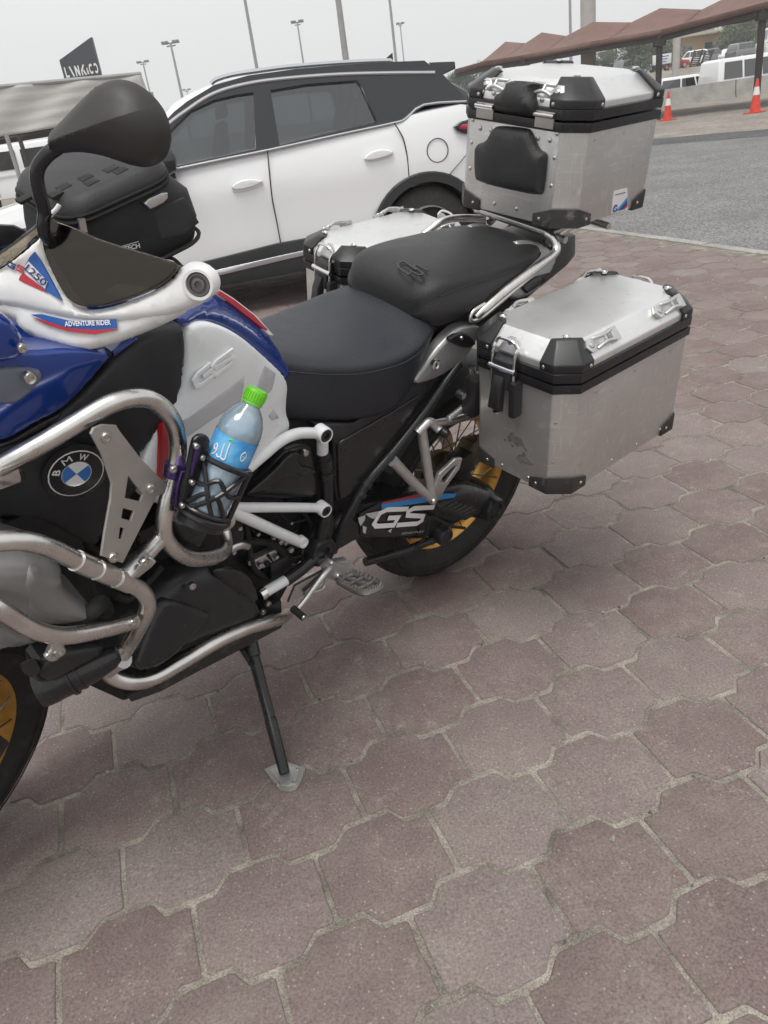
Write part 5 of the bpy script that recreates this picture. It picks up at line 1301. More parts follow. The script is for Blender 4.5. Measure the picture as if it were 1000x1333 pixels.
# white embossed side of the tank
WD = ((243, 428, .262), (377, 515, .168), (240, 650, .262))
WP = [(243, 426), (262, 419), (285, 422), (315, 437), (345, 463), (371, 488), (376, 500), (374, 518), (373, 535), (379, 552), (375, 564), (356, 580), (330, 604), (310, 626), (280, 655), (230, 665), (190, 650), (186, 620), (196, 585), (206, 545), (216, 528), (229, 523), (237, 500), (241, 470)]
wpan = panel(FB, 'tank_side_panel', WP, WD, 'grey_white', bike, thick=.03, rnd=.008, puff=.010, puffw=.06, cell=.012, smooth=2); mirrored(wpan)
def strokes(fr, name, D, o, ux, vy, paths, w, m, parent, lift, ext, bev):
    """logo strokes: paths in a unit box placed on three photo points (origin, end of width, end of height)"""
    oo, n = fr.plane(D)
    if n.dot(fr.C-oo) < 0: n = -n
    O, A, B_ = fr.on(*o, (oo, n)), fr.on(*ux, (oo, n)), fr.on(*vy, (oo, n)); U, W_ = A-O, B_-O
    u0 = U.normalized(); v0 = n.cross(u0); hw = w/2
    for path in paths:
        p2 = [(x*U.dot(u0)+y*W_.dot(u0), x*U.dot(v0)+y*W_.dot(v0)) for x, y in path]
        L_, R2 = [], []
        for i in range(len(p2)):
            a = V(p2[max(i-1, 0)]); c = V(p2[i]); d = V(p2[min(i+1, len(p2)-1)])
            t1 = (c-a).normalized() if i else (d-c).normalized(); t2 = (d-c).normalized() if i < len(p2)-1 else t1
            n1 = V((-t1.y, t1.x)); n2 = V((-t2.y, t2.x)); mm = (n1+n2).normalized(); k = hw/max(.45, mm.dot(n1))
            L_.append(tuple(c+mm*k)); R2.append(tuple(c-mm*k))
        plate(fr, name, [L_+R2[::-1]], None, m, parent, ext=ext, bev=bev, lift=lift, flat=(O, u0, v0, n))
G_ = [(1.0, .93), (.28, .93), (.06, .74), (.06, .26), (.28, .07), (.92, .07), (.92, .50), (.50, .50)]
S_ = [(1.0, .93), (.22, .93), (.06, .80), (.12, .60), (.85, .46), (.94, .26), (.78, .07), (.0, .07)]
EM = lambda x, y: q1(4, x, y)
strokes(FB, 'embossing', WD, EM(228, 215), EM(305, 152), EM(208, 165), [[(1.0, .95), (.3, .95), (.05, .75), (.05, .25), (.3, .05), (.95, .05), (.95, .5), (.5, .5)]], .0055, 'grey_white', wpan, .0112, .0010, .0012)
strokes(FB, 'embossing', WD, EM(310, 158), EM(400, 92), EM(292, 106), [S_], .0055, 'grey_white', wpan, .0112, .0010, .0012)
for pts in ([(175, 350), (205, 330), (441, 156), (438, 200), (424, 272), (300, 345), (175, 432), (160, 428)], [(527, 110), (577, 146), (561, 216), (541, 236), (494, 205)], [(566, 300), (592, 338), (562, 350), (545, 330)], [(536, 492), (622, 415), (626, 436), (560, 500), (538, 522), (526, 516)]):
    panel(FB, 'grey_stripe', q(4, *pts), WD, 'stripe_grey', wpan, thick=.002, rnd=.0005, cell=.02, lift=.0108)
panel(FB, 'red_stripe', q(4, (84, 372), (112, 352), (150, 372), (150, 470), (120, 600), (66, 612), (72, 520)), WD, 'red_paint', wpan, thick=.002, rnd=.0005, cell=.02, lift=.0108)
# blue shoulder above it with its red and white stripe
BD = ((235, 412, .255), (376, 485, .155), (285, 382, .185))
bs_ = panel(FB, 'tank_shoulder', [(226, 414), (240, 401), (262, 386), (279, 376), (300, 389), (330, 412), (355, 441), (374, 474), (379, 490), (374, 494), (366, 483), (345, 462), (315, 436), (285, 421), (262, 418), (241, 427)], BD, 'blue_paint', bike, thick=.03, rnd=.006, puff=.006, puffw=.03, cell=.012, smooth=1); mirrored(bs_)
panel(FB, 'white_stripe', [(272, 380), (279, 376), (300, 389), (330, 412), (352, 437), (347, 437), (322, 414), (296, 396)], BD, 'white_paint', bs_, thick=.002, rnd=.0004, cell=.02, lift=.0068)
panel(FB, 'red_stripe', [(276, 382), (281, 379), (300, 391), (326, 411), (344, 430), (341, 431), (318, 413), (297, 397)], BD, 'decal_red', bs_, thick=.002, rnd=.0004, cell=.02, lift=.0078)
# black flank panels
UDp = .280
up = panel(FB, 'knee_panel', q(2, (210, 418), (330, 330), (440, 215), (500, 150), (560, 92), (640, 50), (720, 22), (782, 8), (806, 28), (813, 80), (812, 180), (800, 270), (786, 340), (742, 415), (690, 480), (640, 560), (560, 600), (400, 560), (200, 520)), UDp, 'matte_black', bike, thick=.05, rnd=.012, puff=.008, puffw=.06, cell=.013, smooth=2); mirrored(up)
LD = .275
fl_ = panel(FB, 'flank_panel', q(2, (-260, 560), (0, 530), (120, 500), (250, 430), (400, 430), (560, 520), (640, 580), (640, 660), (580, 770), (500, 860), (450, 930), (420, 985), (340, 960), (200, 872), (60, 852), (-260, 850)), LD, 'matte_black', bike, thick=.06, rnd=.012, puff=.012, puffw=.09, cell=.016, smooth=2); mirrored(fl_)
# roundel
RC = q1(2, 327, 648)
RDp = (V((0, LD+.0125, 0)), V((.10, 1, -.12)).normalized())
ringo = disc(FB, 'badge_recess', RC, RDp, .0475, 'satin_black', bike, .001, ext=.002)
roundel(FB, 'tank_badge', RC, RDp, .0405, bike, rot=math.radians(27), lift=.0035)
# blue front cowl, dark lobe, clear pad
CD = .292
cw = panel(FB, 'front_cowl', q(2, (-260, 120), (120, 128), (340, 110), (500, 128), (440, 205), (350, 305), (262, 390), (170, 432), (60, 500), (0, 522), (-260, 560)), CD, 'blue_paint', bike, thick=.05, rnd=.006, puff=.006, puffw=.05, cell=.015, smooth=1); mirrored(cw)
cw2 = panel(FB, 'cowl_lip', q(2, (-260, -60), (30, -40), (100, 55), (132, 120), (95, 170), (20, 188), (-260, 195)), CD+.014, 'blue_paint', bike, thick=.04, rnd=.012, puff=.006, cell=.015, smooth=2); mirrored(cw2)
panel(FB, 'cowl_strip', q(2, (488, 128), (545, 92), (590, 66), (600, 74), (560, 105), (500, 150)), CD-.002, 'blue_paint', bike, thick=.03, rnd=.003, cell=.02)
panel(FB, 'cowl_edge', q(2, (-260, 575), (0, 530), (60, 508), (172, 440), (264, 396), (250, 425), (172, 470), (60, 525), (0, 545), (-260, 600)), CD-.006, 'satin_black', bike, thick=.03, rnd=.003, cell=.02)
pad = panel(FB, 'scuff_pad', q(2, (-200, 225), (0, 205), (50, 197), (170, 205), (192, 230), (186, 258), (92, 352), (40, 362), (-200, 340)), CD+.012, 'silver_plastic', bike, thick=.012, rnd=.006, cell=.02, smooth=1)
MATS['pad_grey'] = mat('pad_grey', (.13, .145, .18), .5, var=.1, vscale=20); pad.data.materials[0] = MATS['pad_grey']
bolt(FB.y(*q1(2, 127, 238), CD+.022), (0, 1, 0), .0085, pad); bolt(FB.y(*q1(2, 95, 112), CD+.030), (0, 1, 0), .006, cw2)

# ---------------------------------------------------------------- seats
def seat(name, secs, m, lvl=2, cap=None):
    b = MB(); rings = []
    for x, zt, sw, sz, mw, bw, bz in secs:
        h = [(0, zt), (sw*.55, zt-.003), (sw*.88, (zt+sz*2)/3+.004), (sw, sz), (sw+.004, sz-.018), (mw, (sz+bz)/2), (bw, bz+.012), (bw-.012, bz), (0, bz)]
        rings.append([V((x, y, z)) for y, z in h]+[V((x, -y, z)) for y, z in h[-2:0:-1]])
    b.loft(rings); o = b.build(name, m, bike, sharp=180)
    sb = o.modifiers.new('s', 'SUBSURF'); sb.levels = sb.render_levels = lvl
    return o
rs_ = seat('rider_seat', [(.672, .945, .055, .925, .085, .085, .84), (.660, .952, .075, .930, .105, .11, .81), (.62, .948, .105, .922, .125, .130, .795), (.55, .926, .138, .905, .148, .150, .775), (.47, .912, .165, .893, .172, .168, .758), (.38, .910, .182, .892, .184, .172, .742), (.32, .920, .180, .900, .178, .163, .765), (.278, .938, .166, .908, .162, .150, .81), (.235, .950, .14, .915, .135, .125, .85), (.20, .950, .12, .915, .115, .10, .87)], 'seat_blue')
ps_ = seat('passenger_seat', [(.272, .965, .085, .945, .095, .085, .925), (.268, .985, .110, .962, .125, .115, .915), (.252, 1.008, .130, .985, .148, .142, .908), (.218, 1.022, .142, 1.000, .163, .165, .905), (.15, 1.026, .145, 1.003, .166, .167, .920), (.06, 1.022, .145, 1.000, .162, .162, .94), (-.05, 1.022, .138, 1.0, .150, .150, .962), (-.12, 1.020, .126, .998, .134, .134, .972), (-.175, 1.010, .10, .992, .105, .105, .975), (-.195, .995, .075, .985, .08, .08, .975)], 'seat_black')
tube('seat_seam', [V(p) for p in ((.655, .108, .918), (.62, .126, .915), (.55, .152, .897), (.47, .176, .884), (.38, .189, .882), (.33, .186, .888), (.295, .174, .892))], .0016, 'seat_black', rs_, 5, 6)
tube('seat_seam', [V(p) for p in ((.235, .152, .985), (.15, .1545, .990), (.06, .1535, .988), (-.05, .145, .99), (-.12, .133, .99))], .0016, 'seat_black', ps_, 5, 6)
SDp = (V((.17, 0, 1.0228)), V((0.02, 0, 1)).normalized())
strokes(FB, 'embossing', SDp, q1(8, 427, 268), q1(8, 470, 300), q1(8, 452, 250), [[(x, y) for x, y in G_]], .0045, 'seat_black', ps_, .0, .0006, .0006)
strokes(FB, 'embossing', SDp, q1(8, 468, 282), q1(8, 508, 304), q1(8, 490, 262), [S_], .0045, 'seat_black', ps_, .0, .0006, .0006)

# ---------------------------------------------------------------- frame
sp_ = panel(FB, 'side_cover', q(5, (150, 215), (300, 205), (430, 120), (545, 48), (640, 5), (650, 30), (600, 105), (540, 180), (440, 318), (395, 365), (345, 440), (290, 500), (232, 512), (222, 470), (215, 285)), .155, 'black_plastic', bike, thick=.05, rnd=.006, puff=.004, cell=.016); mirrored(sp_)
panel(FB, 'cover_rib', q(5, (228, 290), (245, 272), (300, 240), (440, 160), (545, 95), (560, 100), (500, 190), (430, 290), (345, 425), (255, 492), (238, 495), (232, 450)), .157, 'satin_black', bike, thick=.01, rnd=.004, cell=.02, lift=.007)
tube('subframe_tube', T(5, (700, -20, .165), (640, 60, .168), (560, 175, .17), (450, 315, .172), (350, 432, .17), (290, 530, .168), (250, 610, .165), (215, 700, .16)), .0115, 'satin_black', mirror=True)
for x, y in ((438, 330), (350, 432), (330, 470)):
    p = T(5, (x, y, .171), (x-12, y+16, .171)); tube('subframe_collar', p, .0145, 'satin_black', sm=0)
air = panel(FB, 'airbox_cover', q(4, (440, 690), (470, 655), (560, 580), (620, 502), (670, 470), (735, 455), (768, 480), (782, 560), (790, 700), (700, 706), (520, 708)), .165, 'satin_black', bike, thick=.06, rnd=.012, puff=.006, cell=.014, smooth=1)
panel(FB, 'cover_rib', q(4, (575, 585), (650, 500), (700, 490), (690, 545), (765, 565), (768, 590), (660, 590), (470, 690), (470, 670)), .172, 'satin_black', air, thick=.01, rnd=.006, cell=.02, lift=.006, smooth=1)
bolt(T(4, (725, 497, .178))[0], (0, 1, 0), .008, air)
# white frame members
tube('frame_tube', T(4, (470, 570, .20), (540, 510, .20), (620, 445, .195), (690, 415, .19), (755, 412, .185), (800, 415, .18)), .0117, 'frame_white')
tube('frame_tube', T(4, (800, 415, .178), (800, 470, .175), (800, 500, .172)), .0125, 'frame_white', sm=2)
tube('frame_tube', T(4, (380, 735, .20), (520, 735, .195), (680, 735, .19), (800, 737, .18)), .0105, 'frame_white', sm=2)
tube('frame_tube', T(4, (385, 742, .20), (480, 785, .20), (600, 840, .195), (715, 890, .185)), .0125, 'frame_white', sm=2)
tube('frame_tube', T(4, (530, 1115, .19), (580, 1085, .188), (645, 1048, .185)), .0125, 'frame_white', sm=2)
tube('frame_tube', T(4, (640, 1052, .185), (700, 1010, .183), (770, 950, .18)), .0145, 'satin_black', sm=2)
tube('frame_tube', T(4, (800, 495, .172), (812, 560, .17), (820, 640, .168), (818, 730, .168), (800, 820, .17), (780, 920, .172)), .0145, 'satin_black')
tube('frame_collar', T(4, (808, 520, .171), (812, 560, .17)), .0175, 'satin_black', sm=0); tube('frame_collar', T(4, (815, 575, .17), (817, 600, .169)), .0175, 'satin_black', sm=0)
def knob(name, p, r, m, capm, parent=bike, h=.012):
    b = MB(); b.lathe([(r, -.014), (r, h*.6), (r*.93, h), (r*.8, h), (r*.78, h*.7)], p, (0, 1, 0), 28, False); o = b.build(name, m, parent)
    b = MB(); b.lathe([(r*.79, h*.7), (r*.76, h*.9), (r*.45, h*.95), (r*.40, h*.6), (0, h*.6)], p, (0, 1, 0), 28, False); b.build('cap', capm, o); return o
knob('frame_knuckle', T(4, (802, 416, .19))[0], .0180, 'frame_white', 'black_plastic'); knob('frame_knuckle', T(4, (803, 742, .19))[0], .0160, 'frame_white', 'black_plastic'); knob('frame_knuckle', T(4, (716, 888, .196))[0], .0125, 'frame_white', 'frame_white', h=.004)
pv = T(4, (790, 918, .175))[0]; knob('pivot_plate', pv, .036, 'black_plastic', 'satin_black', h=.016)
tube('frame_clamp', T(4, (528, 1118, .191), (552, 1103, .19)), .0142, 'chrome', sm=0)
panel(FB, 'frame_gusset', q(4, (805, 700), (850, 760), (870, 860), (855, 960), (800, 1000), (725, 990), (700, 950), (760, 860), (785, 790)), .160, 'black_plastic', bike, thick=.04, rnd=.006, cell=.02, smooth=1)
# ---------------------------------------------------------------- swing arm, final drive
sw = panel(FB, 'swingarm', q(5, (130, 690), (170, 600), (300, 535), (400, 512), (560, 478), (640, 478), (720, 470), (765, 458), (812, 495), (815, 540), (780, 562), (700, 588), (640, 630), (560, 662), (420, 655), (320, 652), (240, 700), (180, 730)), .135, 'satin_black', bike, thick=.09, rnd=.02, puff=.010, puffw=.04, cell=.012, smooth=2)
dp = panel(FB, 'swingarm_guard', q(5, (318, 560), (402, 512), (560, 478), (690, 478), (660, 560), (600, 640), (430, 645), (322, 640)), .150, 'satin_black', bike, thick=.01, rnd=.003, cell=.02, lift=.0)
panel(FB, 'red_stripe', q(5, (404, 512), (560, 478), (572, 486), (402, 530)), .151, 'decal_red', dp, thick=.001, rnd=0, cell=0, lift=.0006)
panel(FB, 'navy_stripe', q(5, (430, 508), (600, 472), (690, 478), (682, 488), (560, 492), (430, 522)), .151, 'decal_navy', dp, thick=.001, rnd=0, cell=0, lift=.0003)
panel(FB, 'blue_stripe', q(5, (402, 518), (560, 490), (640, 478), (688, 478), (680, 492), (560, 512), (402, 536)), .151, 'decal_lightblue', dp, thick=.001, rnd=0, cell=0, lift=.0012)
SWp = .153
strokes(FB, 'lettering', SWp, q1(5, 352, 612), q1(5, 452, 606), q1(5, 398, 532), [[(1.12, .90), (.30, .90), (.10, .74), (.10, .24), (.24, .10), (.92, .10), (.92, .48), (.52, .48)]], .0135, 'decal_white', dp, .0006, .0002, 0)
strokes(FB, 'lettering', SWp, q1(5, 458, 606), q1(5, 556, 598), q1(5, 500, 528), [[(1.12, .90), (.30, .90), (.14, .76), (.20, .56), (.86, .46), (.90, .24), (.78, .10), (-.02, .10)]], .0135, 'decal_white', dp, .0006, .0002, 0)
text(FB, 'lettering', 'ADVENTURE', q1(5, 476, 634), q1(5, 562, 626), SWp, .006, 'stripe_grey', dp, lift=.001, shear=.2)
for pts in ([(312, 570), (340, 560), (338, 578), (322, 602), (316, 590)], [(330, 600), (345, 606), (340, 632), (330, 625)], [(340, 555), (392, 545), (388, 560), (372, 575), (355, 568)], [(425, 620), (442, 612), (436, 628)]):
    plate(FB, 'map_print', [q(5, *pts)], SWp, 'stripe_grey', dp, ext=.0002, bev=0, lift=.0006)
fd_ = T(5, (800, 520, .14))[0]
b = MB(); b.lathe([(.052, -.10), (.056, -.03), (.047, .0), (.040, .02), (.039, .036), (.036, .042), (.025, .042), (.023, .037), (0, .037)], fd_, (0, 1, 0), 36, False); b.build('final_drive', 'satin_black', bike)
tube('final_drive_neck', T(5, (600, 505, .11), (690, 480, .115), (775, 505, .125)), [.040, .042], 'satin_black', sm=4, seg=20)
p = T(5, (640, 640, .165))[0]; b = MB(); b.lathe([(.027, -.06), (.027, .008), (.024, .013), (.019, .013), (.018, .009), (0, .009)], p, (0, 1, 0), 28, False); b.build('linkage_cap', 'black_plastic', bike)
tube('torque_arm', T(5, (340, 740, .13), (480, 700, .14), (560, 670, .15), (640, 640, .155)), .012, 'satin_black')
tube('brake_line', T(5, (720, 610, .15), (660, 600, .17), (590, 570, .17), (570, 640, .165), (520, 690, .15), (440, 710, .14)), .0045, 'rubber')
b = MB(); b.lathe([(.13, -.002), (.13, .002), (.085, .002), (.085, -.002), (.13, -.002)], (0, -.085, .325), (0, 1, 0), 40, False); b.build('brake_disc', 'cast_alu', rear.parent)
# exhaust on the far side
b = MB(); b.lathe([(.035, 0), (.055, .03), (.065, .12), (.062, .36), (.045, .42), (.03, .42)], (.16, -.20, .48), (-.92, -.05, .30), 24); b.build('silencer', 'chrome', bike)
tube('exhaust_pipe', [V(p) for p in ((1.0, -.16, .32), (.7, -.15, .25), (.4, -.17, .33), (.16, -.20, .48))], .024, 'steel')
# rear mudguard and tail
b = MB(); rings = []
for a in np.linspace(.55, 2.1, 14): rings.append([V((rad*math.cos(a), yy, .325+rad*math.sin(a))) for yy, rad in ((-.09, .345), (-.07, .372), (0, .38), (.07, .372), (.09, .345), (.07, .364), (0, .372), (-.07, .364))])
b.loft(rings); b.build('rear_mudguard', 'matte_black', bike, sharp=60)
b = MB(); b.loft([[V((x, s*w_, z)) for w_, z in ((1, z0), (1, z1)) for s in ((-1, 1) if z == z0 else (1, -1))] if False else [V((x, -w_, z0)), V((x, w_, z0)), V((x, w_*.85, z1)), V((x, -w_*.85, z1))] for x, w_, z0, z1 in ((.30, .13, .76, .86), (.05, .13, .83, .93), (-.15, .12, .89, .97), (-.30, .10, .92, .985), (-.36, .08, .93, .985))]); b.build('tail_tray', 'black_plastic', bike, bevel=.008)
# silver tail trim with lock
tp = panel(FB, 'tail_trim', q(8, (484, 622), (512, 585), (545, 538), (606, 470), (640, 452), (684, 448), (694, 470), (660, 530), (640, 556), (575, 604), (520, 626), (495, 630)), .168, 'silver_plastic', bike, thick=.03, rnd=.008, puff=.004, cell=.014, smooth=1); mirrored(tp)
panel(FB, 'trim_inset', q(8, (583, 492), (612, 474), (640, 470), (672, 498), (664, 512), (640, 520), (606, 506)), .171, 'black_plastic', tp, thick=.006, rnd=.004, cell=.02, lift=.006, smooth=1)
lk = T(8, (551, 568, .175))[0]; b = MB(); b.lathe([(.0125, -.004), (.0125, .004), (.0095, .0055), (.009, .003), (0, .003)], lk, (0, 1, 0), 24, False); lo = b.build('seat_lock', 'chrome', tp); b = MB(); b.box(lk+V((0, .0035, 0)), (.002, .001, .009)); b.build('keyhole', 'deep_black', lo)
bolt(T(8, (630, 488, .178))[0], (0, 1, 0), .005, tp)
tl_ = panel(FB, 'tail_cover', q(8, (790, 195), (830, 188), (888, 205), (921, 240), (915, 270), (890, 310), (860, 348), (800, 372), (770, 360), (790, 300)), ((840, 200+300, .10) if False else (684, 335, .10), (700, 372, .13), (720, 320, .10)), 'silver_plastic', bike, thick=.02, rnd=.008, cell=.016, smooth=1); mirrored(tl_)
panel(FB, 'cover_vent', q(8, (810, 330), (860, 300), (895, 290), (880, 320), (830, 352)), ((684, 335, .105), (700, 372, .135), (720, 320, .105)), 'satin_black', tl_, thick=.01, rnd=.003, cell=0, lift=.004)
# rack
RKZ = lambda n, *pts: [FB.y(*q1(n, x, y), d) for x, y, d in pts]
tube('grab_rail', RKZ(8, (395, 222, -.205), (440, 208, -.20), (495, 190, -.195), (535, 160, -.19), (565, 138, -.185), (600, 127, -.18), (650, 125, -.16), (700, 127, -.14)), .0098, 'steel')
tube('grab_rail', RKZ(8, (672, 424, .165), (700, 400, .17), (760, 348, .17), (850, 280, .165), (905, 238, .16), (918, 215, .155), (903, 182, .135), (890, 172, .12)), .0105, 'steel')
tube('grab_rail_loop', RKZ(8, (900, 246, .16), (840, 300, .166), (760, 368, .170), (700, 418, .172), (668, 436, .170), (656, 428, .167), (668, 405, .166), (700, 385, .167)), .0055, 'steel')
tube('rack_bar', [V((-.20, -.10, 1.0)), V((-.26, -.10, 1.022)), V((-.42, -.09, 1.035))], .010, 'steel', mirror=True); 
for x in (-.20, -.38): tube('rack_crossbar', [V((x, -.15, 1.022)), V((x, .15, 1.022))], .009, 'cast_alu', sm=0)
b = MB(); b.loft([[V((x, y, z)) for x, y in ((-.16, -.13), (-.16, .13), (-.46, .11), (-.46, -.11))] for z in (1.034, 1.042)]); b.build('rack_plate', 'cast_alu', bike, bevel=.003)
0 and tube('case_rail', RKZ(6, (255, 275, .19), (310, 255, .20), (340, 248, .205), (380, 215, .205), (480, 195, .20), (520, 165, .20)), .008, 'cast_alu', mirror=True)
tube('case_rail', [V((.14, .185, .80)), V((.10, .195, .66)), V((-.05, .20, .62)), V((-.22, .20, .66)), V((-.28, .20, .82)), V((-.24, .18, .92))], .009, 'steel', mirror=True)
tube('case_rail_strut', T(5, (660, 190, .19), (700, 160, .19), (740, 128, .19)), .008, 'cast_alu', sm=2)
b = MB(); b.hull([c+V((dx, dy, dz)) for c in [T(5, (755, 95, .21))[0]] for dx in (-.035, .02) for dy in (-.02, .02) for dz in (-.055, .045)]); mb_ = b.build('case_mount', 'black_plastic', bike, bevel=.008)
knob('mount_pin', T(5, (712, 102, .22))[0], .010, 'black_plastic', 'bolt_steel', mb_, .006)
tube('hook_tube', T(5, (600, 212, .185), (680, 196, .187), (770, 172, .188)), .010, 'steel', sm=2)

# passenger footrest
pfp = [T(5, (x, y, d))[0] for x, y, d in ((600, 500, .205), (450, 365, .185), (560, 238, .19))]
tube('footrest_hanger', T(5, (445, 352, .185), (520, 430, .195), (598, 503, .205)), [.0135, .0105], 'cast_alu', sm=3)
tube('footrest_hanger', T(5, (556, 232, .188), (572, 340, .195), (585, 430, .20), (600, 503, .205)), [.0120, .0115], 'cast_alu', sm=3)
tube('footrest_hanger', T(5, (540, 245, .188), (562, 222, .19), (586, 202, .192), (610, 222, .196), (625, 236, .205)), .0105, 'cast_alu', sm=4)
b = MB(); b.lathe([(.012, 0), (.012, .03), (.009, .034), (0, .034)], T(5, (612, 225, .185))[0], (-.3, .9, -.3), 16); b.build('hanger_boss', 'satin_black', bike)
plate(FB, 'heel_guard', [q(5, (588, 500), (606, 440), (620, 400), (680, 345), (704, 342), (694, 380), (650, 440), (615, 500)), q(5, (622, 438), (645, 432), (686, 372), (688, 360), (668, 372), (630, 412))], .205, 'cast_alu', bike, ext=.004, bev=.0015)
bolt(T(5, (602, 508, .214))[0], (0, 1, 0), .010, bike)
b = MB(); pa = T(5, (628, 520, .212))[0]; pb = T(5, (745, 560, .275))[0]; ax = (pb-pa)
for s0, s1, hh in ((0, .12, .012), (.10, 1, .017)):
    b.hull([pa+ax*t+V((dx, 0, dz)) for t in (s0, s1) for dx in (-.02, .02) for dz in (-hh*.6, hh*.6)])
pf = b.build('passenger_footrest', 'rubber', bike, bevel=.005)
for k in range(5):
    b = MB(); c = pa+ax*(.22+.16*k)+V((0, 0, .011)); b.box(c, (.034, .009, .006)); b.build('grip_rib', 'rubber', pf, bevel=.0015)
# rider footrest
c0 = T(5, (262, 800, .215))[0]; c1 = T(5, (378, 850, .315))[0]; fx = (c1-c0); L_ = fx.length; fx.normalize(); fy = V((1, 0, .1)); fy = (fy-fx*fy.dot(fx)).normalized(); fz = fx.cross(fy); fz = fz if fz.z > 0 else -fz
b = MB(); loop = []
for t, w_ in ((0, .018), (.12, .026), (.5, .030), (.85, .029), (.97, .02)): loop.append((t, w_))
pts = [c0+fx*(L_*t)+fy*w_ for t, w_ in loop]+[c0+fx*L_*1.0]+[c0+fx*(L_*t)-fy*w_ for t, w_ in loop[::-1]]
b.tube(pts, .0065, 8, smooth=3, closed=True)
for t in (.33, .66): b.tube([c0+fx*L_*t-fy*.027, c0+fx*L_*t+fy*.027], .0055, 8)
b.tube([c0-fx*.005, c0+fx*L_*.98], .005, 8)
fr2 = b.build('rider_footrest', 'engine_dark', bike)
MATS['peg_steel'] = mat('peg_steel', (.20, .195, .19), .5, .7, var=.2, vscale=40); fr2.data.materials[0] = MATS['peg_steel']
for i, p in enumerate(catmull(pts, 3, True)):
    b = MB(); b.lathe([(.0032, 0), (.0016, .010), (0, .0102)], p+fz*.004, fz, 6, False); b.build('tooth', 'bolt_steel', fr2)
plate(FB, 'footrest_bracket', [q(5, (180, 760), (205, 735), (250, 755), (262, 790), (250, 815), (215, 800), (190, 790))], .20, 'cast_alu', bike, ext=.008, bev=.003)
plate(FB, 'footrest_bracket', [q(5, (205, 742), (262, 730), (300, 760), (250, 780), (225, 770))], .185, 'cast_alu', bike, ext=.008, bev=.003)
bolt(T(5, (235, 795, .212))[0], (0, 1, 0), .009, bike); 
tube('link_rod', T(5, (100, 850, .18), (160, 800, .18), (200, 770, .185)), .005, 'satin_black', sm=2)
plate(FB, 'heel_plate', [q(5, (70, 830), (180, 770), (190, 790), (90, 870), (45, 890))], .175, 'cast_alu', bike, ext=.003, bev=.001)
# gear lever
tube('gear_lever', T(5, (205, 760, .215), (185, 785, .225), (150, 830, .23), (110, 885, .235), (82, 918, .24)), [.008, .0055], 'cast_alu', sm=4)
tube('gear_lever_strut', T(5, (192, 772, .215), (184, 830, .215), (160, 850, .22), (105, 862, .22)), .0042, 'cast_alu', sm=4)
b = MB(); b.lathe([(.012, -.005), (.012, .006), (.007, .008), (0, .008)], T(5, (200, 765, .215))[0], (0, 1, 0), 18); b.build('lever_pivot', 'cast_alu', bike)
ga, gb = T(5, (62, 918, .235), (104, 952, .27)); gt = tube('lever_rubber', [ga, gb], .0085, 'rubber', sm=0); bolt(gb, gb-ga, .006, gt)
# ---------------------------------------------------------------- lower engine covers
bl = panel(FB, 'belly_cover', q(3, (395, 440), (440, 310), (490, 235), (560, 170), (650, 140), (740, 128), (800, 158), (830, 215), (850, 262), (868, 310), (740, 372), (600, 432), (480, 492), (425, 478)), ((256, 740, .212), (192, 872, .262), (332, 800, .235)), 'black_plastic', bike, thick=.12, rnd=.03, puff=.012, puffw=.05, cell=.014, smooth=2)
panel(FB, 'belly_scoop', q(3, (505, 245), (560, 240), (640, 272), (690, 295), (672, 320), (610, 380), (560, 440), (470, 488), (428, 470), (440, 400)), ((224, 778, .232), (188, 872, .280), (272, 804, .246)), 'satin_black', bl, thick=.02, rnd=.014, puff=.004, cell=.014, lift=.012, smooth=2)
panel(FB, 'belly_shoulder', q(3, (668, 152), (735, 136), (796, 162), (824, 215), (832, 240), (812, 268), (740, 215)), ((276, 738, .212), (324, 788, .232), (296, 766, .224)), 'satin_black', bl, thick=.02, rnd=.010, cell=.014, lift=.016, smooth=1)
bolt(T(3, (625, 207, .245))[0], (0, 1, .1), .008, bl)
sk = panel(FB, 'skid_plate', q(3, (412, 565), (430, 587), (520, 556), (640, 492), (760, 430), (918, 345), (926, 322), (905, 318), (860, 350), (680, 425), (545, 490), (520, 535)), .215, 'scuffed_black', bike, thick=.42, rnd=.004, cell=0)
tube('lower_guard_bar', T(3, (340, 470, .26), (370, 505, .27), (430, 521, .28), (500, 508, .28), (600, 452, .275), (700, 393, .265), (800, 347, .25), (870, 326, .235), (912, 314, .21), (935, 300, .16)), .0145, 'steel')
# bolts around the rear lower frame
for x, y in ((860, 238), (872, 265), (856, 292)): bolt(T(3, (x, y, .19))[0], (0, 1, 0), .008, bike)
b = MB(); b.box(T(3, (870, 280, .16))[0], (.05, .05, .06)); b.build('frame_foot', 'black_plastic', bike, bevel=.006)
# ---------------------------------------------------------------- cylinder head
cy = panel(FB, 'cylinder_cover', q(3, (-150, 130), (0, 122), (60, 118), (110, 121), (228, 160), (206, 214), (262, 258), (322, 298), (300, 330), (200, 348), (100, 345), (0, 300), (-150, 270)), .375, 'cyl_grey', bike, thick=.18, rnd=.022, puff=.014, puffw=.05, cell=.008, smooth=2, sharp=80); mirrored(cy)
panel(FB, 'cover_ridge', q(3, (40, 210), (70, 165), (100, 135), (160, 160), (215, 175), (205, 215), (300, 290), (310, 310), (240, 335), (110, 320), (70, 290)), .380, 'cyl_grey', cy, thick=.03, rnd=.02, cell=.008, lift=.010, smooth=2, sharp=80)
cy2 = panel(FB, 'cylinder_base', q(3, (-150, 290), (0, 318), (60, 350), (160, 390), (90, 415), (0, 430), (-150, 440)), .37, 'cyl_grey', bike, thick=.16, rnd=.016, cell=.02, smooth=1); mirrored(cy2)
b = MB()
for k in range(6): b.box((1.22, .17+k*.02, .84), (.17, .006, .18))
b.build('cooling_fin', 'engine_dark', bike); 
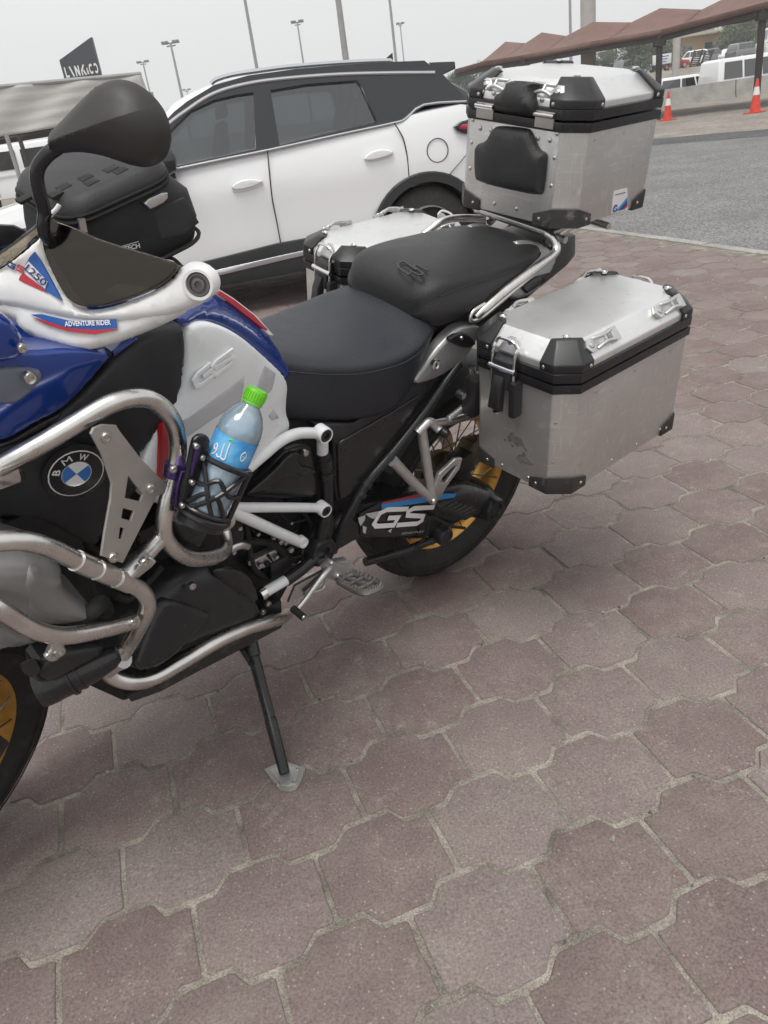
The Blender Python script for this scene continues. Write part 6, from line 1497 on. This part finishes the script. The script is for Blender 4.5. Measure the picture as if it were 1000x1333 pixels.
tube('spark_lead', T(3, (250, 330, .36), (300, 290, .38), (330, 262, .36), (345, 290, .33)), .013, 'rubber')
# ---------------------------------------------------------------- crash bars
U_ = T(2, (-260, 790, .26), (-120, 695, .31), (0, 627, .335), (150, 542, .35), (300, 455, .358), (400, 395, .362), (480, 352, .364), (560, 328, .364), (640, 330, .362), (705, 368, .36), (750, 425, .358), (772, 500, .357), (770, 590, .357), (748, 690, .36), (722, 790, .365), (710, 880, .368), (722, 940, .366), (765, 990, .36), (820, 1022, .345), (885, 1026, .32), (945, 1012, .29), (978, 980, .26), (975, 920, .23), (950, 840, .20))
tube('crash_bar', U_, .0132, 'steel', sm=4, seg=18, mirror=True)
Lw = T(2, (-260, 960, .42), (-60, 952, .43), (60, 946, .43), (130, 952, .43), (210, 975, .428), (330, 1032, .42), (450, 1085, .41), (550, 1128, .40), (610, 1160, .392), (640, 1205, .385), (636, 1255, .378), (600, 1330, .35), (560, 1400, .31), (520, 1465, .285))
tube('crash_bar', Lw, .0132, 'steel', sm=4, seg=18, mirror=True)
L2 = T(3, (-110, 215, .42), (-40, 258, .425), (0, 283, .43), (50, 315, .43), (100, 345, .43), (160, 364, .425), (230, 368, .415), (330, 350, .40), (435, 322, .378))
tube('crash_bar', L2, .0132, 'steel', sm=4, seg=18, mirror=True)
tube('crash_bar_strut', T(3, (522, 52, .364), (480, 100, .375), (430, 152, .392), (400, 188, .402)), .0130, 'steel', sm=3, seg=18)
LC = catmull([V(p) for p in Lw], 8)
for k0 in (40, 46, 52):
    tube('bar_clamp', LC[k0:k0+6], .0152, 'steel', sm=0, seg=20)
panel(FB, 'strut_tab', q(3, (428, 150), (478, 104), (500, 118), (486, 135), (440, 172), (424, 168)), .395, 'plate_alu', bike, thick=.010, rnd=.002, cell=0, lift=.010)
bolt(T(3, (470, 130, .408))[0], (0, 1, 0), .0085, bike); bolt(T(3, (433, 325, .395))[0], (0, 1, 0), .0075, bike)
tube('bar_foot', T(3, (345, 475, .27), (372, 452, .285), (400, 440, .30)), .020, 'cast_alu', sm=0); bolt(T(3, (370, 460, .302))[0], (0, 1, 0), .010, bike); bolt(T(3, (392, 418, .325))[0], (0, 1, 0), .008, bike)
b = MB(); b.hull([U_[2]+V((dx, dy, dz)) for dx in (-.02, .02) for dy in (-.02, .01) for dz in (-.028, .0)]); b.build('bar_joint', 'steel', bike, bevel=.006)
b = MB(); p = T(2, (55, 655, .30))[0]; b.lathe([(.013, 0), (.013, .01), (.01, .014), (.006, .014), (.005, .01), (0, .01)], p, (0, 1, 0), 20); b.build('plug', 'black_plastic', bike)
# gusset plate with three cut-outs
gp = plate(FB, 'gusset_plate', [q(2, (385, 478), (395, 455), (432, 440), (490, 442), (505, 468), (600, 590), (690, 680), (712, 700), (700, 735), (668, 745), (520, 1035), (430, 1005), (445, 900), (470, 760), (475, 690), (430, 560)),
    q(2, (543, 655), (610, 740), (598, 775), (527, 758)), q(2, (520, 797), (573, 812), (556, 858), (512, 846)), q(2, (507, 880), (532, 886), (520, 936), (500, 938))], ((150, 560, .372), (205, 640, .374), (145, 725, .405)), 'plate_alu', bike, ext=.0016, bev=.0008, lift=.004)
for x, y in ((450, 488), (643, 712), (482, 1008)): bolt(FB.on(*q1(2, x, y), ((150, 560, .372), (205, 640, .374), (145, 725, .405)))+V((0, .006, 0)), (0, 1, 0), .0085, gp)
b = MB(); b.hull([T(2, (x, y, d))[0] for x, y in ((662, 690), (715, 680), (715, 730), (668, 750)) for d in (.35, .366)]); b.build('plate_tab', 'plate_alu', gp, bevel=.002)
# ---------------------------------------------------------------- fog lamp
fa, fb_ = T(3, (134, 538, .345), (325, 455, .375))
ax = (fb_-fa).normalized()
b = MB(); b.lathe([(.030, -.004), (.032, .0), (.032, .012), (.0305, .03), (.030, .05), (.026, .085), (.019, .115), (.012, .125)], fa, ax, 28); fog = b.build('fog_lamp', 'satin_black', bike)
b = MB(); b.lathe([(.029, -.004), (.02, -.007), (0, -.008)], fa, ax, 28, False); b.build('lens', 'chrome', fog)
for k in range(5):
    p = fa+ax*(.045+.014*k); b = MB(); b.lathe([(.0335-.0034*k, 0), (.0335-.0034*k, .005), (.015, .005), (.015, 0)], p, ax, 28, False); b.build('cooling_fin', 'black_plastic', fog)
b = MB(); b.hull([T(3, (x, y, d))[0] for x, y in ((60, 458), (115, 440), (135, 480), (110, 510), (80, 495)) for d in (.355, .40)]); b.build('lamp_housing', 'black_plastic', fog, bevel=.006)
panel(FB, 'lamp_shell', q(3, (128, 470), (190, 425), (310, 405), (350, 415), (335, 440), (260, 480), (190, 520), (142, 530), (125, 500)), ((50, 870, .385), (140, 845, .385), (70, 895, .385)), 'black_plastic', fog, thick=.05, rnd=.012, puff=.004, cell=.02, smooth=1)
tube('lamp_bracket', T(3, (180, 372, .425), (184, 398, .42), (170, 430, .405)), .011, 'cast_alu', sm=0); bolt(T(3, (192, 418, .425))[0], (0, 1, 0), .009, fog); bolt(T(3, (158, 434, .42))[0], (0, 1, 0), .006, fog)
# ---------------------------------------------------------------- side stand
foot = BMi @ ground(372, 1012)
st0 = T(3, (812, 385, .17))[0]
ft_up = foot+BMi.to_3x3() @ V((0, 0, .015)); d_ = (st0-ft_up)
b = MB(); b.tube([st0+d_*.03, st0-d_*.12, st0-d_*.13, ft_up+d_*.40, ft_up+d_*.39, ft_up], [.019, .017, .014, .013, .0145, .0125], 14); stand = b.build('side_stand', 'satin_black', bike, sharp=40)
bolt(ft_up+d_*.42+V((0, .012, 0)), (0, 1, 0), .008, stand, 'satin_black'); bolt(st0-d_*.13+V((0.014, .012, 0)), (0, 1, 0), .008, stand, 'satin_black')
b = MB(); sa, sb = st0+V((.028, .01, .0)), st0-d_*.17+V((.012, .012, 0)); n = 150
b.tube([sa.lerp(sb, k/n)+V((.0055*math.cos(k*1.05), .0055*math.sin(k*1.05), 0)) for k in range(n+1)], .0012, 5); b.build('stand_spring', 'engine_dark', stand)
fw = lambda pts, z: [BMi @ V((ground(*q1(3, x, y)).x, ground(*q1(3, x, y)).y, z)) for x, y in pts]
FO = [(862, 812), (925, 784), (996, 808), (985, 845), (965, 878), (945, 884), (912, 880)]
b = MB(); b.loft([fw(FO, .001), fw(FO, .009)]); sf = b.build('stand_foot', 'plate_alu', stand, bevel=.002)
b = MB(); ctr = V((930, 830)); b.loft([fw([(ctr.x+(x-ctr.x)*.72, ctr.y+(y-ctr.y)*.72) for x, y in FO], z) for z in (.009, .0125)]); b.build('foot_top', 'cast_alu', sf, bevel=.0015)
for x, y in ((905, 862), (960, 858), (972, 815)): bolt(fw([(x, y)], .013)[0], BMi.to_3x3() @ V((0, 0, 1)), .004, sf)
mat('bar_grey', (.16, .155, .15), .5, .5, var=.1, vscale=30)
# ---------------------------------------------------------------- handlebar, mirror, hand guard
be = FB.y(*q1(1, 885, 955), .372)                       # bar end
bd = V((-.50, .866, .03)).normalized()                 # outward along the turned bar
tube('handlebar', [be, be-bd*.10, be-bd*.24, be-bd*.36+V((.01, 0, -.02)), be-bd*.46+V((.0, 0, -.03)), be-bd*.62+V((0, 0, -.01)), be-bd*.78], .0115, 'satin_black')
tube('grip', [be-bd*.02, be-bd*.15], .0175, 'rubber', sm=0)
tube('grip', [be-bd*.66, be-bd*.79], .0175, 'rubber', sm=0)
b = MB(); b.box(be-bd*.20, (.05, .05, .05)); b.build('switchgear', 'black_plastic', bike, bevel=.008)
b = MB(); nn_ = V((.72, .66, .2)).normalized()
b.lathe([(.0215, -.022), (.0215, .006), (.020, .009), (.0165, .009), (.0155, .002)], be+nn_*.018, nn_, 32, False); ge = b.build('guard_end', 'guard_white', bike)
b = MB(); b.lathe([(.0155, -.015), (.0155, .005), (.0145, .007), (.0120, .007), (.0112, .004), (.0085, .004), (.0085, .007), (.005, .0075), (.0045, .004), (0, .004)], be+nn_*.018, nn_, 32, False); b.build('bar_end_weight', 'bar_grey', bike)
GD = ((0, 420, .215), (265, 365, .382), (150, 300, .285))
GU = [(-90, 1010), (-90, 952), (0, 890), (60, 850), (120, 800), (160, 762), (186, 736), (196, 800), (214, 880), (262, 975), (300, 1040), (335, 1065), (375, 1078), (450, 1070), (560, 1036), (650, 998), (720, 958), (765, 912), (785, 882), (830, 862), (885, 868), (920, 902), (926, 958), (905, 1012), (870, 1042), (800, 1075), (700, 1105), (560, 1128), (430, 1132), (300, 1118), (150, 1085), (40, 1062), (-90, 1060)]
gu = panel(FB, 'hand_guard', q(1, *GU), GD, 'guard_white', bike, thick=.022, rnd=.010, puff=.006, puffw=.03, cell=.010, smooth=1)
gl_ = panel(FB, 'hand_guard_lower', q(1, (-90, 1010), (45, 1020), (150, 1042), (300, 1072), (430, 1086), (560, 1080), (700, 1055), (790, 1040), (800, 1075), (700, 1132), (560, 1190), (450, 1230), (340, 1256), (250, 1242), (130, 1202), (60, 1160), (40, 1112), (-90, 1100)), GD, 'guard_white', bike, thick=.03, rnd=.012, puff=.004, puffw=.03, cell=.010, smooth=1, lift=-.008)
scx = uv_on(FB, GD, *q1(1, 345, 900))[0]; scs = uv_on(FB, GD, *q1(1, 700, 900))[0]-scx
gs_ = panel(FB, 'guard_screen', q(1, (222, 662), (245, 694), (330, 722), (420, 766), (520, 800), (600, 822), (700, 852), (782, 878), (768, 915), (722, 958), (645, 1000), (540, 1038), (450, 1064), (370, 1066), (310, 1042), (262, 972), (212, 872), (186, 792), (184, 738)), GD, 'smoke_screen', bike, thick=.004, rnd=.002, cell=.02, lift=.010, smooth=1, disp=lambda u, v, d: -.12*max(0, scx-u) if scs > 0 else -.12*max(0, u-scx))
panel(FB, 'guard_wing', q(1, (222, 660), (188, 732), (150, 770), (110, 806), (50, 858), (0, 892), (-90, 950), (-90, 890), (0, 828), (130, 730)), ((0, 340, .20), (66, 280, .262), (30, 372, .235)), 'clear_smoke', bike, thick=.003, rnd=.001, cell=.02, lift=.002)
tube('guard_lip', [FB.on(*q1(1, x, y), GD)+V((.004, .006, 0)) for x, y in ((222, 662), (238, 645), (252, 630), (262, 614))], .003, 'guard_white', sm=3)
# guard print
GP = lambda off: off
gd = panel(FB, 'blue_print', q(1, (140, 850), (160, 828), (182, 860), (275, 1036), (212, 1000), (150, 935), (112, 900)), GD, 'decal_blue', gu, thick=.001, rnd=0, cell=.02, lift=.0072)
panel(FB, 'red_print', q(1, (95, 938), (110, 918), (180, 972), (214, 1005), (180, 992), (120, 965), (92, 950)), GD, 'decal_red', gu, thick=.001, rnd=0, cell=.02, lift=.0070)
panel(FB, 'white_print', q(1, (118, 896), (136, 870), (218, 958), (206, 988)), GD, 'decal_white', gu, thick=.001, rnd=0, cell=.02, lift=.0085)
text(FB, 'lettering', '1250', q1(1, 120, 905), q1(1, 204, 980), GD, .0095, 'decal_navy', gu, lift=.0104, bold=.02)
strokes(FB, 'lettering', GD, q1(1, 42, 888), q1(1, 74, 906), q1(1, 50, 868), [G_], .0022, 'decal_navy', gu, .0085, .0002, 0)
strokes(FB, 'lettering', GD, q1(1, 82, 906), q1(1, 112, 922), q1(1, 90, 882), [S_], .0022, 'decal_red', gu, .0085, .0002, 0)
bp_ = panel(FB, 'blue_print', q(1, (130, 1098), (180, 1096), (300, 1124), (400, 1130), (502, 1118), (508, 1158), (400, 1162), (300, 1155), (200, 1125)), GD, 'decal_blue', gl_, thick=.001, rnd=0, cell=.02, lift=.0004)
panel(FB, 'red_print', q(1, (135, 1106), (200, 1127), (300, 1157), (400, 1164), (508, 1160), (506, 1166), (410, 1184), (300, 1172), (200, 1142)), GD, 'decal_red', gl_, thick=.001, rnd=0, cell=.02, lift=.0002)
text(FB, 'lettering', 'ADVENTURE RIDER', q1(1, 285, 1150), q1(1, 484, 1143), GD, .0068, 'decal_white', gl_, lift=.0024, bold=.025)
# mirror
MD = ((58, 190, .27), (216, 180, .392), (140, 215, .333))
ra, rb = uv_on(FB, MD, *q1(1, 190, 352)), uv_on(FB, MD, *q1(1, 612, 212))
def mir(u, v, d):
    dx, dy = rb[0]-ra[0], rb[1]-ra[1]; L_ = math.hypot(dx, dy); s = ((u-ra[0])*-dy+(v-ra[1])*dx)/L_; t = ((u-ra[0])*dx+(v-ra[1])*dy)/L_
    k = (.42*s if s > 0 else -.16*s)
    e = max(0, t-L_*.93)
    return (.024-k-.12*e)*(1-(1-min(1, d/.042))**2)
mi_ = panel(FB, 'mirror_shell', q(1, (192, 352), (190, 330), (198, 300), (232, 268), (300, 196), (370, 122), (420, 92), (480, 78), (540, 86), (600, 118), (650, 163), (692, 220), (716, 290), (720, 340), (710, 395), (690, 432), (650, 460), (600, 470), (540, 456), (470, 430), (400, 412), (330, 400), (270, 402), (232, 408), (205, 395)), MD, 'mirror_black', bike, thick=.016, rnd=.016, cell=.005, smooth=2, disp=mir, sharp=24, crease=(ra, rb))
tube('mirror_stem', [FB.y(*q1(1, 250, 372), .272), FB.y(*q1(1, 205, 405), .268), FB.y(*q1(1, 168, 455), .262), FB.y(*q1(1, 160, 510), .258), FB.y(*q1(1, 175, 580), .255), FB.y(*q1(1, 192, 650), .25), FB.y(*q1(1, 200, 760), .245), be-bd*.20], [.0088, .0080], 'satin_black', sm=5)
rm = be-bd*.62
b = MB(); b.lathe([(.02, -.02), (.085, -.015), (.09, 0), (.07, .025), (.02, .035)], rm+V((.05, 0, .24)), (.8, .5, 0), 24); b.build('mirror_shell', 'mirror_black', bike); tube('mirror_stem', [rm, rm+V((.03, 0, .12)), rm+V((.05, 0, .24))], .009, 'satin_black')
# dash block and screen at the left edge
b = MB(); b.hull([FB.y(*q1(1, x, y), d) for x, y in ((-120, 730), (0, 705), (60, 708), (125, 738), (60, 790), (-120, 850)) for d in (.06, .12)]); b.build('instrument_pod', 'black_plastic', bike, bevel=.008)
b = MB(); b.loft([[V((1.40-1.6*y*y-.13*t, y*(1-.25*t), 1.12+.28*t)) for t in (0, .5, 1)]+[V((1.397-1.6*y*y-.13*t, y*(1-.25*t), 1.12+.28*t)) for t in (1, .5, 0)] for y in np.linspace(-.16, .16, 9)]); b.build('windscreen', 'clear_smoke', bike)
b = MB(); b.hull([V(p) for p in ((1.22, -.14, 1.0), (1.22, .14, 1.0), (1.45, -.16, 1.0), (1.45, .16, 1.0), (1.36, -.13, 1.14), (1.36, .13, 1.14), (1.2, -.12, 1.12), (1.2, .12, 1.12))]); hl_ = b.build('headlamp_unit', 'black_plastic', bike, bevel=.02)
for s in (-1, 1):
    b = MB(); b.lathe([(.052, 0), (.050, .012), (.03, .02), (0, .023)], (1.438, s*.065, 1.045), (1, 0, .15), 24, False); b.build('headlight', 'chrome', hl_)

# ================================================================== TANK BAG
bag = thing('tank_bag', 'black textile bag with a molded lid strapped on the fuel tank behind the mirror', 'tank bag', BM)
def rrect(x0, x1, y0, y1, r, z, n=6, tilt=0):
    P = []
    for cx, cy, a0 in ((x1-r, y1-r, 0), (x0+r, y1-r, math.pi/2), (x0+r, y0+r, math.pi), (x1-r, y0+r, 1.5*math.pi)):
        for k in range(n+1):
            a = a0+k*math.pi/2/n; x = cx+r*math.cos(a); P.append(V((x, cy+r*math.sin(a), z+tilt*(x-.93))))
    return P
TL = -.23
b = MB(); b.loft([rrect(.79, .975, -.095, .095, .04, 1.158, tilt=TL), rrect(.770, .990, -.110, .110, .045, 1.170, tilt=TL), rrect(.764, .994, -.113, .113, .045, 1.20, tilt=TL), rrect(.774, .993, -.112, .112, .045, 1.243, tilt=TL), rrect(.797, .990, -.110, .110, .045, 1.268, tilt=TL), rrect(.815, .988, -.108, .108, .045, 1.278, tilt=TL)]); bb = b.build('bag_body', 'bag_black', bag, sharp=60)
b = MB(); b.loft([rrect(.814, .988, -.110, .110, .045, 1.274, tilt=TL), rrect(.808, .993, -.115, .115, .045, 1.281, tilt=TL), rrect(.809, .992, -.114, .114, .045, 1.293, tilt=TL), rrect(.819, .983, -.105, .105, .04, 1.306, tilt=TL), rrect(.830, .973, -.095, .095, .035, 1.3105, tilt=TL)]); bl_ = b.build('bag_lid', 'bag_lid', bag, sharp=50)
for z, r in ((1.277, .0035), (1.285, .0025), (1.172, .0035)):
    g = .006 if z < 1.2 else .003; b = MB(); b.tube(rrect((.810 if z > 1.2 else .768)-g*.5, .992+g*.5, -.1135-g*.5, .1135+g*.5, .045, z, tilt=TL), r, 6, closed=True); b.build('piping' if r > .003 else 'zip', 'rubber', bag)
b = MB(); b.box((.0, 0, 0), (.01, .006, .02)); zp = b.build('zip_pull', 'bolt_steel', bag); zp.location = (.975, .118, 1.265)
BLp = (V((.93, 0, 1.3108)), V((.23, 0, 1)).normalized())
for sx, sy in ((100, 590), (240, 570), (275, 540), (370, 500), (395, 520), (480, 462), (520, 470)):
    dx = 42
    panel(FB, 'lid_slot', q(1, (sx-36, sy+8), (sx+14, sy-16), (sx+38, sy-4), (sx-12, sy+22)), BLp, 'rubber', bl_, thick=.004, rnd=.0006, cell=0, lift=.0008)
YB = (V((0, .1140, 1.2)), V((0, 1, .03)).normalized())
panel(FB, 'buckle', q(1, (612, 604), (720, 556), (724, 600), (648, 640), (638, 634)), YB, 'cast_alu', bag, thick=.008, rnd=.002, cell=0, lift=.006, smooth=1)
panel(FB, 'mesh_side', q(1, (660, 655), (738, 610), (800, 590), (835, 640), (866, 700), (800, 750), (700, 772)), YB, 'bag_mesh', bag, thick=.004, rnd=.002, cell=.02, lift=.0005, smooth=0)
text(FB, 'lettering', 'TECH', q1(1, 535, 822), q1(1, 604, 806), YB, .0075, 'decal_white', bag, lift=.0035, bold=.02)
plate(FB, 'label_line', [q(1, (520, 800), (598, 778), (598, 780), (520, 802))], YB, 'decal_white', bag, ext=.0002, bev=0, lift=.003)
tube('bag_strap', [FB.y(*q1(1, 720, 850), .105), FB.y(*q1(1, 755, 858), .115), FB.y(*q1(1, 790, 890), .12)], .003, 'rubber', bag)

# ================================================================== BOTTLE AND HOLDER
BD_ = .405
bt, bo = FB.y(*q1(4, 520, 222), BD_), FB.y(*q1(4, 268, 790), BD_)
ba = (bt-bo); BLN = ba.length; ba.normalize()
cn = (FB.C-(bt+bo)/2); cn = (cn-ba*cn.dot(ba)).normalized(); cs = cn.cross(ba); cs = cs if cs.x < 0 else -cs     # cs points right in the picture
def cyl(ang, t, r): a = math.radians(ang); return bo+ba*(t*BLN)+(cn*math.cos(a)+cs*math.sin(a))*r
bot = thing('water_bottle', 'clear plastic water bottle with bright green cap and blue label standing in the holder', 'bottle', BM)
R0 = .0335
prof = [(.012, .0), (.026, .0), (R0*.97, .02), (R0, .05), (R0, .13), (R0*.95, .15), (R0, .17), (R0, .25), (R0*.96, .27), (R0, .29), (R0, .44), (R0*.985, .45), (R0*.985, .66), (R0, .67), (R0*.99, .71), (R0*.90, .77), (R0*.70, .83), (.0142, .88), (.0132, .90), (.0132, .93)]
b = MB(); b.lathe([(r, t*BLN) for r, t in prof], bo, ba, 40, False); b.build('bottle_shell', 'bottle_plastic', bot, sharp=60)
b = MB(); b.lathe([(max(r-.0015, .002), t*BLN+.001) for r, t in prof if t < .83], bo, ba, 40, True); b.build('water', 'water', bot, sharp=60)
b = MB(); b.lathe([(R0+.0003, .45*BLN), (R0+.0003, .66*BLN)], bo, ba, 48, False); lb_ = b.build('label', 'label_blue', bot)
b = MB(); b.lathe([(R0+.0006, .45*BLN), (R0+.0006, .478*BLN)], bo, ba, 48, False); b.build('label_band', 'label_deep', lb_)
def onlabel(pts, r=.0011, m='decal_white'):
    b = MB(); b.tube([cyl(a, t, R0+.0009) for a, t in pts], r, 6, smooth=4); b.build('lettering', m, lb_)
onlabel([(-8, .62), (-7, .56), (-5, .505), (-12, .50), (-18, .51)]); onlabel([(-20, .60), (-19, .55), (-17, .51), (-24, .50), (-30, .515)])
onlabel([(-34, .555), (-40, .575), (-45, .555), (-40, .535), (-34, .55), (-36, .51), (-44, .495)])
onlabel([(-14, .635), (-9, .645), (-4, .632)], .0012, 'cap_green')
onlabel([(36, .60), (44, .57), (36, .53), (29, .57), (36, .60)], .0006); onlabel([(33, .565), (39, .565)], .0005)
b = MB(); cr = .0160; b.lathe([(cr*.99, .918*BLN), (cr, .925*BLN), (cr, .985*BLN), (cr*.9, BLN), (0, BLN)], bo, ba, 32, False)
cap = b.build('cap', 'cap_green', bot, sharp=40)
for k in range(26):
    a = k*360/26; b = MB(); b.tube([cyl(a, .927, cr+.0002), cyl(a, .983, cr+.0002)], .0008, 5); b.build('cap_rib', 'cap_green', cap)
b = MB(); b.lathe([(cr*.97, .895*BLN), (cr*.99, .897*BLN), (cr*.99, .912*BLN), (cr*.97, .914*BLN)], bo, ba, 32, False); b.build('tamper_ring', 'cap_green', cap)
# holder
hol = thing('bottle_holder', 'black cage drink holder with a purple clamp on the crash bar beside the tank', 'drink holder', BM)
RH = .0395
def cage(name, pts, r=.0042, m='satin_black', sm=8, closed=False, par=hol):
    b = MB(); b.tube([cyl(a, t, RH) for a, t in pts], r, 8, smooth=sm, closed=closed); return b.build(name, m, par)
cage('top_ring', [(a, .445+.02*math.cos(math.radians(a))) for a in range(0, 360, 24)], .005, closed=True, sm=3)
cage('bottom_ring', [(a, .055) for a in range(0, 360, 24)], .006, closed=True, sm=3)
cage('middle_ring', [(a, .10) for a in range(-80, 81, 20)], .004, sm=3)
for a in (-78, 78, 150, 210): cage('upright', [(a, .06), (a, .25), (a, .45)], .0046)
for pts in ([(-55, .44), (-18, .30), (0, .20), (22, .10)], [(60, .44), (25, .30), (0, .20), (-30, .11)], [(-70, .30), (-40, .28), (-18, .30)], [(70, .28), (45, .27), (25, .30)], [(-18, .30), (3, .36), (25, .30)], [(-45, .13), (-12, .245), (0, .20)], [(50, .12), (15, .245), (0, .20)]):
    cage('star_bar', pts, .0038, sm=3)
b = MB(); b.lathe([(.030, 0), (RH, .0), (RH, .012), (.030, .012)], bo-ba*.004, ba, 32); b.build('base_cup', 'satin_black', hol)
HD = .405
bp2 = panel(FB, 'back_plate', q(4, (238, 460), (250, 435), (280, 420), (310, 430), (320, 462), (300, 530), (235, 690), (205, 765), (180, 750), (190, 690), (215, 580)), HD, 'satin_black', hol, thick=.008, rnd=.004, cell=.02, smooth=1)
panel(FB, 'slide_rail', q(4, (246, 470), (262, 450), (272, 468), (240, 560), (232, 600), (222, 590)), HD, 'purple', bp2, thick=.002, rnd=.001, cell=0, lift=.004, smooth=1)
for x, y in ((252, 470), (280, 520), (235, 627), (193, 728)): bolt(T(4, (x, y, HD+.006))[0], (0, 1, 0), .0045, bp2)
panel(FB, 'arm_plate', q(4, (190, 580), (235, 585), (215, 690), (190, 750), (160, 740), (165, 660)), HD-.012, 'purple', hol, thick=.008, rnd=.003, cell=0)
cp0, cp1 = T(4, (168, 545, .357), (160, 598, .358)); b = MB(); b.tube([cp0, cp1], .0185, 20); cl_ = b.build('bar_clamp', 'purple', hol)
b = MB(); b.hull([T(4, (x, y, d))[0] for x, y in ((150, 555), (240, 540), (238, 590), (150, 592)) for d in (.368, .384)]); b.build('clamp_jaw', 'purple', cl_, bevel=.003)
bolt(T(4, (152, 570, .388))[0], (0, 1, 0), .0065, cl_); b = MB(); b.hull([T(4, (x, y, d))[0] for x, y in ((205, 548), (225, 545), (222, 585), (206, 586)) for d in (.38, .394)]); b.build('clamp_nut', 'chrome', cl_, bevel=.002)
panel(FB, 'pink_side', q(4, (450, 592), (466, 600), (462, 640), (415, 730), (398, 728), (400, 700)), .385, 'mauve', hol, thick=.01, rnd=.003, cell=0, smooth=0)
panel(FB, 'lower_arm', q(4, (150, 752), (200, 780), (228, 800), (222, 812), (190, 812), (150, 775)), .375, 'silver_plastic', hol, thick=.01, rnd=.005, cell=0, smooth=2)
panel(FB, 'holder_skirt', q(4, (150, 800), (215, 810), (320, 825), (270, 915), (190, 880)), .335, 'satin_black', bike, thick=.03, rnd=.006, cell=.02)
b = MB(); b.lathe([(.02, -.012), (.02, .004), (.012, .009), (0, .009)], T(4, (372, 795, .30))[0], (.3, 1, 0), 24); b.build('bar_boss', 'steel', bike); bolt(T(4, (378, 790, .318))[0], (.2, 1, 0), .0085, bike)
